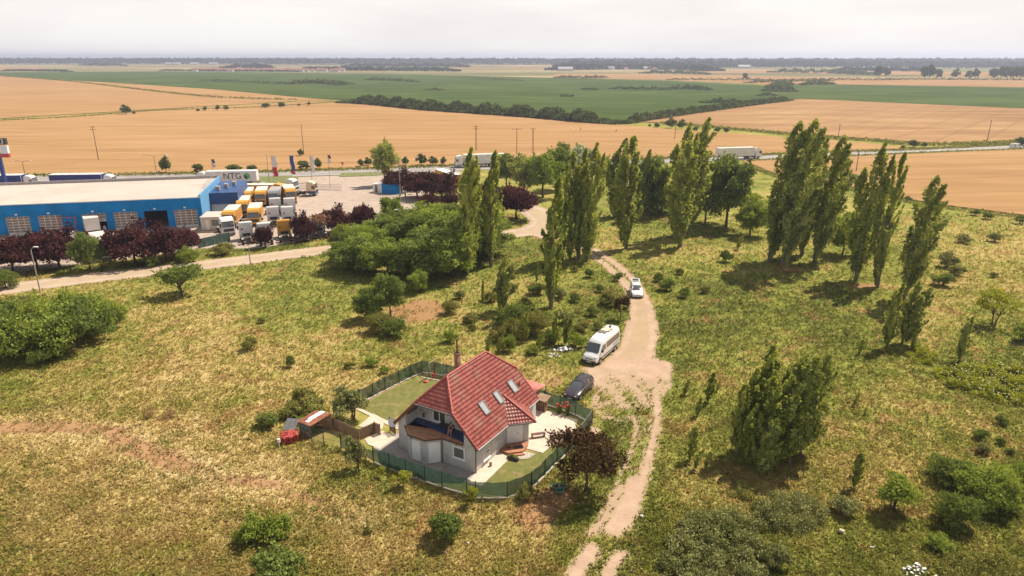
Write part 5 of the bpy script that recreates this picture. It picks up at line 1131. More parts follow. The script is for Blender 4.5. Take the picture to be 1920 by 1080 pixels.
k = MB(); k.box(-.7, .7, -.2, .2, .38, .43); k.build('seat', m_brown, t_)
for x in (-.6, .6): k = MB(); k.box(x - .04, x + .04, -.18, .18, 0, .38); k.build('leg', m_brown, t_)
t_ = thing('flower_trough', 'dark trough with plants beside the terracotta steps', 'planter', P(962, 862), -HOUSE_T)
k = MB(); k.box(-.55, .55, -.14, .14, .04, .3); k.build('box', m_dark, t_); v, f, tn = sprig_mesh(8, .35, .9, 260, .07, 14, 0); k = link('flowers', npmesh('flowers', v, f, L_brt, tone=tn), t_); k.location = (0, 0, .25); k.scale = (1.1, .35, 1)
k = MB(); [k.box(x, x + .1, -.14, .14, .31, .38) for x in (0, .16)]; o = k.build('pair_of_shoes', m_dark); o.location = HL(.45, 4.6); tag(o, 'dark shoes left on the terracotta landing at the wall', 'shoes')
k = MB(); k.box(-.4, .4, -.22, .22, .302, .325); o = k.build('door_mat', m_dark); o.location = HL(1.25, 5.15); o.rotation_euler = (0, 0, -HOUSE_T + .78); tag(o, 'dark door mat in front of the white porch door', 'mat')
t_ = thing('flower_pot', 'terracotta pot on the concrete walk by the right wall', 'pot', HL(.55, 1.6)); k = MB(); k.cyl((0, 0, .06), (0, 0, .28), .10, .14, 10); k.build('pot', m_step, t_); v, f, tn = sprig_mesh(9, .25, .3, 60, .06, 5, 0); k = link('plant', npmesh('plant', v, f, L_brd, tone=tn), t_); k.location = (0, 0, .25)

# ---------------------------------------------------------------- fence with green shade cloth
def meshcloth():
    m, t, o = newmat('green_shade_cloth'); d = t.nodes.new('ShaderNodeBsdfDiffuse'); tcn = t.nodes.new('ShaderNodeTexCoord')
    c = mixc(t, noise(t, tcn.outputs['Object'], .9, 4), (.03, .065, .045), (.075, .15, .11)); t.links.new(c, d.inputs[0])
    tl = t.nodes.new('ShaderNodeBsdfTranslucent'); t.links.new(c, tl.inputs[0]); x0 = t.nodes.new('ShaderNodeMixShader'); x0.inputs[0].default_value = .3
    t.links.new(d.outputs[0], x0.inputs[1]); t.links.new(tl.outputs[0], x0.inputs[2])
    tr = t.nodes.new('ShaderNodeBsdfTransparent'); x = t.nodes.new('ShaderNodeMixShader'); x.inputs[0].default_value = .84
    t.links.new(tr.outputs[0], x.inputs[1]); t.links.new(x0.outputs[0], x.inputs[2]); t.links.new(x.outputs[0], o.inputs[0]); return m
m_cloth = meshcloth(); m_green = simple('green_steel', (.02, .06, .04), .5)
m_kerb = simple('fence_kerb', (.48, .40, .33), .9, var=.15, vs=3, bump=.3, bs=10)
def fence(label, pts, h=1.62, cloth=True, kerb=True, wire=False):
    t_ = thing('garden_fence', label, 'fence', pts[0]); o = Vector(pts[0]); P_ = [Vector(p) - o for p in pts]; dn = Vector((0, 0, 1))
    for p in P_:
        k = MB(); k.box(p.x - .035, p.x + .035, p.y - .035, p.y + .035, 0, h + .06); k.box(p.x - .045, p.x + .045, p.y - .045, p.y + .045, h + .06, h + .08); k.build('post', m_green, t_)
    if kerb:
        k = MB(); [k.beam(a + dn * .07, c + dn * .07, .16, .16) for a, c in zip(P_, P_[1:])]; k.build('kerb', m_kerb, t_)
    r = random.Random(len(pts) + int(abs(o.x) * 7))
    for a, c in zip(P_, P_[1:]):
        k = MB(); n = 10; m_ = 4; d = (c - a); nn = Vector((-d.y, d.x, 0)).normalized(); vs = []
        for j in range(m_ + 1):
            for i in range(n + 1): vs.append(a + d * (i / n) + dn * (.17 + (h - .2) * j / m_ - (.05 * math.sin(math.pi * i / n) if j == m_ else 0)) + nn * (.05 + .05 * math.sin(i * 1.1 + j + r.random()) * math.sin(math.pi * i / n)))
        k.add(vs, [(j * (n + 1) + i, j * (n + 1) + i + 1, (j + 1) * (n + 1) + i + 1, (j + 1) * (n + 1) + i) for j in range(m_) for i in range(n)])
        if cloth: k.build('shade_cloth', m_cloth, t_)
        if wire or not cloth:
            k = MB(); [k.cyl(a + d * (i / 30) + dn * .1, a + d * (i / 30) + dn * (h - .05), .008, n=4) for i in range(31)]; [k.cyl(a + dn * z, c + dn * z, .012, n=4) for z in (.15, h * .5, h - .05)]; k.build('wire_panel', m_green, t_)
    return t_
FR = [P(*q) for q in [(700.5,868.6),(730.5,881),(761,892),(797,905),(829,916),(875,929),(892,936),(951,936),(997,917)]]
fence('green cloth fence along the front of the plot, curving round to the front lawn', FR)
fence('green cloth fence climbing beside the bronze plum tree from the front corner to the gate', [P(*q) for q in [(997,917),(1022,893),(1045,868),(1066,850),(1083,832)]])
fence('green cloth fence along the back left of the garden lawn', [P(*q) for q in [(626,779),(652,768),(675,757),(700,745),(723,733),(749,720),(771,709),(792,700)]])
fence('green cloth fence behind the swing frame, running behind the house', [P(*q) for q in [(792,700),(815,703),(838,708),(862,713),(900,722),(960,740),(1021,760)]])
fence('green cloth fence behind the patio in front of the dark estate car', [P(*q) for q in [(1021,760),(1050,769),(1079,780),(1110,797)]])
fence('see-through wire fence in front of the shed yard', [P(*q) for q in [(585,829),(608,837),(640,843)]], cloth=False, kerb=False)
fence('low green cloth fence between the wire fence and the small fruit tree', [P(*q) for q in [(640,843),(672,855),(700.5,868.6)]], 1.25, kerb=False)
t_ = thing('gate', 'green sheet gate with pale top rail at the right corner of the plot', 'gate', P(1088, 828)); o = t_.location; q_ = P(1110, 797) - o; k = MB(); dn = Vector((0, 0, 1))
m_ggreen = simple('gate_sheet', (.07, .10, .085), .5, var=.2, vs=3)
for i, (s0, s1) in enumerate(((.04, .48), (.52, .96))):
    k = MB(); a, c = q_ * s0, q_ * s1; k.beam(a + dn * .85, c + dn * .85, .03, 1.5); g_ = k.build('gate_leaf', m_ggreen, t_)
    k = MB(); k.beam(a + dn * 1.64, c + dn * 1.64, .05, .05); [k.beam(a.lerp(c, s) + dn * .1, a.lerp(c, s) + dn * 1.6, .05, .05) for s in (0, .5, 1)]; k.build('gate_frame', m_zinc, g_)
for p in (Vector((0, 0, 0)), P(1083, 832) - o): k = MB(); k.box(p.x - .06, p.x + .06, p.y - .06, p.y + .06, 0, 1.75); k.build('gate_post', m_green, t_)

# ---------------------------------------------------------------- shed yard, reed screen and the rest of the plot
m_rust = simple('rusty_sheet', (.33, .12, .065), .8, var=.2, vs=2.5, bump=.0, stain=((.42, .22, .14), 2.2))
S = [P(557,790,1.45), P(581,799.5,1.35), P(623,774.5,1.75), P(593,769,1.85)]
t_ = thing('shed', 'low shed with rusty corrugated roof and patchwork board walls left of the reed screen', 'shed', P(561, 816)); o = t_.location
k = MB(); n = 14; A, B_, C_, D_ = [p - o for p in S]
for i in range(n):
    for s0, s1, dz in ((i / n, (i + .5) / n, .025), ((i + .5) / n, (i + 1) / n, 0)):
        k.slab([A.lerp(B_, s0) + Vector((0, 0, dz)), A.lerp(B_, s1) + Vector((0, 0, dz)), D_.lerp(C_, s1) + Vector((0, 0, dz)), D_.lerp(C_, s0) + Vector((0, 0, dz))], .02)
rf = k.build('roof', m_rust, t_)
m_gb = simple('green_boards', (.10, .15, .12), .8, var=.2, vs=4); m_pb = simple('pinkish_boards', (.30, .20, .18), .85, var=.25, vs=4)
def wallbetween(a, c, z0, z1a, z1c, mat, nm, boards=5, inset=.08):
    k = MB(); d = (c - a); 
    for i in range(boards):
        f0, f1 = i / boards, (i + .92) / boards
        k.slab([Vector((a.x, a.y, z0 + (z1a - z0) * f0)), Vector((c.x, c.y, z0 + (z1c - z0) * f0)), Vector((c.x, c.y, z0 + (z1c - z0) * f1)), Vector((a.x, a.y, z0 + (z1a - z0) * f1))], .03)
    return k.build(nm, mat, t_)
def sh(v, z=0): return Vector((v.x, v.y, z))
cA, cB, cC, cD = A.lerp(C_, .04), B_.lerp(D_, .04), C_.lerp(A, .04), D_.lerp(B_, .04)
wallbetween(cA, cB, .65, 1.38, 1.3, m_gb, 'wall', 4); wallbetween(cA, cB, 0, .62, .62, m_pb, 'wall', 3); wallbetween(cA, cD, 0, 1.38, 1.78, m_pb, 'wall'); wallbetween(cD, cC, 0, 1.78, 1.7, m_wood, 'wall')
k = MB(); k.box(cB.x - .05, cB.x + .05, cB.y - .05, cB.y + .05, 0, 1.3); k.box(cC.x - .05, cC.x + .05, cC.y - .05, cC.y + .05, 0, 1.7); k.build('post', m_wood, t_)
def onshed(u, v, up): q = A.lerp(B_, u).lerp(D_.lerp(C_, u), v); return q + o + Vector((0, 0, up))
for i, (u0, u1, v0, v1, lab) in enumerate([(.30, .62, .62, .98, 'large white panel lying at the upper end of the rusty shed roof'), (.30, .62, .33, .60, 'white panel in the middle of the rusty shed roof'), (.42, .66, .12, .30, 'small white panel at the lower edge of the rusty shed roof')]):
    k = MB(); c0 = onshed((u0 + u1) / 2, (v0 + v1) / 2, .05); k.slab([onshed(u0, v0, .06) - c0, onshed(u1, v0, .06) - c0, onshed(u1, v1, .06) - c0, onshed(u0, v1, .06) - c0], .03)
    ob = k.build('white_panel', m_whitep); ob.location = c0; tag(ob, lab, 'panel')
m_redpl = simple('red_tiles', (.40, .05, .04), .55, var=.25, vs=5)
r_ = random.Random(2); k = MB(); 
for i in range(7):
    for j in range(3):
        for l in range(2): x, y = -.75 + i * .23, -.45 + j * .42; k.M = Matrix.Translation((x, y, .05 + l * .38)) @ Matrix.Rotation(r_.uniform(-.15, .15), 4, 'Z') @ Matrix.Rotation(r_.uniform(-.3, .3), 4, 'X'); k.box(-.03, .17, -.19, .19, 0, .34)
ob = k.build('tile_pile', m_redpl); ob.location = P(543, 826); ob.rotation_euler = (0, 0, .4); tag(ob, 'pile of spare red roof tiles on the grass left of the shed', 'roof tiles')
k = MB(); k.slab([(-.7, -.5, .08), (.5, -.6, .05), (.8, .5, .75), (-.4, .6, .8)], .03); ob = k.build('metal_sheet', m_zinc); ob.location = P(545, 803); tag(ob, 'loose grey metal sheet leaning behind the red tile pile', 'metal sheet')
t_ = thing('meter_post', 'short white meter post standing in the grass left of the tile pile', 'post', P(524, 839)); k = MB(); k.cyl((0, 0, 0), (0, 0, .6), .04); k.build('pole', m_whitep, t_); k = MB(); k.box(-.12, .12, -.09, .09, .55, .9); k.build('box', m_whitep, t_)
m_reed = simple('reed_mat', (.27, .17, .11), .9, var=.3, vs=14, bump=.4, bs=30)
def panelrun(nm, label, cat, pts, h, mat, th=.05, post=True):
    t_ = thing(nm, label, cat, pts[0]); o = t_.location; k = MB()
    for a, c in zip(pts, pts[1:]): 
        a = a - o; c = c - o; m_ = max(2, int((c - a).length / .07))
        for i in range(m_): k.beam(a.lerp(c, (i + .5) / m_) + Vector((0, 0, .02)), a.lerp(c, (i + .5) / m_) + Vector((0, 0, h + .05 * math.sin(i * 2.3))), (c - a).length / m_ * 1.02, th * (1 if i % 2 else .7), (c - a).normalized())
    k.build('panel', mat, t_)
    for p in pts: k = MB(); p = p - o; k.box(p.x - .05, p.x + .05, p.y - .05, p.y + .05, 0, h + .08); k.build('post', m_wood, t_)
panelrun('reed_screen', 'brown reed screen enclosing the shed yard beside the paved corner', 'screen', [P(622,803), P(648,814), P(674,826), P(703,812), P(713,816)], 1.15, m_reed)
crisp('sandy_bed', [(672,800),(700,776),(722,788),(716,806),(703,812),(674,826)][:4], m_conc, .05)
crisp('concrete_edge', [(668,768),(672,765),(750,800),(744,806)], m_conc, .06)
for pts in ([(770,709.5),(668,769)], [(793,705),(860,718)]):
    strip('garden_kerb', np.array([P(*q)[:2] for q in pts]), -.5, -.32, .09, m_kerb)
t_ = thing('garden_gate', 'narrow white picket gate between the reed screen and the house', 'gate', P(736, 812)); k = MB(); [k.box(-.4 + i * .13, -.33 + i * .13, -.02, .02, .1, 1.15) for i in range(7)]; k.box(-.42, .5, .02, .05, .35, .42); k.box(-.42, .5, .02, .05, .9, .97); k.build('pickets', m_wood, t_); k = MB(); k.box(-.5, -.42, -.04, .04, 0, 1.5); k.box(.5, .58, -.04, .04, 0, 1.3); k.build('gate_post', m_dark, t_); t_.rotation_euler = (0, 0, -.9)
# swing frame, chair, toys
m_pole = simple('yellowed_pole', (.42, .33, .20), .7)
a, c = P(805, 712), P(821, 702); t_ = thing('swing_frame', 'thin wooden swing frame in the far corner of the garden lawn', 'swing', a); c = c - a; h = 2.0
k = MB(); [k.cyl(p + Vector(s), p + Vector((0, 0, h)), .035) for p in (Vector((0, 0, 0)), c) for s in ((-.35, .1, 0), (.35, -.1, 0))]; k.cyl((0, 0, h), c + Vector((0, 0, h)), .035); k.build('frame', m_pole, t_)
k = MB(); m1 = c * .5; k.cyl(m1 + Vector((0, -.2, h)), m1 + Vector((0, -.2, .5)), .008); k.cyl(m1 + Vector((0, .2, h)), m1 + Vector((0, .2, .5)), .008); k.box(m1.x - .12, m1.x + .12, m1.y - .24, m1.y + .24, .46, .5); k.build('seat', simple('red_plastic', (.55, .06, .05), .5), t_)
t_ = thing('garden_chair', 'small pale green garden chair by the fence behind the swing', 'chair', P(833, 708), .3); m_pg = simple('pale_green_plastic', (.28, .42, .30), .5)
k = MB(); k.box(-.22, .22, -.22, .22, .38, .42); k.build('seat', m_pg, t_); k = MB(); k.box(-.22, -.17, .2, .24, .4, .85); k.box(.17, .22, .2, .24, .4, .85); k.box(-.17, .17, .2, .24, .72, .82); k.box(-.17, .17, .2, .24, .54, .6); k.build('backrest', m_pg, t_)
for x in (-.19, .19):
    for y in (-.19, .19): k = MB(); k.cyl((x, y, 0), (x, y, .38), .02); k.build('leg', m_pg, t_)
for q, lab in (((799, 717), 'round red plastic toy on the lawn in front of the swing'), ((813, 707), 'round red plastic toy beneath the swing')):
    k = MB(); k.cyl((0, 0, .04), (0, 0, .16), .22, .26, 14); k.cyl((0, 0, .16), (0, 0, .2), .26, .2, 14); ob = k.build('toy', bpy.data.materials['red_plastic'], None, True); ob.location = P(*q); tag(ob, lab, 'toy')
m_rose = simple('red_flowers', (.62, .05, .05), .6)
for q, h, lab in (((1049, 775), 1.05, 'dark rose bush with red blooms at the patio fence, left one'), ((1064, 779), 1.25, 'rose bush with the brightest red blooms at the patio fence, right one')):
    t_ = thing('rose_bush', lab, 'bush', P(*q)); v, f, tn = sprig_mesh(int(h * 100), h, .8, 900, .08, 12, 0); link('foliage', npmesh('foliage', v, f, L_brd, tone=tn), t_)
    [MB().sphere((r_.uniform(-.3, .3), r_.uniform(-.3, .3), h * r_.uniform(.75, 1.1)), r_.uniform(.05, .09), 4).build('bloom', m_rose, t_) for i in range(14)]
# tyres under the plum tree
m_tyg = simple('green_painted_tyre', (.06, .15, .10), .7, var=.2, vs=5)
for q, lab in (((1056, 914), 'green painted tyre on the bare soil, nearest the tree trunk'), ((1049, 922), 'green painted tyre lying lowest of the three'), ((1041, 915), 'green painted tyre nearest the fence')):
    k = MB(); n = 18; vs = []
    for i in range(n):
        a = i * 2 * math.pi / n
        for j in range(8): c_ = j * math.pi / 4; rr_ = .34 + .09 * math.cos(c_); vs.append((math.cos(a) * rr_, math.sin(a) * rr_, .1 + .1 * math.sin(c_)))
    k.add(vs, [(i * 8 + j, ((i + 1) % n) * 8 + j, ((i + 1) % n) * 8 + (j + 1) % 8, i * 8 + (j + 1) % 8) for i in range(n) for j in range(8)]); ob = k.build('tyre', m_tyg, None, True); ob.location = P(*q); tag(ob, lab, 'tyre', 'tyres under the plum tree')
# rubbish heaps and stones
def heap(name, label, q, n, s, sp, mat, seed, cat='rubbish'):
    r = random.Random(seed); k = MB(); sp = sp * (.35 if n < 10 else 1)
    for i in range(n):
        k.M = Matrix.Translation((r.gauss(0, sp), r.gauss(0, sp * .6), r.uniform(.03, s))) @ Matrix.Rotation(r.uniform(0, 3), 4, 'Z') @ Matrix.Rotation(r.uniform(-.8, .8), 4, 'X'); a = s * r.uniform(.3, 1); k.sphere((0, 0, 0), a * .6, 4, r.uniform(.3, .9)) if r.random() < .5 else k.box(-a / 2, a / 2, -a / 3, a / 3, 0, a * .25)
    ob = k.build(name, mat); ob.location = P(*q); return tag(ob, label, cat)
m_rub = simple('white_rubbish', (.72, .70, .68), .6, var=.15, vs=6)
heap('rubbish_heap', 'heap of white sacks in the grass left of the white minibus', (1056, 657), 26, .5, .55, m_rub, 1)
heap('rubbish_heap', 'scattered pale rubbish left of the white sacks', (1035, 668), 16, .25, .4, m_rub, 2)
heap('rubbish_heap', 'white rubbish dumped in the grass near the bottom right', (1716, 1072), 30, .28, .5, m_rub, 3)
heap('rubbish_heap', 'two pale scraps in the grass above the bottom right rubbish', (1635, 1027), 6, .15, .2, m_rub, 4)
heap('pale_stone', 'pale stone in the dry grass beside the lower track', (1203, 970), 3, .22, .1, m_rub, 5, 'stone'); heap('pale_stone', 'white scrap on the grass below the round green bush', (878, 1020), 3, .18, .08, m_rub, 6, 'rubbish'); heap('pale_stone', 'small white scrap in the left meadow above the bottom bushes', (367, 819), 3, .16, .08, m_rub, 7, 'rubbish'); heap('pale_stone', 'pale boards lying in the grass below the sandy patch', (1578, 1000), 8, .3, .3, simple('cream_boards', (.6, .5, .38), .8), 8, 'boards')
heap('pale_stone', 'pale dead branches beneath the far right leaning poplars', (1520, 551), 4, .3, .5, m_bark, 9, 'branches')

# ---------------------------------------------------------------- people and animals
def skin(name, joints, edges, mat, parent=None, sub=2):
    "joints {n:(x,y,z,r)}; grows one continuous surface"
    ks = list(joints); me = bpy.data.meshes.new(name); me.from_pydata([joints[k][:3] for k in ks], [(ks.index(a), ks.index(b)) for a, b in edges], []); ob = bpy.data.objects.new(name, me); COL.objects.link(ob)
    md = ob.modifiers.new('skin', 'SKIN'); md.use_smooth_shade = True
    for i, k in enumerate(ks): me.skin_vertices[0].data[i].radius = (joints[k][3],) * 2
    me.skin_vertices[0].data[0].use_root = True
    s_ = ob.modifiers.new('sub', 'SUBSURF'); s_.levels = sub; s_.render_levels = sub
    dg = bpy.context.evaluated_depsgraph_get(); dg.update(); nm_ = bpy.data.meshes.new_from_object(ob.evaluated_get(dg)); nm_.name = name; bpy.data.objects.remove(ob)
    nm_.materials.clear(); [nm_.materials.append(m) for m in (mat if isinstance(mat, list) else [mat])]; return link(name, nm_, parent), nm_
m_skin = simple('skin', (.50, .27, .18), .6, var=.04); m_hair = simple('brown_hair', (.10, .045, .02), .7); m_blackc = simple('black_cloth', (.02, .02, .022), .9); m_bluec = simple('blue_cloth', (.12, .22, .38), .9); m_navy = simple('navy_cloth', (.02, .03, .07), .9)
def person(label, loc, rz, seated, top, bottom, legskin):
    t_ = thing('person', label, 'person', loc, rz)
    if seated:
        J = {'pel': (0, 0, .50, .14), 'bel': (.06, 0, .64, .13), 'che': (.16, 0, .84, .14), 'nek': (.25, 0, 1.0, .055), 'hed': (.30, 0, 1.10, .09), 'top': (.31, 0, 1.2, .085),
             'nos': (.395, 0, 1.11, .02), 'sl': (.18, .17, .93, .06), 'el': (.30, .22, .70, .045), 'wl': (.46, .16, .62, .032), 'hl': (.53, .14, .60, .03), 'sr': (.18, -.17, .93, .06), 'er': (.32, -.2, .70, .045), 'wr': (.48, -.1, .60, .032), 'hr': (.55, -.07, .58, .03),
             'tl': (.08, .1, .50, .09), 'kl': (.45, .16, .50, .062), 'al': (.42, .16, .10, .04), 'fl': (.56, .17, .05, .035), 'tr': (.08, -.1, .50, .09), 'kr': (.46, -.14, .50, .062), 'ar': (.50, -.14, .10, .04), 'fr': (.64, -.15, .05, .035)}
    else:
        J = {'pel': (0, 0, .95, .14), 'bel': (0, 0, 1.1, .125), 'che': (0, 0, 1.32, .145), 'nek': (0, 0, 1.5, .055), 'hed': (.02, 0, 1.60, .09), 'top': (.01, 0, 1.7, .085), 'nos': (.11, 0, 1.6, .02),
             'sl': (0, .19, 1.42, .06), 'el': (0, .26, 1.15, .045), 'wl': (.08, .27, .92, .032), 'hl': (.1, .27, .84, .03), 'sr': (0, -.19, 1.42, .06), 'er': (0, -.26, 1.15, .045), 'wr': (.08, -.27, .92, .032), 'hr': (.1, -.27, .84, .03),
             'tl': (0, .1, .88, .09), 'kl': (.03, .11, .48, .06), 'al': (0, .11, .09, .042), 'fl': (.14, .12, .04, .035), 'tr': (0, -.1, .88, .09), 'kr': (.02, -.11, .48, .06), 'ar': (-.02, -.11, .09, .042), 'fr': (.12, -.12, .04, .035)}
    for h, w_, s_ in (('hl', 'wl', 1), ('hr', 'wr', -1)):
        p = Vector(J[h][:3]); d = (p - Vector(J[w_][:3])).normalized()
        for i, (l, o_) in enumerate(((.075, -.03), (.085, -.01), (.08, .01), (.065, .03))):
            J['%sf%d' % (h, i)] = (*(p + d * l + Vector((0, o_, -.02 * i))), .009)
        J[h + 'th'] = (*(p + d * .03 + Vector((.02, -s_ * .05, 0))), .010)
    E_ = [('pel', 'bel'), ('bel', 'che'), ('che', 'nek'), ('nek', 'hed'), ('hed', 'top'), ('hed', 'nos'), ('che', 'sl'), ('sl', 'el'), ('el', 'wl'), ('wl', 'hl'), ('che', 'sr'), ('sr', 'er'), ('er', 'wr'), ('wr', 'hr'), ('pel', 'tl'), ('tl', 'kl'), ('kl', 'al'), ('al', 'fl'), ('pel', 'tr'), ('tr', 'kr'), ('kr', 'ar'), ('ar', 'fr')]
    E_ += [(h, '%sf%d' % (h, i)) for h in ('hl', 'hr') for i in range(4)] + [(h, h + 'th') for h in ('hl', 'hr')]
    body, me = skin('body', J, E_, m_skin, t_)
    shirt = {k: (*J[k][:3], J[k][3] * 1.12) for k in ('bel', 'che', 'sl', 'sr')}
    for s_ in ('l', 'r'): shirt['m' + s_] = (*Vector(J['s' + s_][:3]).lerp(Vector(J['e' + s_][:3]), .6), .062)
    shirt['hip'] = (*J['pel'][:3], .155)
    skin('shirt', shirt, [('che', 'bel'), ('bel', 'hip'), ('che', 'sl'), ('sl', 'ml'), ('che', 'sr'), ('sr', 'mr')], top, t_)
    tr = {'pel': (*J['pel'][:3], .15)}
    for s_ in ('l', 'r'):
        tr['t' + s_] = (*J['t' + s_][:3], .105); kk = Vector(J['k' + s_][:3]); tt_ = Vector(J['t' + s_][:3])
        tr['k' + s_] = (*(tt_.lerp(kk, .75) if legskin else kk), .075)
        if not legskin: tr['a' + s_] = (*J['a' + s_][:3], .06)
    skin('shorts' if legskin else 'trousers', tr, [('pel', 'tl'), ('tl', 'kl'), ('pel', 'tr'), ('tr', 'kr')] + ([] if legskin else [('kl', 'al'), ('kr', 'ar')]), bottom, t_)
    k = MB(); h = Vector(J['top'][:3]); k.sphere(h + Vector((-.025, 0, -.015)), .098, 8, .95); k.build('hair', m_hair, t_, True)
    k = MB(); hd = Vector(J['hed'][:3]); [k.sphere(hd + Vector((.083, s_ * .03, .015)), .012, 4) for s_ in (-1, 1)]; k.build('eyes', m_dark, t_)
    return t_
person('person with brown hair in a black top sitting on the balcony, leaning forward', HW(-2.95, 1.0, 2.51), -HOUSE_T - 1.75, True, m_blackc, m_blackc, True)

def hen():
    t_ = thing('hen', 'small black hen on the grass between the two wheel tracks', 'hen', P(1196, 770), 2.6)
    J = {'bod': (0, 0, .2, .095), 'bre': (.09, 0, .22, .08), 'tai': (-.13, 0, .27, .05), 'tip': (-.24, 0, .37, .03), 'nek': (.16, 0, .31, .04), 'hed': (.19, 0, .39, .032), 'bek': (.235, 0, .385, .008)}
    skin('body', J, [('bod', 'bre'), ('bod', 'tai'), ('tai', 'tip'), ('bre', 'nek'), ('nek', 'hed'), ('hed', 'bek')], m_blackc, t_)
    for s_ in (-1, 1): k = MB(); k.cyl((.02, s_ * .04, 0), (.02, s_ * .04, .14), .01); k.box(-.02, .08, s_ * .04 - .02, s_ * .04 + .02, 0, .012); k.build('leg', m_pole, t_)
    k = MB(); k.box(.18, .22, -.005, .005, .41, .45); k.build('comb', m_rose, t_)
hen()
# ================================================================ vehicles (x forward, y to their left)
def paint(name, col, rough=.3, var=.03): 
    m, t, o = newmat(name); b = t.nodes.new('ShaderNodeBsdfPrincipled'); tcn = t.nodes.new('ShaderNodeTexCoord')
    c = mixc(t, smooth_(t, noise(t, tcn.outputs['Object'], 1.3, 5, .7), .3, .75), col, tuple(k * (1 - var * 3) for k in col)); t.links.new(c, b.inputs['Base Color'])
    b.inputs['Roughness'].default_value = rough; b.inputs['Coat Weight'].default_value = .3; b.inputs['Coat Roughness'].default_value = .1; t.links.new(b.outputs[0], o.inputs[0]); return m
V_white = paint('white_lacquer', (.72, .71, .69)); V_dark = paint('dark_plum_lacquer', (.045, .035, .042), .22); V_yel = paint('yellow_lacquer', (.62, .30, .03), .45); V_blue = paint('blue_lacquer', (.025, .05, .20), .35); V_cream = paint('cream_lacquer', (.62, .52, .36), .4); V_red = paint('red_lacquer', (.45, .04, .05), .35); V_grey = paint('grey_lacquer', (.30, .30, .31), .3); V_silver = paint('silver_lacquer', (.42, .45, .47), .25)
V_bluec = simple('navy_curtain', (.02, .035, .16), .6); V_wbox = simple('white_box_panel', (.70, .67, .63), .55, var=.06, vs=.6, stain=((.60, .55, .48), .7)); V_ybox = simple('yellow_box_panel', (.55, .25, .035), .6, var=.08, vs=.6, stain=((.42, .20, .07), .5)); V_gbox = simple('grey_box_panel', (.36, .33, .30), .6, var=.1); V_roofw = simple('dirty_white_roof', (.62, .57, .50), .7, var=.08, vs=.8, stain=((.45, .33, .22), .6))
m_tyre = simple('tyre_rubber', (.022, .021, .02), .85); m_rim = simple('alloy_rim', (.42, .42, .43), .35, .6); m_chas = simple('chassis_black', (.05, .04, .037), .7, var=.3, vs=3); m_lamp = simple('lamp_glass', (.62, .62, .60), .15); m_tail = simple('tail_lamp', (.5, .03, .02), .25); m_orange = simple('orange_lamp', (.6, .15, .03), .4); m_plate = simple('number_plate', (.7, .7, .68), .5)
def wheel(par, x, y, r, w, side):
    k = MB(); k.cyl((x, y - w / 2, r), (x, y + w / 2, r), r, n=16); t_ = k.build('wheel', m_tyre, par, True)
    k = MB(); yy = y + side * (w / 2 + .006); k.cyl((x, yy - .012 * side, r), (x, yy + .004 * side, r), r * .62, n=14); k.build('rim', m_rim, t_)
    return t_
def slabp(k, pts, th=.02): k.slab(pts, th)
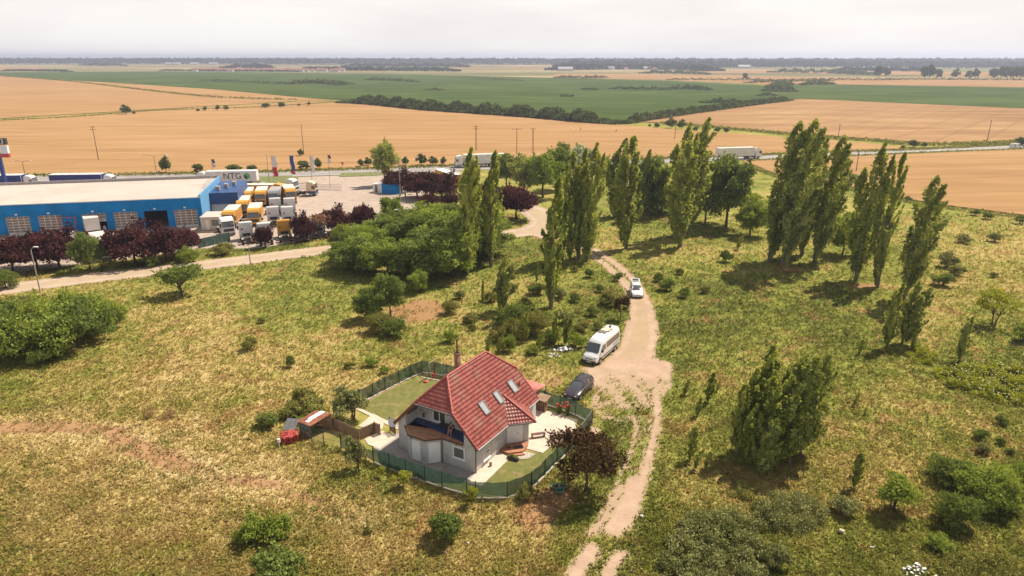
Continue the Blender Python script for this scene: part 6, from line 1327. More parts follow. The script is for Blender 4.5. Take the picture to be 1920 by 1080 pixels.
def make_car(label, body, L=4.3, Wd=1.78, Hh=1.46, estate=True, open_tail=False):
    t_ = thing('parked_car', label, 'car'); h = Wd / 2; k = MB()
    def pr(hw, zb, zt): zm = (zb + zt) / 2; return [(0, zb), (hw * .88, zb), (hw, zb + .12), (hw * 1.01, zm), (hw * .97, zt - .07), (hw * .84, zt), (0, zt + .03)]
    F = L / 2
    st = [(-F, pr(h * .80, .38, .80)), (-F + .08, pr(h * .92, .26, .92)), (-F + .4, pr(h, .22, .98)), (-F * .4, pr(h, .2, .97)), (F * .15, pr(h, .2, .94)), (F * .42, pr(h * .99, .2, .93)), (F - .75, pr(h * .96, .22, .84)), (F - .3, pr(h * .92, .24, .74)), (F - .06, pr(h * .80, .28, .62)), (F, pr(h * .66, .34, .52))]
    k.loft(st); k.build('body', body, t_, True)
    xw0, xw1, xr1, xr0 = F * .44, F * .02, -F * (.80 if estate else .62), -F * (.96 if estate else .93)
    def gp(hb, ht, zb, zt): return [(0, zb), (hb, zb), (ht, zt - .05), (ht * .86, zt), (0, zt + .015)]
    k = MB(); k.loft([(xr0, gp(h * .84, h * .8, .9, .98)), (xr1, gp(h * .88, h * .70, .9, Hh - .03)), (xw1 - .5, gp(h * .9, h * .71, .9, Hh)), (xw1, gp(h * .89, h * .68, .9, Hh - .03)), (xw0, gp(h * .84, h * .8, .88, .94))]); k.build('windows', m_glass, t_, True)
    k = MB(); k.loft([(xr1 - .05, gp(h * .60, h * .71, Hh - .05, Hh - .005)), (xr1 + .1, gp(h * .62, h * .725, Hh - .06, Hh + .012)), (xw1 - .5, gp(h * .62, h * .73, Hh - .05, Hh + .025)), (xw1 + .04, gp(h * .60, h * .69, Hh - .06, Hh - .01))]); k.build('roof', body, t_, True)
    k = MB()
    for s in (1, -1):
        k.beam((xw0, s * h * .84, .92), (xw1 + .02, s * h * .67, Hh - .03), .06, .05); k.beam((xr0 + .02, s * h * .85, .96), (xr1, s * h * .70, Hh - .04), .10, .06); k.beam((-F * .25, s * h * .90, .93), (-F * .25, s * h * .72, Hh - .04), .07, .03)
        if estate: k.beam((-F * .68, s * h * .90, .93), (-F * .66, s * h * .72, Hh - .04), .07, .03)
        k.beam((-F * .7, s * h * .62, Hh + .05), (xw1 - .1, s * h * .60, Hh + .05), .03, .03)
    k.build('pillars', body, t_)
    for s in (1, -1):
        k = MB(); k.M = Matrix.Translation((F - .28, s * h * .66, .62)) @ Matrix.Rotation(s * -.45, 4, 'Z'); k.box(-.22, .16, -.12, .12, -.07, .07); k.build('headlight', m_lamp, t_, bevel=.02)
        k = MB(); k.box(-F - .01, -F + .14, s * h * .72 - .09, s * h * .72 + .09, .62, .82); k.build('tail_light', m_tail, t_)
        k = MB(); k.box(xw0 - .42, xw0 - .26, s * (h + .02), s * (h + .19), .92, 1.04) if s > 0 else k.box(xw0 - .42, xw0 - .26, -(h + .19), -(h + .02), .92, 1.04); k.build('mirror', body, t_, bevel=.02)
        for x in (F - .82, -F + .78):
            k = MB(); k.cyl((x, s * (h - .1), .33), (x, s * (h + .012), .33), .375, n=18); k.build('wheel_arch', m_chas, t_); wheel(t_, x, s * (h - .09), .315, .22, s)
    k = MB(); k.box(F - .05, F + .012, -.5, .5, .26, .40); k.box(F - .1, F + .0, -.34, .34, .50, .58); k.build('grille', m_chas, t_); k = MB(); k.box(F + .012, F + .02, -.26, .26, .34, .44); k.build('number_plate', m_plate, t_)
    if open_tail:
        k = MB(); k.slab([(-F * .80, -h * .72, Hh + .02), (-F * .80, h * .72, Hh + .02), (-F - .35, h * .66, Hh + .28), (-F - .35, -h * .66, Hh + .28)], .05); k.build('tailgate', body, t_)
        k = MB(); k.slab([(-F * .86, -h * .55, Hh + .09), (-F * .86, h * .55, Hh + .09), (-F - .2, h * .5, Hh + .27), (-F - .2, -h * .5, Hh + .27)], .03); k.build('rear_window', m_glass, t_)
        k = MB(); k.box(-F * .92, -F * .80, -.4, .4, .95, Hh - .02); k.build('bag', simple('turquoise_cloth', (.06, .30, .24), .8), t_)
    return t_
def place(o, front, rear, at=.5):
    f_, r_ = P(*front), P(*rear); d = f_ - r_; o.location = r_.lerp(f_, at); o.rotation_euler = (0, 0, math.atan2(d.y, d.x)); return o
def place_side(o, wf, wr, off, xmid):
    "wf/wr picture points of the wheels on its left side; off half track; xmid local x of the wheelbase middle"
    a, b_ = P(*wf), P(*wr); d = (a - b_).normalized(); n = Vector((d.y, -d.x, 0)); o.location = (a + b_) / 2 + n * off - d * xmid; o.rotation_euler = (0, 0, math.atan2(d.y, d.x)); return o
place_side(make_car('dark plum estate car parked nose against the green fence', V_dark, 4.6), (1087.5, 750), (1107.5, 730), .8, 0)
o = make_car('white hatchback with raised tailgate standing on the track bend', V_white, 4.2, 1.78, 1.5, False, True); place(o, (1197.5, 567), (1190.5, 544), .35)

def make_minibus():
    t_ = thing('minibus', 'white high-roofed minibus parked at the left edge of the sandy turning place', 'minibus'); k = MB()
    def pr(hw, zb, zt, r=.28): return [(0, zb), (hw * .95, zb), (hw, zb + .15), (hw * 1.0, zb + (zt - zb) * .38), (hw * .965, zb + (zt - zb) * .72), (hw * .90, zt - r), (hw * .74, zt - r * .25), (0, zt + .03)]
    k.loft([(-3.45, pr(.90, .5, 2.55)), (-3.3, pr(.97, .36, 2.70)), (0, pr(.99, .34, 2.76)), (1.0, pr(.99, .34, 2.74)), (1.55, pr(.985, .34, 2.60)), (1.85, pr(.98, .34, 2.34, .2)), (2.62, pr(.96, .34, 1.36, .10)), (3.1, pr(.93, .34, 1.14, .10)), (3.38, pr(.86, .36, .92, .1)), (3.46, pr(.74, .40, .7, .08))]); k.build('body', V_white, t_, True)
    k = MB(); k.slab([(2.66, -.84, 1.36), (2.66, .84, 1.36), (1.93, .76, 2.26), (1.93, -.76, 2.26)], -.0 + .02); w = k.build('windshield', m_glass, t_); w.location = (.045, 0, .03)
    for s in (1, -1):
        k = MB(); y = lambda z: s * (1.005 - .055 * max(0, z - 1.25)); Q = lambda x0, x1, z0, z1, x1b=None: [(x0, y(z0), z0), (x1, y(z0), z0), ((x1b if x1b is not None else x1), y(z1), z1), (x0, y(z1), z1)]
        for q in (Q(-3.12, .72, 1.42, 2.14),): n_ = len(q); k.add(q + [(a, b_ - s * .04, c) for a, b_, c in q], [(0, 1, 2, 3), (7, 6, 5, 4), (0, 4, 5, 1), (1, 5, 6, 2), (2, 6, 7, 3), (3, 7, 4, 0)])
        sw = k.build('side_window', m_glass, t_); k = MB(); [k.box(x, x + .05, min(y(1.4), y(1.4) + s * .006), max(y(1.4), y(1.4) + s * .006), 1.42, 1.50) for x in (-2.2, -1.2, -.25)]; k.build('window_seam', m_chas, sw)
        k = MB(); q = [(.95, y(1.4), 1.40), (2.25, y(1.4), 1.40), (1.72, y(2.1), 2.08), (.95, y(2.1), 2.08)]; k.add(q + [(a, b_ - s * .06, c) for a, b_, c in q], [(0, 1, 2, 3), (7, 6, 5, 4), (0, 4, 5, 1), (1, 5, 6, 2), (2, 6, 7, 3), (3, 7, 4, 0)]); k.build('door_window', m_glass, t_)
        k = MB(); k.box(-3.2, 2.2, min(s * .985, s * 1.012), max(s * .985, s * 1.012), .62, .72); k.build('side_strip', m_chas, t_)
        k = MB(); k.box(2.0, 2.2, min(s * 1.0, s * 1.2), max(s * 1.0, s * 1.2), 1.35, 1.68); k.build('mirror', m_dark, t_, bevel=.02)
        k = MB(); k.M = Matrix.Translation((3.18, s * .70, .93)) @ Matrix.Rotation(-s * .5, 4, 'Z') @ Matrix.Rotation(-.35, 4, 'Y'); k.box(-.2, .16, -.13, .13, -.12, .10); k.build('headlight', m_lamp, t_, bevel=.03)
        for x in (2.42, -1.9): k = MB(); k.cyl((x, s * .85, .36), (x, s * 1.004, .36), .43, n=18); k.build('wheel_arch', m_chas, t_); wheel(t_, x, s * .89, .35, .24, s)
        k = MB(); [k.box(-3.0 + i * .22, -2.87 + i * .22, min(s * .995, s * 1.014), max(s * .995, s * 1.014), 1.12 - .012 * i, 1.22 - .012 * i) for i in range(8)]; k.build('side_decal', m_blind, t_)
    k = MB(); k.box(3.36, 3.50, -.88, .88, .34, .62); k.build('bumper', m_chas, t_, bevel=.04); k = MB(); k.box(3.36, 3.45, -.46, .46, .70, .86); k.build('grille', m_zinc, t_); k = MB(); k.box(3.50, 3.51, -.28, .28, .42, .53); k.build('number_plate', m_plate, t_)
    k = MB(); k.box(-.9, -.1, -.55, .35, 2.78, 2.84); k.build('roof_hatch', m_blind, t_); k = MB(); k.cyl((-1.2, .05, 2.78), (-1.2, .05, 2.90), .5, n=20); k.box(-2.0, -1.75, -.6, .6, 2.78, 2.86); k.build('roof_unit', simple('cream_plastic', (.6, .48, .34), .6), t_); k = MB(); k.box(-2.6, -2.3, -.1, .12, 2.76, 2.95); k.build('roof_vent', m_dark, t_)
    return t_
place_side(make_minibus(), (1124.5, 682.5), (1152.5, 658), .95, .26)

def lorry(label, cab, box=None, boxL=13.6, cab2=None, name='lorry', roofm=None, tail=True, z0=1.15, z1=3.95, parts='semi', text=None, group=None):
    """articulated lorry / tractor unit / box truck; origin in the middle of its length"""
    t_ = thing(name, label, 'lorry' if name != 'trailer' else 'trailer', group=group); W2 = 1.25
    trac = 6.1 if parts in ('semi', 'tractor') else 2.3
    if parts == 'semi': L = boxL + 2.9; xc = L / 2 - 2.3
    elif parts == 'tractor': L = trac; xc = L / 2 - 2.25
    elif parts == 'box': L = boxL + 2.5; xc = L / 2 - 2.2
    else: L = boxL; xc = None
    if xc is not None:
        k = MB(); k.side([(xc, .75), (xc + 2.2, .6), (xc + 2.25, 1.5), (xc + 2.18, 1.9), (xc + 1.95, 2.95), (xc + 1.5, 3.55), (xc + .3, 3.75), (xc, 3.6)], -W2 + .02, W2 - .02); cb = k.build('cab', cab, t_, bevel=.07)
        k = MB(); k.side([(xc + .02, .7), (xc + 2.255, .55), (xc + 2.275, 1.3), (xc + .02, 1.35)], -W2, W2)
        if cab2: k.build('cab_skirt', cab2, t_)
        k = MB(); k.slab([(xc + 2.20, -1.12, 1.92), (xc + 2.20, 1.12, 1.92), (xc + 1.99, 1.08, 2.86), (xc + 1.99, -1.08, 2.86)], .02); q = k.build('windshield', m_glass, t_); q.location = (.02, 0, .005)
        k = MB(); k.box(xc + 2.1, xc + 2.30, -.95, .95, 1.05, 1.62); k.box(xc + 2.12, xc + 2.32, -1.2, 1.2, .5, .62); k.build('grille', m_chas, t_)
        k = MB(); k.box(xc + 1.7, xc + 2.2, -1.1, 1.1, 2.95, 3.06); k.build('sun_visor', m_dark, t_)
        for s in (1, -1):
            k = MB(); k.box(xc + 1.2, xc + 1.85, min(s * 1.22, s * 1.245), max(s * 1.22, s * 1.245), 1.95, 2.65); k.build('side_window', m_glass, t_)
            k = MB(); k.box(xc + 2.2, xc + 2.29, s * .95 - .18, s * .95 + .18, .68, .92); k.build('headlight', m_lamp, t_)
            k = MB(); k.box(xc + 1.75, xc + 1.95, min(s * 1.28, s * 1.5), max(s * 1.28, s * 1.5), 1.9, 2.7); k.build('mirror', m_dark, t_)
            k = MB(); k.box(xc - .12, xc + .02, min(s * 1.0, s * 1.24), max(s * 1.0, s * 1.24), 1.1, 3.1); k.build('side_deflector', m_dark if not tail else cab, t_)
            wheel(t_, xc + 1.05, s * 1.08, .5, .3, s)
    if parts in ('semi', 'tractor'):
        x0 = xc - (trac - 2.25); k = MB(); [k.box(x0, xc + .2, y - .06, y + .06, .75, 1.0) for y in (-.42, .42)]; [k.box(x0 + .1 + i * .9, x0 + .2 + i * .9, -.45, .45, .78, .96) for i in range(4)]; k.box(x0 - .05, x0 + .05, -1.2, 1.2, .55, .75); k.box(xc - 1.5, xc - .4, -1.2, -.75, .5, 1.0); k.box(xc - 1.5, xc - .4, .75, 1.2, .5, 1.0); k.build('chassis', m_chas, t_)
        k = MB(); k.box(x0 + 1.0, x0 + 1.9, -.5, .5, 1.02, 1.14); k.build('fifth_wheel', m_chas, t_)
        k = MB(); [k.box(x0 + .55, x0 + 1.75, min(s * .82, s * 1.22), max(s * .82, s * 1.22), 1.06, 1.12) for s in (1, -1)]; k.build('mudguard', V_gbox, t_)
        for s in (1, -1):
            wheel(t_, x0 + 1.15, s * 1.0, .5, .5, s); k = MB(); k.box(x0 - .08, x0 - .05, s * 1.0 - .2, s * 1.0 + .2, .6, .74); k.build('tail_light', m_tail if s > 0 else m_orange, t_)
        if parts == 'tractor': 
            k = MB(); k.box(xc - .14, xc - .005, -.7, .7, 1.0, 1.5); k.build('air_hoses', m_chas, t_)
            k = MB(); k.box(xc - .02, xc - .004, .55, .95, 2.2, 2.5); k.build('rear_mark', m_tail, t_)
    if box:
        xb0 = -L / 2; xb1 = xb0 + boxL
        k = MB(); k.box(xb0, xb1, -W2 - .02, W2 + .02, z0, z1); k.build('box_body' if parts == 'box' else 'trailer_body', box, t_, bevel=.03)
        k = MB(); k.box(xb0 + .02, xb1 - .02, -W2, W2, z1 + .004, z1 + .035); k.build('box_roof', roofm or V_roofw, t_)
        k = MB(); [k.box(xb0 - .02, xb1 + .02, s * (W2 + .02) - .025, s * (W2 + .02) + .025, z, z + .12) for s in (1, -1) for z in (z0 - .06, z1 - .1)]; [k.box(x, x + .08, s * (W2 + .02) - .03, s * (W2 + .02) + .03, z0, z1) for s in (1, -1) for x in (xb0 - .02, xb1 - .06)]; [k.box(xb0 - .03, xb0, -W2 + .05 + i * (W2 - .04), -W2 + .11 + i * (W2 - .04), z0 + .05, z1 - .1) for i in range(3)]; k.build('box_frame', roofm or V_wbox, t_)
        k = MB(); k.box(xb0 + .3, xb1 - (3 if parts != 'box' else .1), -.5, .5, .8, z0 - .08); k.box(xb0 - .02, xb0 + .06, -1.2, 1.2, .5, .66); k.build('chassis', m_chas, t_)
        for x in ((xb0 + 2.4, xb0 + 3.7, xb0 + 5.0) if boxL > 10 else (xb0 + 1.9,)):
            for s in (1, -1): wheel(t_, x, s * 1.06, .48, .34, s)
        for s in (1, -1): k = MB(); k.box(xb0 - .03, xb0 - .005, s * 1.0 - .2, s * 1.0 + .2, .7, .9); k.build('tail_light', m_tail, t_)
    return t_
def textmesh(txt, size, mat, name, parent, loc, rot, ext=.01):
    cu = bpy.data.curves.new(name, 'FONT'); cu.body = txt; cu.size = size; cu.extrude = ext; cu.align_x = 'CENTER'; cu.align_y = 'CENTER'
    ob = bpy.data.objects.new(name, cu); COL.objects.link(ob); dg = bpy.context.evaluated_depsgraph_get(); dg.update(); me = bpy.data.meshes.new_from_object(ob.evaluated_get(dg)); bpy.data.objects.remove(ob)
    me.materials.clear(); me.materials.append(mat); o = link(name, me, parent); o.location = loc; o.rotation_euler = rot; return o
def along(x, off, rev=False):
    "point on the highway at picture column x, shifted off metres to its left-hand side, and heading"
    i = int(np.argmin([abs(project(np.array([a]), np.array([b_]))[0][0] - x) for a, b_ in hw])); i = min(max(i, 1), len(hw) - 2); d = hw[i + 1] - hw[i - 1]; d = d / np.hypot(*d); n = np.array([-d[1], d[0]])
    p = hw[i] + n * off; 
    # exact column
    q = p + d * 0
    for _ in range(6):
        px_ = project(np.array([q[0]]), np.array([q[1]]))[0][0]; q = q + d * (x - px_) * .15
    return Vector((q[0], q[1], .125)), math.atan2(d[1], d[0]) + (math.pi if rev else 0)
def onroad(o, x, off, rev=False): l, a = along(x, off, rev); o.location = l; o.rotation_euler = (0, 0, a); return o
o = onroad(lorry('lorry with navy curtain side behind the hall roof, the whole length visible', V_white, V_bluec, roofm=V_wbox), 162, -2.2); o.location = P(160, 353)
o = onroad(lorry('lorry with navy curtain side behind the hall roof, cut by the left photo edge', V_white, V_bluec, roofm=V_wbox), 8, -2.2); o.location = P(10, 355)
onroad(lorry('white lorry with grey-white trailer on the highway between the poplar groups', V_white, V_wbox), 1384, -2.2)
onroad(lorry('white lorry driving left on the highway, half hidden by the grove poplars', V_white, V_wbox), 900, 2.0, True)
ntg = lorry('long white lettered trailer with a green cube emblem parked behind the hall corner', V_white, V_wbox, roofm=V_wbox, name='trailer_lorry'); place(ntg, (380, 347), (484, 345.5), .5); ntg.location = P(428, 346.5)
m_blk = simple('black_lettering', (.02, .02, .02), .5); m_g1 = simple('emblem_green', (.14, .42, .08), .5); m_g2 = simple('emblem_dark', (.03, .05, .05), .5)
textmesh('NTG', 2.35, m_blk, 'lettering', ntg, (-1.75, 1.31, 2.55), (math.pi / 2, 0, math.pi), .006)
for j, (cx_, pts, mt) in enumerate([(0, [(0, .9), (.8, .45), (0, 0), (-.8, .45)], m_g1), (0, [(-.8, .45), (0, 0), (0, -.95), (-.8, -.5)], m_g2), (0, [(0, 0), (.8, .45), (.8, -.5), (0, -.95)], m_g1)]):
    k = MB(); s_ = -1; base = (-5.7, 1.285, 2.55); q = [(base[0] - x_, base[1], base[2] + z_) for x_, z_ in pts]; k.add(q + [(a, b_ + .012, c) for a, b_, c in q], [(0, 1, 2, 3), (7, 6, 5, 4), (0, 4, 5, 1), (1, 5, 6, 2), (2, 6, 7, 3), (3, 7, 4, 0)]); k.build('cube_emblem', mt, ntg)
place(lorry('trailer with white roof and yellowish side standing behind the purple trees', None, V_ybox, 12, name='trailer', parts='trailer', roofm=V_wbox), (820, 341), (862, 357), .5)
# lot: tractor units seen from behind
GL = 'tractor units parked in the yard'
base_t = None
for q, fr, lab in [((463, 450), (455, 432), 'white tractor unit, first from the left of the nearest parked row'), ((497, 452), (490, 432), 'white tractor unit behind the small purple tree in the nearest row'), ((564, 446), (556, 427), 'white tractor unit at the right end of the nearest row beside purple leaves'), ((598, 440), (589, 422), 'white tractor unit hidden under the half-dead tree'),
 ((513, 418), (508, 402), 'white tractor unit, left of the pair in the second row'), ((540, 418), (535, 402), 'white tractor unit, right of the pair in the second row'), ((517, 400), (513, 386), 'white tractor unit behind the left one of the second row'), ((544, 400), (540, 386), 'white tractor unit behind the right one of the second row')]:
    if base_t is None: base_t = lorry(lab, V_white, name='tractor_unit', parts='tractor', group=GL); o = base_t
    else: o = copy_tree(base_t); o['label'] = lab
    place(o, fr, q, .5); o.location = P(q[0] + 1.5, q[1] + 3)
o = lorry('yellow tractor unit in the nearest parked row', V_yel, name='tractor_unit', parts='tractor', group=GL); place(o, (527, 427), (534, 447), .5); o.location = P(535, 449)
o = lorry('small white lorry cab at the left end of the nearest row beside the netting', V_white, name='tractor_unit', parts='tractor', group=GL); place(o, (432, 444), (418, 432), .5); o.location = P(424, 438)
o = lorry('white tractor unit on the apron before the flag poles, facing right', V_white, name='tractor_unit', parts='tractor', group=GL); place(o, (556, 361), (528, 360), .5); o.location = P(538, 361)
o = lorry('cream and blue tractor unit on the apron, facing right', V_cream, cab2=V_blue, name='tractor_unit', parts='tractor', group=GL); place(o, (592, 366), (560, 366), .5); o.location = P(573, 366.5)
o = lorry('red lorry cab behind the dark blue office block', V_red, name='tractor_unit', parts='tractor', group=GL); place(o, (450, 372), (446, 360), .5); o.location = P(447, 366)
GB = 'yellow box trucks parked in the yard'
yb = None
for fr, re_, bL, lab in [((428, 433), (446, 411), 6.2, 'yellow box truck with its bonnet and side showing, nearest the site cabin'), ((475, 431), (486, 404), 7.2, 'yellow box truck facing the camera in the middle of the parked trucks'), ((456, 410), (462, 394), 5.5, 'yellow box truck behind the one nearest the site cabin'), ((463, 390), (469, 377), 5.5, 'yellow box truck with brown stain on its roof, behind the others on the left'), ((489, 390), (496, 374), 6.2, 'yellow box truck with a dark patch on its roof'), ((548, 384), (541, 371), 5.5, 'yellow box truck at the right end of the parked trucks')]:
    if yb is None: yb = lorry(lab, V_yel, V_ybox, 6.2, name='box_truck', parts='box', z0=1.0, z1=3.5, group=GB); o = yb
    else: o = copy_tree(yb); o['label'] = lab
    place(o, fr, re_, .5)
o = lorry('long yellow box truck standing across the back of the parked trucks', V_yel, V_ybox, 8.6, name='box_truck', parts='box', z0=1.0, z1=3.5, group=GB); place(o, (526, 371), (462, 371), .5)
o = lorry('grey box truck between the yellow ones in the back row', V_grey, V_gbox, 5.5, name='box_truck', parts='box', z0=1.0, z1=3.4, roofm=V_gbox); place(o, (514, 388), (521, 374), .5)
for fr, re_, bm_, lab in [((449, 356), (458, 353), V_blue, 'blue car beside the red lorry cab'), ((467, 357), (477, 353), V_grey, 'grey car between the blue and the silver car at the back of the yard'), ((487, 356), (496, 352), V_silver, 'silver car rightmost of the three at the back of the yard')]:
    place(make_car(lab, bm_), fr, re_, .5)
# delivery van far right on the highway
def make_van(label, body):
    t_ = thing('delivery_van', label, 'van'); k = MB(); pr = lambda hw, zb, zt: [(0, zb), (hw * .95, zb), (hw, zb + .15), (hw, zb + (zt - zb) * .5), (hw * .92, zt - .15), (hw * .8, zt), (0, zt + .02)]
    k.loft([(-2.3, pr(.85, .4, 1.85)), (-2.2, pr(.93, .3, 1.95)), (.4, pr(.95, .3, 1.97)), (.75, pr(.94, .3, 1.88)), (1.45, pr(.93, .3, 1.12)), (2.1, pr(.9, .3, .95)), (2.3, pr(.75, .35, .7))]); k.build('body', body, t_, True)
    k = MB(); k.slab([(1.47, -.75, 1.15), (1.47, .75, 1.15), (.82, .7, 1.84), (.82, -.7, 1.84)], .02); w = k.build('windshield', m_glass, t_); w.location = (.03, 0, .03)
    for s in (1, -1):
        k = MB(); k.box(.1, .95, min(s * .93, s * .965), max(s * .93, s * .965), 1.15, 1.65); k.box(-2.1, -1.2, min(s * .93, s * .96), max(s * .93, s * .96), 1.2, 1.6); k.build('side_window', m_glass, t_)
        k = MB(); k.box(2.1, 2.28, s * .7 - .12, s * .7 + .12, .68, .85); k.build('headlight', m_lamp, t_)
        for x in (1.45, -1.45): wheel(t_, x, s * .86, .32, .22, s)
    return t_
onroad(make_van('small white delivery van far right on the highway', V_white), 1904, -2.2)
o = lorry('white lorry facing the camera under the trees in front of the hall', V_white, V_wbox, 7.5, name='lorry', parts='box', z1=3.4); place(o, (203, 492), (186, 466), .5)
o = lorry('white lorry backed half into the open hall door', V_white, V_wbox, 6.5, name='lorry', parts='box', z0=1.0, z1=3.5); place(o, (166, 424), (174, 437), .5); o.location = P(172, 433)
# ================================================================ the blue hall
m_bl = simple('blue_cladding', (.004, .19, .50), .75, spec=.15, var=.1, vs=.35, bump=.1, bs=30); m_bl2 = simple('dark_blue_cladding', (.012, .06, .19), .45, var=.08, vs=.4); m_lbl = simple('sunlit_blue_cladding', (.13, .33, .56), .5, var=.05, vs=.4); m_rf = simple('pale_roof_sheet', (.52, .45, .39), .7, var=.05, vs=.08, stain=((.46, .38, .31), .12)); m_par = simple('parapet_grey', (.33, .29, .28), .6); m_plinth = simple('plinth', (.20, .18, .17), .8); m_doorp = simple('brown_tinted_pane', (.20, .155, .135), .3, var=.1); m_frame = simple('pale_door_frame', (.62, .58, .55), .5)
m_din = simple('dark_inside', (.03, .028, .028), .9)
A0 = P(382.5, 425); B0 = P(0, 443.5); u = (A0 - B0).normalized(); HH = ONW(375, 370, B0, A0)[1]
far_end = 105
nb_ = Vector((-u.y, u.x, 0));
if nb_.y < 0: nb_ = -nb_
Cb = None
pc = P(420, 334, HH); DEP = (pc - A0).dot(nb_)
hall = thing('blue_hall', 'long blue clad service hall with pale flat roof and glazed roller doors', 'hall', A0, math.atan2(u.y, u.x))
# local: x along the front (negative to the left), y = depth away
def X_(px, py): return ONW(px, py, A0 - u, A0)[0] - 1, ONW(px, py, A0 - u, A0)[1]
doors = []
for (tl, bl, tr) in (((9, 406), (16, 442), (54, 405)), ((70, 404), (75, 440), (114, 403)), ((152.5, 401), (160, 436), (197, 400)), ((212, 399), (218, 434), (256, 398)), ((269, 397), (275, 432), (313, 396)), ((326, 395.5), (332, 428), (369, 394.5))):
    x0, z1_ = X_(*tl); x1, _ = X_(*tr); doors.append((x0, x1, z1_))
doors.sort(); LX = -far_end
k = MB(); zt = sum(d[2] for d in doors) / 6; edges = [LX] + [e for d in doors for e in (d[0], d[1])] + [0]
for i in range(0, len(edges), 2): k.box(edges[i], edges[i + 1], 0, .3, .0, zt)
k.box(LX, 0, 0, .3, zt, HH); k.box(LX, LX + .3, .3, DEP, 0, HH); k.box(LX, 0, DEP - .3, DEP, 0, HH); k.build('wall', m_bl, hall)
k = MB(); k.box(-.3, .02, .3, DEP - .3, 0, HH + .02); k.box(-.25, .05, 0, DEP, HH, HH + .55); k.build('side_wall', m_lbl, hall)  # paler copy of the blue cladding; sunlight on this side is painted in
k = MB(); k.box(LX, -.26, .0, DEP - .3, HH - .02, HH + .12); [k.box(LX, -.26, y, y + .05, HH + .12, HH + .145) for y in np.arange(1, DEP - 1, 1.2)]; k.build('roof', m_rf, hall)
k = MB(); k.box(LX, -.26, DEP - .3, DEP, HH + .02, HH + .75); k.build('parapet', m_par, hall)
k = MB(); [k.box(edges[i], edges[i + 1], -.05, 0, 0, .35) for i in range(0, len(edges), 2)]; k.build('plinth', m_plinth, hall)
k = MB(); k.box(LX, 0, -.1, 0.0, HH - .06, HH + .1); k.build('eaves_trim', m_whitep, hall)
for i, (x0, x1, z) in enumerate(doors):
    if i == 4:
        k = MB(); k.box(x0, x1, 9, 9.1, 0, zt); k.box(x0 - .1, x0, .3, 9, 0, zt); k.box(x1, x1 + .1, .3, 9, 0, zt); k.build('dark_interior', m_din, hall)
        k = MB(); [k.box(x0 + 1 + j * 1.1, x0 + 1.9 + j * 1.1, 3 + j, 3.2 + j, zt - .5, zt - .42) for j in range(3)]; k.build('lamp_tube', m_whitep, hall); continue
    zb = 0 if i != 2 else zt * .55
    d = MB(); nr = 7 if i != 2 else 3; nc = 4; hh_ = (zt - zb)
    d.box(x0, x1, .10, .14, zb, zb + (.55 if i != 2 else .35)); [d.box(x0, x1, .08, .15, zb + hh_ * r / nr - .05, zb + hh_ * r / nr + .05) for r in range(1, nr + 1)]; [d.box(x0 + (x1 - x0) * c / nc - .05, x0 + (x1 - x0) * c / nc + .05, .085, .145, zb, zt) for c in range(nc + 1)]
    dd = d.build('roller_door', m_frame, hall); k = MB(); k.box(x0, x1, .12, .13, zb + .4, zt); k.build('pane', m_doorp, dd)
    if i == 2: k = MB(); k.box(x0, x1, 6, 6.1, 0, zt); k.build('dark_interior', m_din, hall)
for i, (x0, x1, z) in enumerate(doors): k = MB(); k.box((x0 + x1) / 2 - .2, (x0 + x1) / 2 + .2, -.3, 0, zt + .35, zt + .6); k.build('wall_lamp', m_whitep, hall)
k = MB()
for y in np.linspace(DEP * .35, DEP * .85, 6): k.cyl((-.6, y, HH), (-.6, y, HH + 1.4), .04); 
k.box(-.62, -.58, DEP * .35, DEP * .85, HH + 1.3, HH + 1.38); k.build('roof_railing', m_par, hall)
# office block sticking out of the side wall, on posts
ob0 = DEP * .30; k = MB(); k.box(.06, 6.0, ob0 + 2, DEP + 1, HH * .46, HH * .86); k.build('office_block', m_bl2, hall); k = MB(); k.box(.06, 5.2, ob0 + 3, DEP, 0, HH * .45); k.build('ground_floor', m_whitep, hall)
k = MB(); [k.box(5.7, 5.85, y, y + .15, 0, HH * .46) for y in np.linspace(ob0 + 2.2, DEP + .5, 5)]; k.build('post', m_par, hall)
[MB().box(1.0 + i * 1.3, 1.8 + i * 1.3, ob0 + 5 + i * 3, ob0 + 6.5 + i * 3, HH * .86 + .0, HH * .86 + .9).build('air_unit', m_par, hall) for i in range(3)]
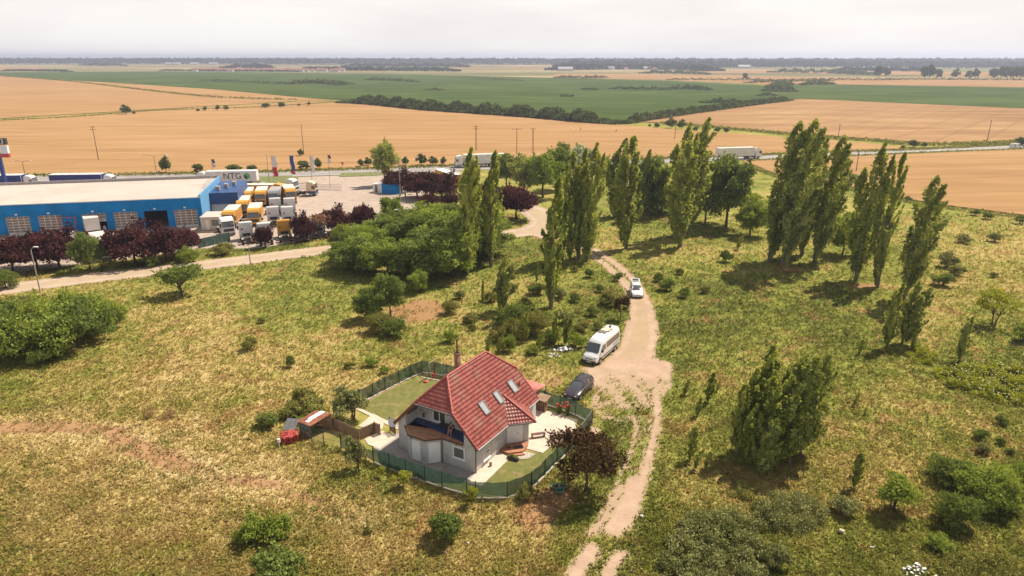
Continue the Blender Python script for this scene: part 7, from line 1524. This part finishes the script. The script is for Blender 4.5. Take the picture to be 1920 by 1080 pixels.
# things around the hall
t_ = thing('gantry', 'red steel hoist frame on the blue wall between two roller doors', 'hoist', A0 + u * X_(133, 440)[0] - nb_ * .4, math.atan2(u.y, u.x)); k = MB(); hw_ = 1.6; k.beam((-hw_, 0, 3.3), (hw_, 0, 3.3), .14); k.beam((-hw_, 0, 3.3), (-.9, -.6, .1), .12); k.beam((hw_, 0, 3.3), (1.2, -.6, .1), .12); k.build('frame', V_red, t_); k = MB(); k.box(-1.2, 1.3, -.7, -.5, .0, .12); k.build('base', V_red, t_)
t_ = thing('water_tank', 'white plastic tank standing before the hall left of the open door', 'tank', P(140, 445)); k = MB(); k.cyl((0, 0, .1), (0, 0, 1.25), .62, .62, 14); k.build('tank', m_whitep, t_, True); k = MB(); k.box(-.65, .65, -.65, .65, 0, .1); k.build('pallet', m_wood, t_)
t_ = thing('site_cabin', 'cream site cabin with two windows at the corner of the blue hall', 'cabin', P(397, 434), math.atan2(u.y, u.x) - .08); m_cab = simple('cream_panel', (.60, .50, .40), .6, var=.06); k = MB(); k.box(-1.9, 1.9, 0, 5.5, .3, 2.9); k.build('wall', m_cab, t_); k = MB(); k.box(-2.0, 2.0, -.1, 5.6, 2.9, 3.02); k.build('roof', m_rf, t_); k = MB(); k.box(.2, 1.6, -.03, 0.0, 1.2, 2.4); k.build('window', m_glass, t_); k = MB(); k.box(-.9, -.3, -.04, 0, .4, 2.4); k.build('door', m_whitep, t_); k = MB(); k.box(-2, 2, -1.2, 0, 0, .28); k.build('step', m_wood, t_)
m_net = simple('green_netting', (.05, .10, .075), .9, var=.2, vs=2)
t_ = thing('yard_fence', 'dark green netting fence between the purple trees and the site cabin', 'fence', P(372, 466)); a = Vector((0, 0, 0)); c = P(432, 452) - t_.location; k = MB(); k.beam(a + Vector((0, 0, .9)), c + Vector((0, 0, .9)), .04, 1.7); k.build('net', m_net, t_)
for s in (0, .25, .5, .75, 1): k = MB(); p = a.lerp(c, s); k.box(p.x - .05, p.x + .05, p.y - .08, p.y - .03, 0, 1.9); k.build('post', m_par, t_)
t_ = thing('yard_fence', 'grey rail fence behind the cream and blue tractor unit', 'fence', P(553, 354)); c = P(640, 357) - t_.location; k = MB(); n_ = 40; [k.cyl(c * (i / n_), c * (i / n_) + Vector((0, 0, 1.5)), .03, n=4) for i in range(n_ + 1)]; [k.cyl(Vector((0, 0, z)), c + Vector((0, 0, z)), .04, n=4) for z in (.1, .8, 1.5)]; k.build('rails', m_par, t_)
t_ = thing('kiosk', 'blue kiosk with white front at the foot of the tall tree', 'kiosk', P(731, 364), -.25); k = MB(); k.box(-2.2, 2.2, 0, 3, 0, 2.5); k.build('wall', m_bl, t_); k = MB(); k.box(-2.35, 2.35, -.15, 3.15, 2.5, 2.62); k.build('roof', m_bl2, t_); k = MB(); k.box(-5.2, -2.25, 1, 3, 0, 2.3); k.build('white_wall', m_whitep, t_); k = MB(); k.box(-4.6, -3.9, .96, 1, .1, 2.1); k.build('door', m_blind, t_)
person('standing person in a blue shirt in the half-open hall doorway', P(198, 438.5), -1.6, False, m_bluec, m_navy, False)
# advertising pylon
t_ = thing('sign_pylon', 'tall blue sign pylon cut by the left edge of the photo', 'sign', P(17, 372)); zq = [HGT(P(17, 372), yy) for yy in (259, 271, 273, 287, 288, 295)]; k = MB(); k.box(-.45, .35, -.3, .3, 0, zq[0]); k.build('mast', V_blue, t_)
m_sd = simple('sign_dark', (.05, .04, .04), .5); h = 7.2
for (za, zb_, mt, nm) in ((zq[1], zq[0], m_sd, 'sign_panel'), (zq[3], zq[2], m_whitep, 'sign_panel'), (zq[5], zq[4], V_red, 'sign_panel')): k = MB(); k.box(-4.6, 2.6, -.35, .35, za, zb_); pn_ = k.build(nm, mt, t_)
textmesh('3', 1.7, m_whitep, 'lettering', t_, (1.7, -.37, (zq[0] + zq[1]) / 2), (math.pi / 2, 0, 0))
# flags
def flag(label, q, ytop, c1, c2, frac=.5, wd=.95, hf=6.0, name='banner_flag'):
    p = P(*q); H_ = HGT(p, ytop); t_ = thing(name, label, 'flag', p); k = MB(); k.cyl((0, 0, 0), (0, 0, H_), .06, .04, 8); k.build('pole', m_zinc, t_)
    k = MB(); n = 12; m_ = 4
    for part, mt in ((0, c1), (1, c2)):
        k = MB(); vs = []; z0_, z1_ = (H_ - hf * frac, H_ - .1) if part == 0 else (H_ - hf, H_ - hf * frac)
        for j in range(n + 1):
            for i in range(m_ + 1): vs.append((.08 + wd * i / m_ + .12 * math.sin(j * .5), .12 * math.sin(i * 1.4 + j * .8), z0_ + (z1_ - z0_) * j / n))
        k.add(vs, [(j * (m_ + 1) + i, j * (m_ + 1) + i + 1, (j + 1) * (m_ + 1) + i + 1, (j + 1) * (m_ + 1) + i) for j in range(n) for i in range(m_)]); k.build('cloth', mt, t_)
    return t_
m_fr = simple('red_flag', (.50, .04, .05), .7); m_fw = simple('white_flag', (.68, .66, .66), .7); m_fb = simple('blue_flag', (.05, .08, .26), .7); m_fd = simple('dark_flag', (.12, .04, .05), .7)
flag('tall banner in white and red, leftmost of the four flags', (515, 354), 292, m_fw, m_fr, .55, 1.2, 5.6); flag('tall banner in blue with a red lower end', (549, 357), 291, m_fb, m_fr, .82, 1.0, 5.0); flag('tall white banner third of the four flags', (585, 341), 291, m_fw, m_fw, .5, 1.0, 5.0); flag('small dark and white banner, rightmost of the four flags', (619, 349), 290, m_fd, m_fw, .45, .7, 2.4)
flag('small blue and white banner beside the highway behind the white trailer', (399, 320), 298, m_fb, m_fw, .5, .9, 2.6)
# poles
m_cpole = simple('pale_concrete_pole', (.36, .30, .25), .85, var=.12, vs=3); m_wpole = simple('tarred_pole', (.14, .095, .07), .9, var=.2, vs=3)
def pole(label, q, ytop, mat=m_wpole, arms=(1,), r=.14, cat='utility pole', az=0, name='utility_pole', ladder=False, wide=.9):
    p = P(*q); H_ = HGT(p, ytop); t_ = thing(name, label, cat, p, az, 'utility poles'); k = MB()
    if ladder:
        for s in (-1, 1): k.beam((s * .28, 0, 0), (s * .12, 0, H_), .12, .12)
        [k.box(-.25 + .14 * z / H_, .25 - .14 * z / H_, -.05, .05, z, z + .18) for z in np.arange(.4, H_, .8)]
    else: k.cyl((0, 0, 0), (0, 0, H_), r, r * .65, 8)
    k.build('pole', mat, t_)
    for a in arms:
        k = MB(); z = H_ - .25 - (a - 1) * .9; k.box(-wide, wide, -.06, .06, z, z + .12); ar = k.build('crossarm', mat, t_); k = MB(); [k.cyl((x, 0, z + .12), (x, 0, z + .34), .045, n=6) for x in (-wide * .9, 0, wide * .9)]; k.build('insulator', m_blind, ar)
    return t_
pole('leaning wooden pole with two crossarms in the wheat on the left', (185, 301), 237, arms=(1, 2)); pole('bare wooden pole in the wheat above the blue flag', (570, 292), 233, arms=(), r=.13); pole('lattice pole in the wheat, leftmost of the three right of centre', (893, 283), 236, ladder=True, arms=(1, 2), mat=m_wpole); pole('pole with long crossarms in the wheat, middle of three', (969, 291), 241, arms=(1,), wide=1.8)
pole('lattice pole in the wheat, rightmost of three', (999, 288), 241, ladder=True, arms=(1,)); pole('short pole standing among the green trees near the highway', (1054, 292), 265, mat=m_cpole, arms=(1, 2)); pole('thin pole left of the tallest dark poplar in the wheat', (1265, 262), 234, arms=(1,), wide=.6); pole('thin pole behind the dense poplar row in the stubble', (1571, 262), 233, arms=(1,), wide=.5)
pole('wooden pole at the edge of the right wheat field', (1605, 322), 282, arms=(1,), wide=.8); pole('bare leaning pole in the stubble field far right', (1851, 264), 224, arms=(), r=.15)
pole('concrete pole with crossarm, left of the twin poles by the kiosk', (751, 367), 302, mat=m_cpole, arms=(1,), r=.2, wide=1.2); pole('concrete pole with crossarm, right of the twin poles by the kiosk', (760, 370), 315, mat=m_cpole, arms=(1, 2), r=.2, wide=1.2); pole('slender pole at the yard behind the leftmost banner', (505, 341), 290, mat=m_cpole, arms=(), r=.12)
def lamp(label, q, ytop, two=False, arm=1.6, az=0, mat=m_zinc):
    p = P(*q); H_ = HGT(p, ytop); t_ = thing('street_lamp', label, 'lamp', p, az, 'street lamps'); k = MB(); k.tube([(0, 0, 0), (0, 0, H_ * .94)], [.11, .07], 8)
    for s in ((1, -1) if two else (1,)): k.tube([(0, 0, H_ * .92), (s * arm * .5, 0, H_ * .985), (s * arm, 0, H_)], .045, 6)
    k.build('pole', mat, t_)
    for s in ((1, -1) if two else (1,)): k = MB(); k.box(s * arm - .1, s * arm + .45 * s + .1, -.12, .12, H_ - .06, H_ + .06); k.build('lamp_head', m_whitep, t_)
lamp('concrete street lamp leaning over the access road at the left', (76, 549), 463, arm=.6, mat=m_cpole); lamp('tall twin-arm lamp beside the highway behind the hall', (294, 328), 290, True, 3.6); lamp('thin lamp at the left beside the highway', (48, 332), 301, True, 2.2, mat=m_wpole); lamp('street lamp rising out of the grove of green trees', (757, 452), 393, arm=-1.4, mat=m_cpole); lamp('lamp post hidden behind the grove poplars beside the road bend', (903, 452), 432, arm=.3, mat=m_cpole)
lamp('thin bent lamp post beside the access road below the parked lorries', (470, 497), 462, arm=.4, mat=m_par)
k = MB(); k.cyl((0, 0, 0), (0, 0, 2.0), .05); t_ = thing('road_sign', 'small round red road sign at the mouth of the yard', 'sign', P(643, 320)); k.build('pole', m_zinc, t_); k = MB(); k.cyl((0, -.04, 2.3), (0, .0, 2.3), .45, n=16); s_ = k.build('sign_plate', m_fr, t_); k = MB(); k.box(-.3, .3, -.055, -.042, 2.22, 2.38); k.build('bar', m_whitep, s_)
# birds on the stubble
for q, lab in (((1070, 244), 'white and dark stork in the wheat, leftmost of three'), ((1088, 246), 'dark stork in the wheat, middle of three'), ((1155, 249), 'dark stork in the wheat, rightmost of three')):
    t_ = thing('stork', lab, 'bird', P(*q), 1, 'storks', 1.4); J = {'bod': (0, 0, .75, .16), 'tai': (-.3, 0, .66, .07), 'bre': (.15, 0, .82, .12), 'nek': (.28, 0, 1.1, .05), 'hed': (.33, 0, 1.28, .05), 'bil': (.58, 0, 1.18, .012)}; skin('body', J, [('bod', 'tai'), ('bod', 'bre'), ('bre', 'nek'), ('nek', 'hed'), ('hed', 'bil')], m_whitep if 'white' in lab else m_blackc, t_, 1)
    for s in (-1, 1): k = MB(); k.cyl((0, s * .07, .3), (0, s * .07, .7), .025, n=5); k.cyl((.05, s * .07, 0), (0, s * .07, .3), .022, n=5); k.build('leg', m_rose, t_)
# far village
m_hw = simple('far_wall_white', (.58, .54, .50), .8); m_hr = simple('far_roof_red', (.36, .15, .10), .8); m_hg = simple('far_roof_grey', (.42, .40, .39), .7)
def cottage(L, Wd, h, rm, nm='far_house'):
    b = MB(); b.box(-L / 2, L / 2, -Wd / 2, Wd / 2, 0, h); b.mat(1); o_ = .5; b.add([(-L / 2 - o_, -Wd / 2 - o_, h - .2), (L / 2 + o_, -Wd / 2 - o_, h - .2), (L / 2 + o_, Wd / 2 + o_, h - .2), (-L / 2 - o_, Wd / 2 + o_, h - .2), (-L / 2 - o_, 0, h + Wd * .38), (L / 2 + o_, 0, h + Wd * .38)], [(0, 1, 5, 4), (2, 3, 4, 5), (1, 2, 5), (3, 0, 4), (0, 3, 2, 1)])
    return b.mesh(nm, [m_hw, rm])
cot = [cottage(14, 9, 4.5, m_hr), cottage(22, 11, 5, m_hg), cottage(9, 7, 4, m_hr)]
r_ = random.Random(9); words = ['row of small red roofed houses far away behind the maize field', 'white walled houses of the distant village right of centre', 'pale farm sheds far away before the forest on the left']
for i in range(26): 
    x = 366 + i * 11 + r_.uniform(-3, 3); o = link('far_house', cot[i % 3 if i % 3 != 1 else 0]); o.location = P(x, 134 + r_.uniform(-.6, .6)); o.rotation_euler = (0, 0, r_.uniform(-.4, .4)); tag(o, words[0], 'house', 'far row of red roofed houses')
for i in range(14): o = link('far_house', cot[1 if i % 2 else 2]); o.location = P(1100 + i * 13 + r_.uniform(-5, 5), 130 + r_.uniform(-1, 1.6)); o.rotation_euler = (0, 0, r_.uniform(-.5, .5)); tag(o, words[1], 'house', 'houses of the distant village')
for x, y in ((318, 121.5), (331, 121.5), (365, 121.5), (400, 121.5), (1060, 133), (1395, 128), (1630, 133)): o = link('far_shed', cot[1]); o.location = P(x, y); o.scale = (1.6, 1, 1.1); tag(o, 'pale shed far away near the forest edge', 'shed', 'pale far sheds')
# ================================================================ the air
m_hz = bpy.data.materials.new('haze'); m_hz.use_nodes = True; t = m_hz.node_tree
for n in list(t.nodes): t.nodes.remove(n)
o_ = t.nodes.new('ShaderNodeOutputMaterial'); pv = t.nodes.new('ShaderNodeVolumePrincipled')
pv.inputs['Color'].default_value = (.72, .79, 1, 1); pv.inputs['Density'].default_value = .00018; pv.inputs['Anisotropy'].default_value = .3
t.links.new(pv.outputs[0], o_.inputs['Volume'])
hz = MB(); hz.box(-14000, 14000, -500, 14000, -1, 62); tag(hz.build('haze', m_hz), kind='stuff')
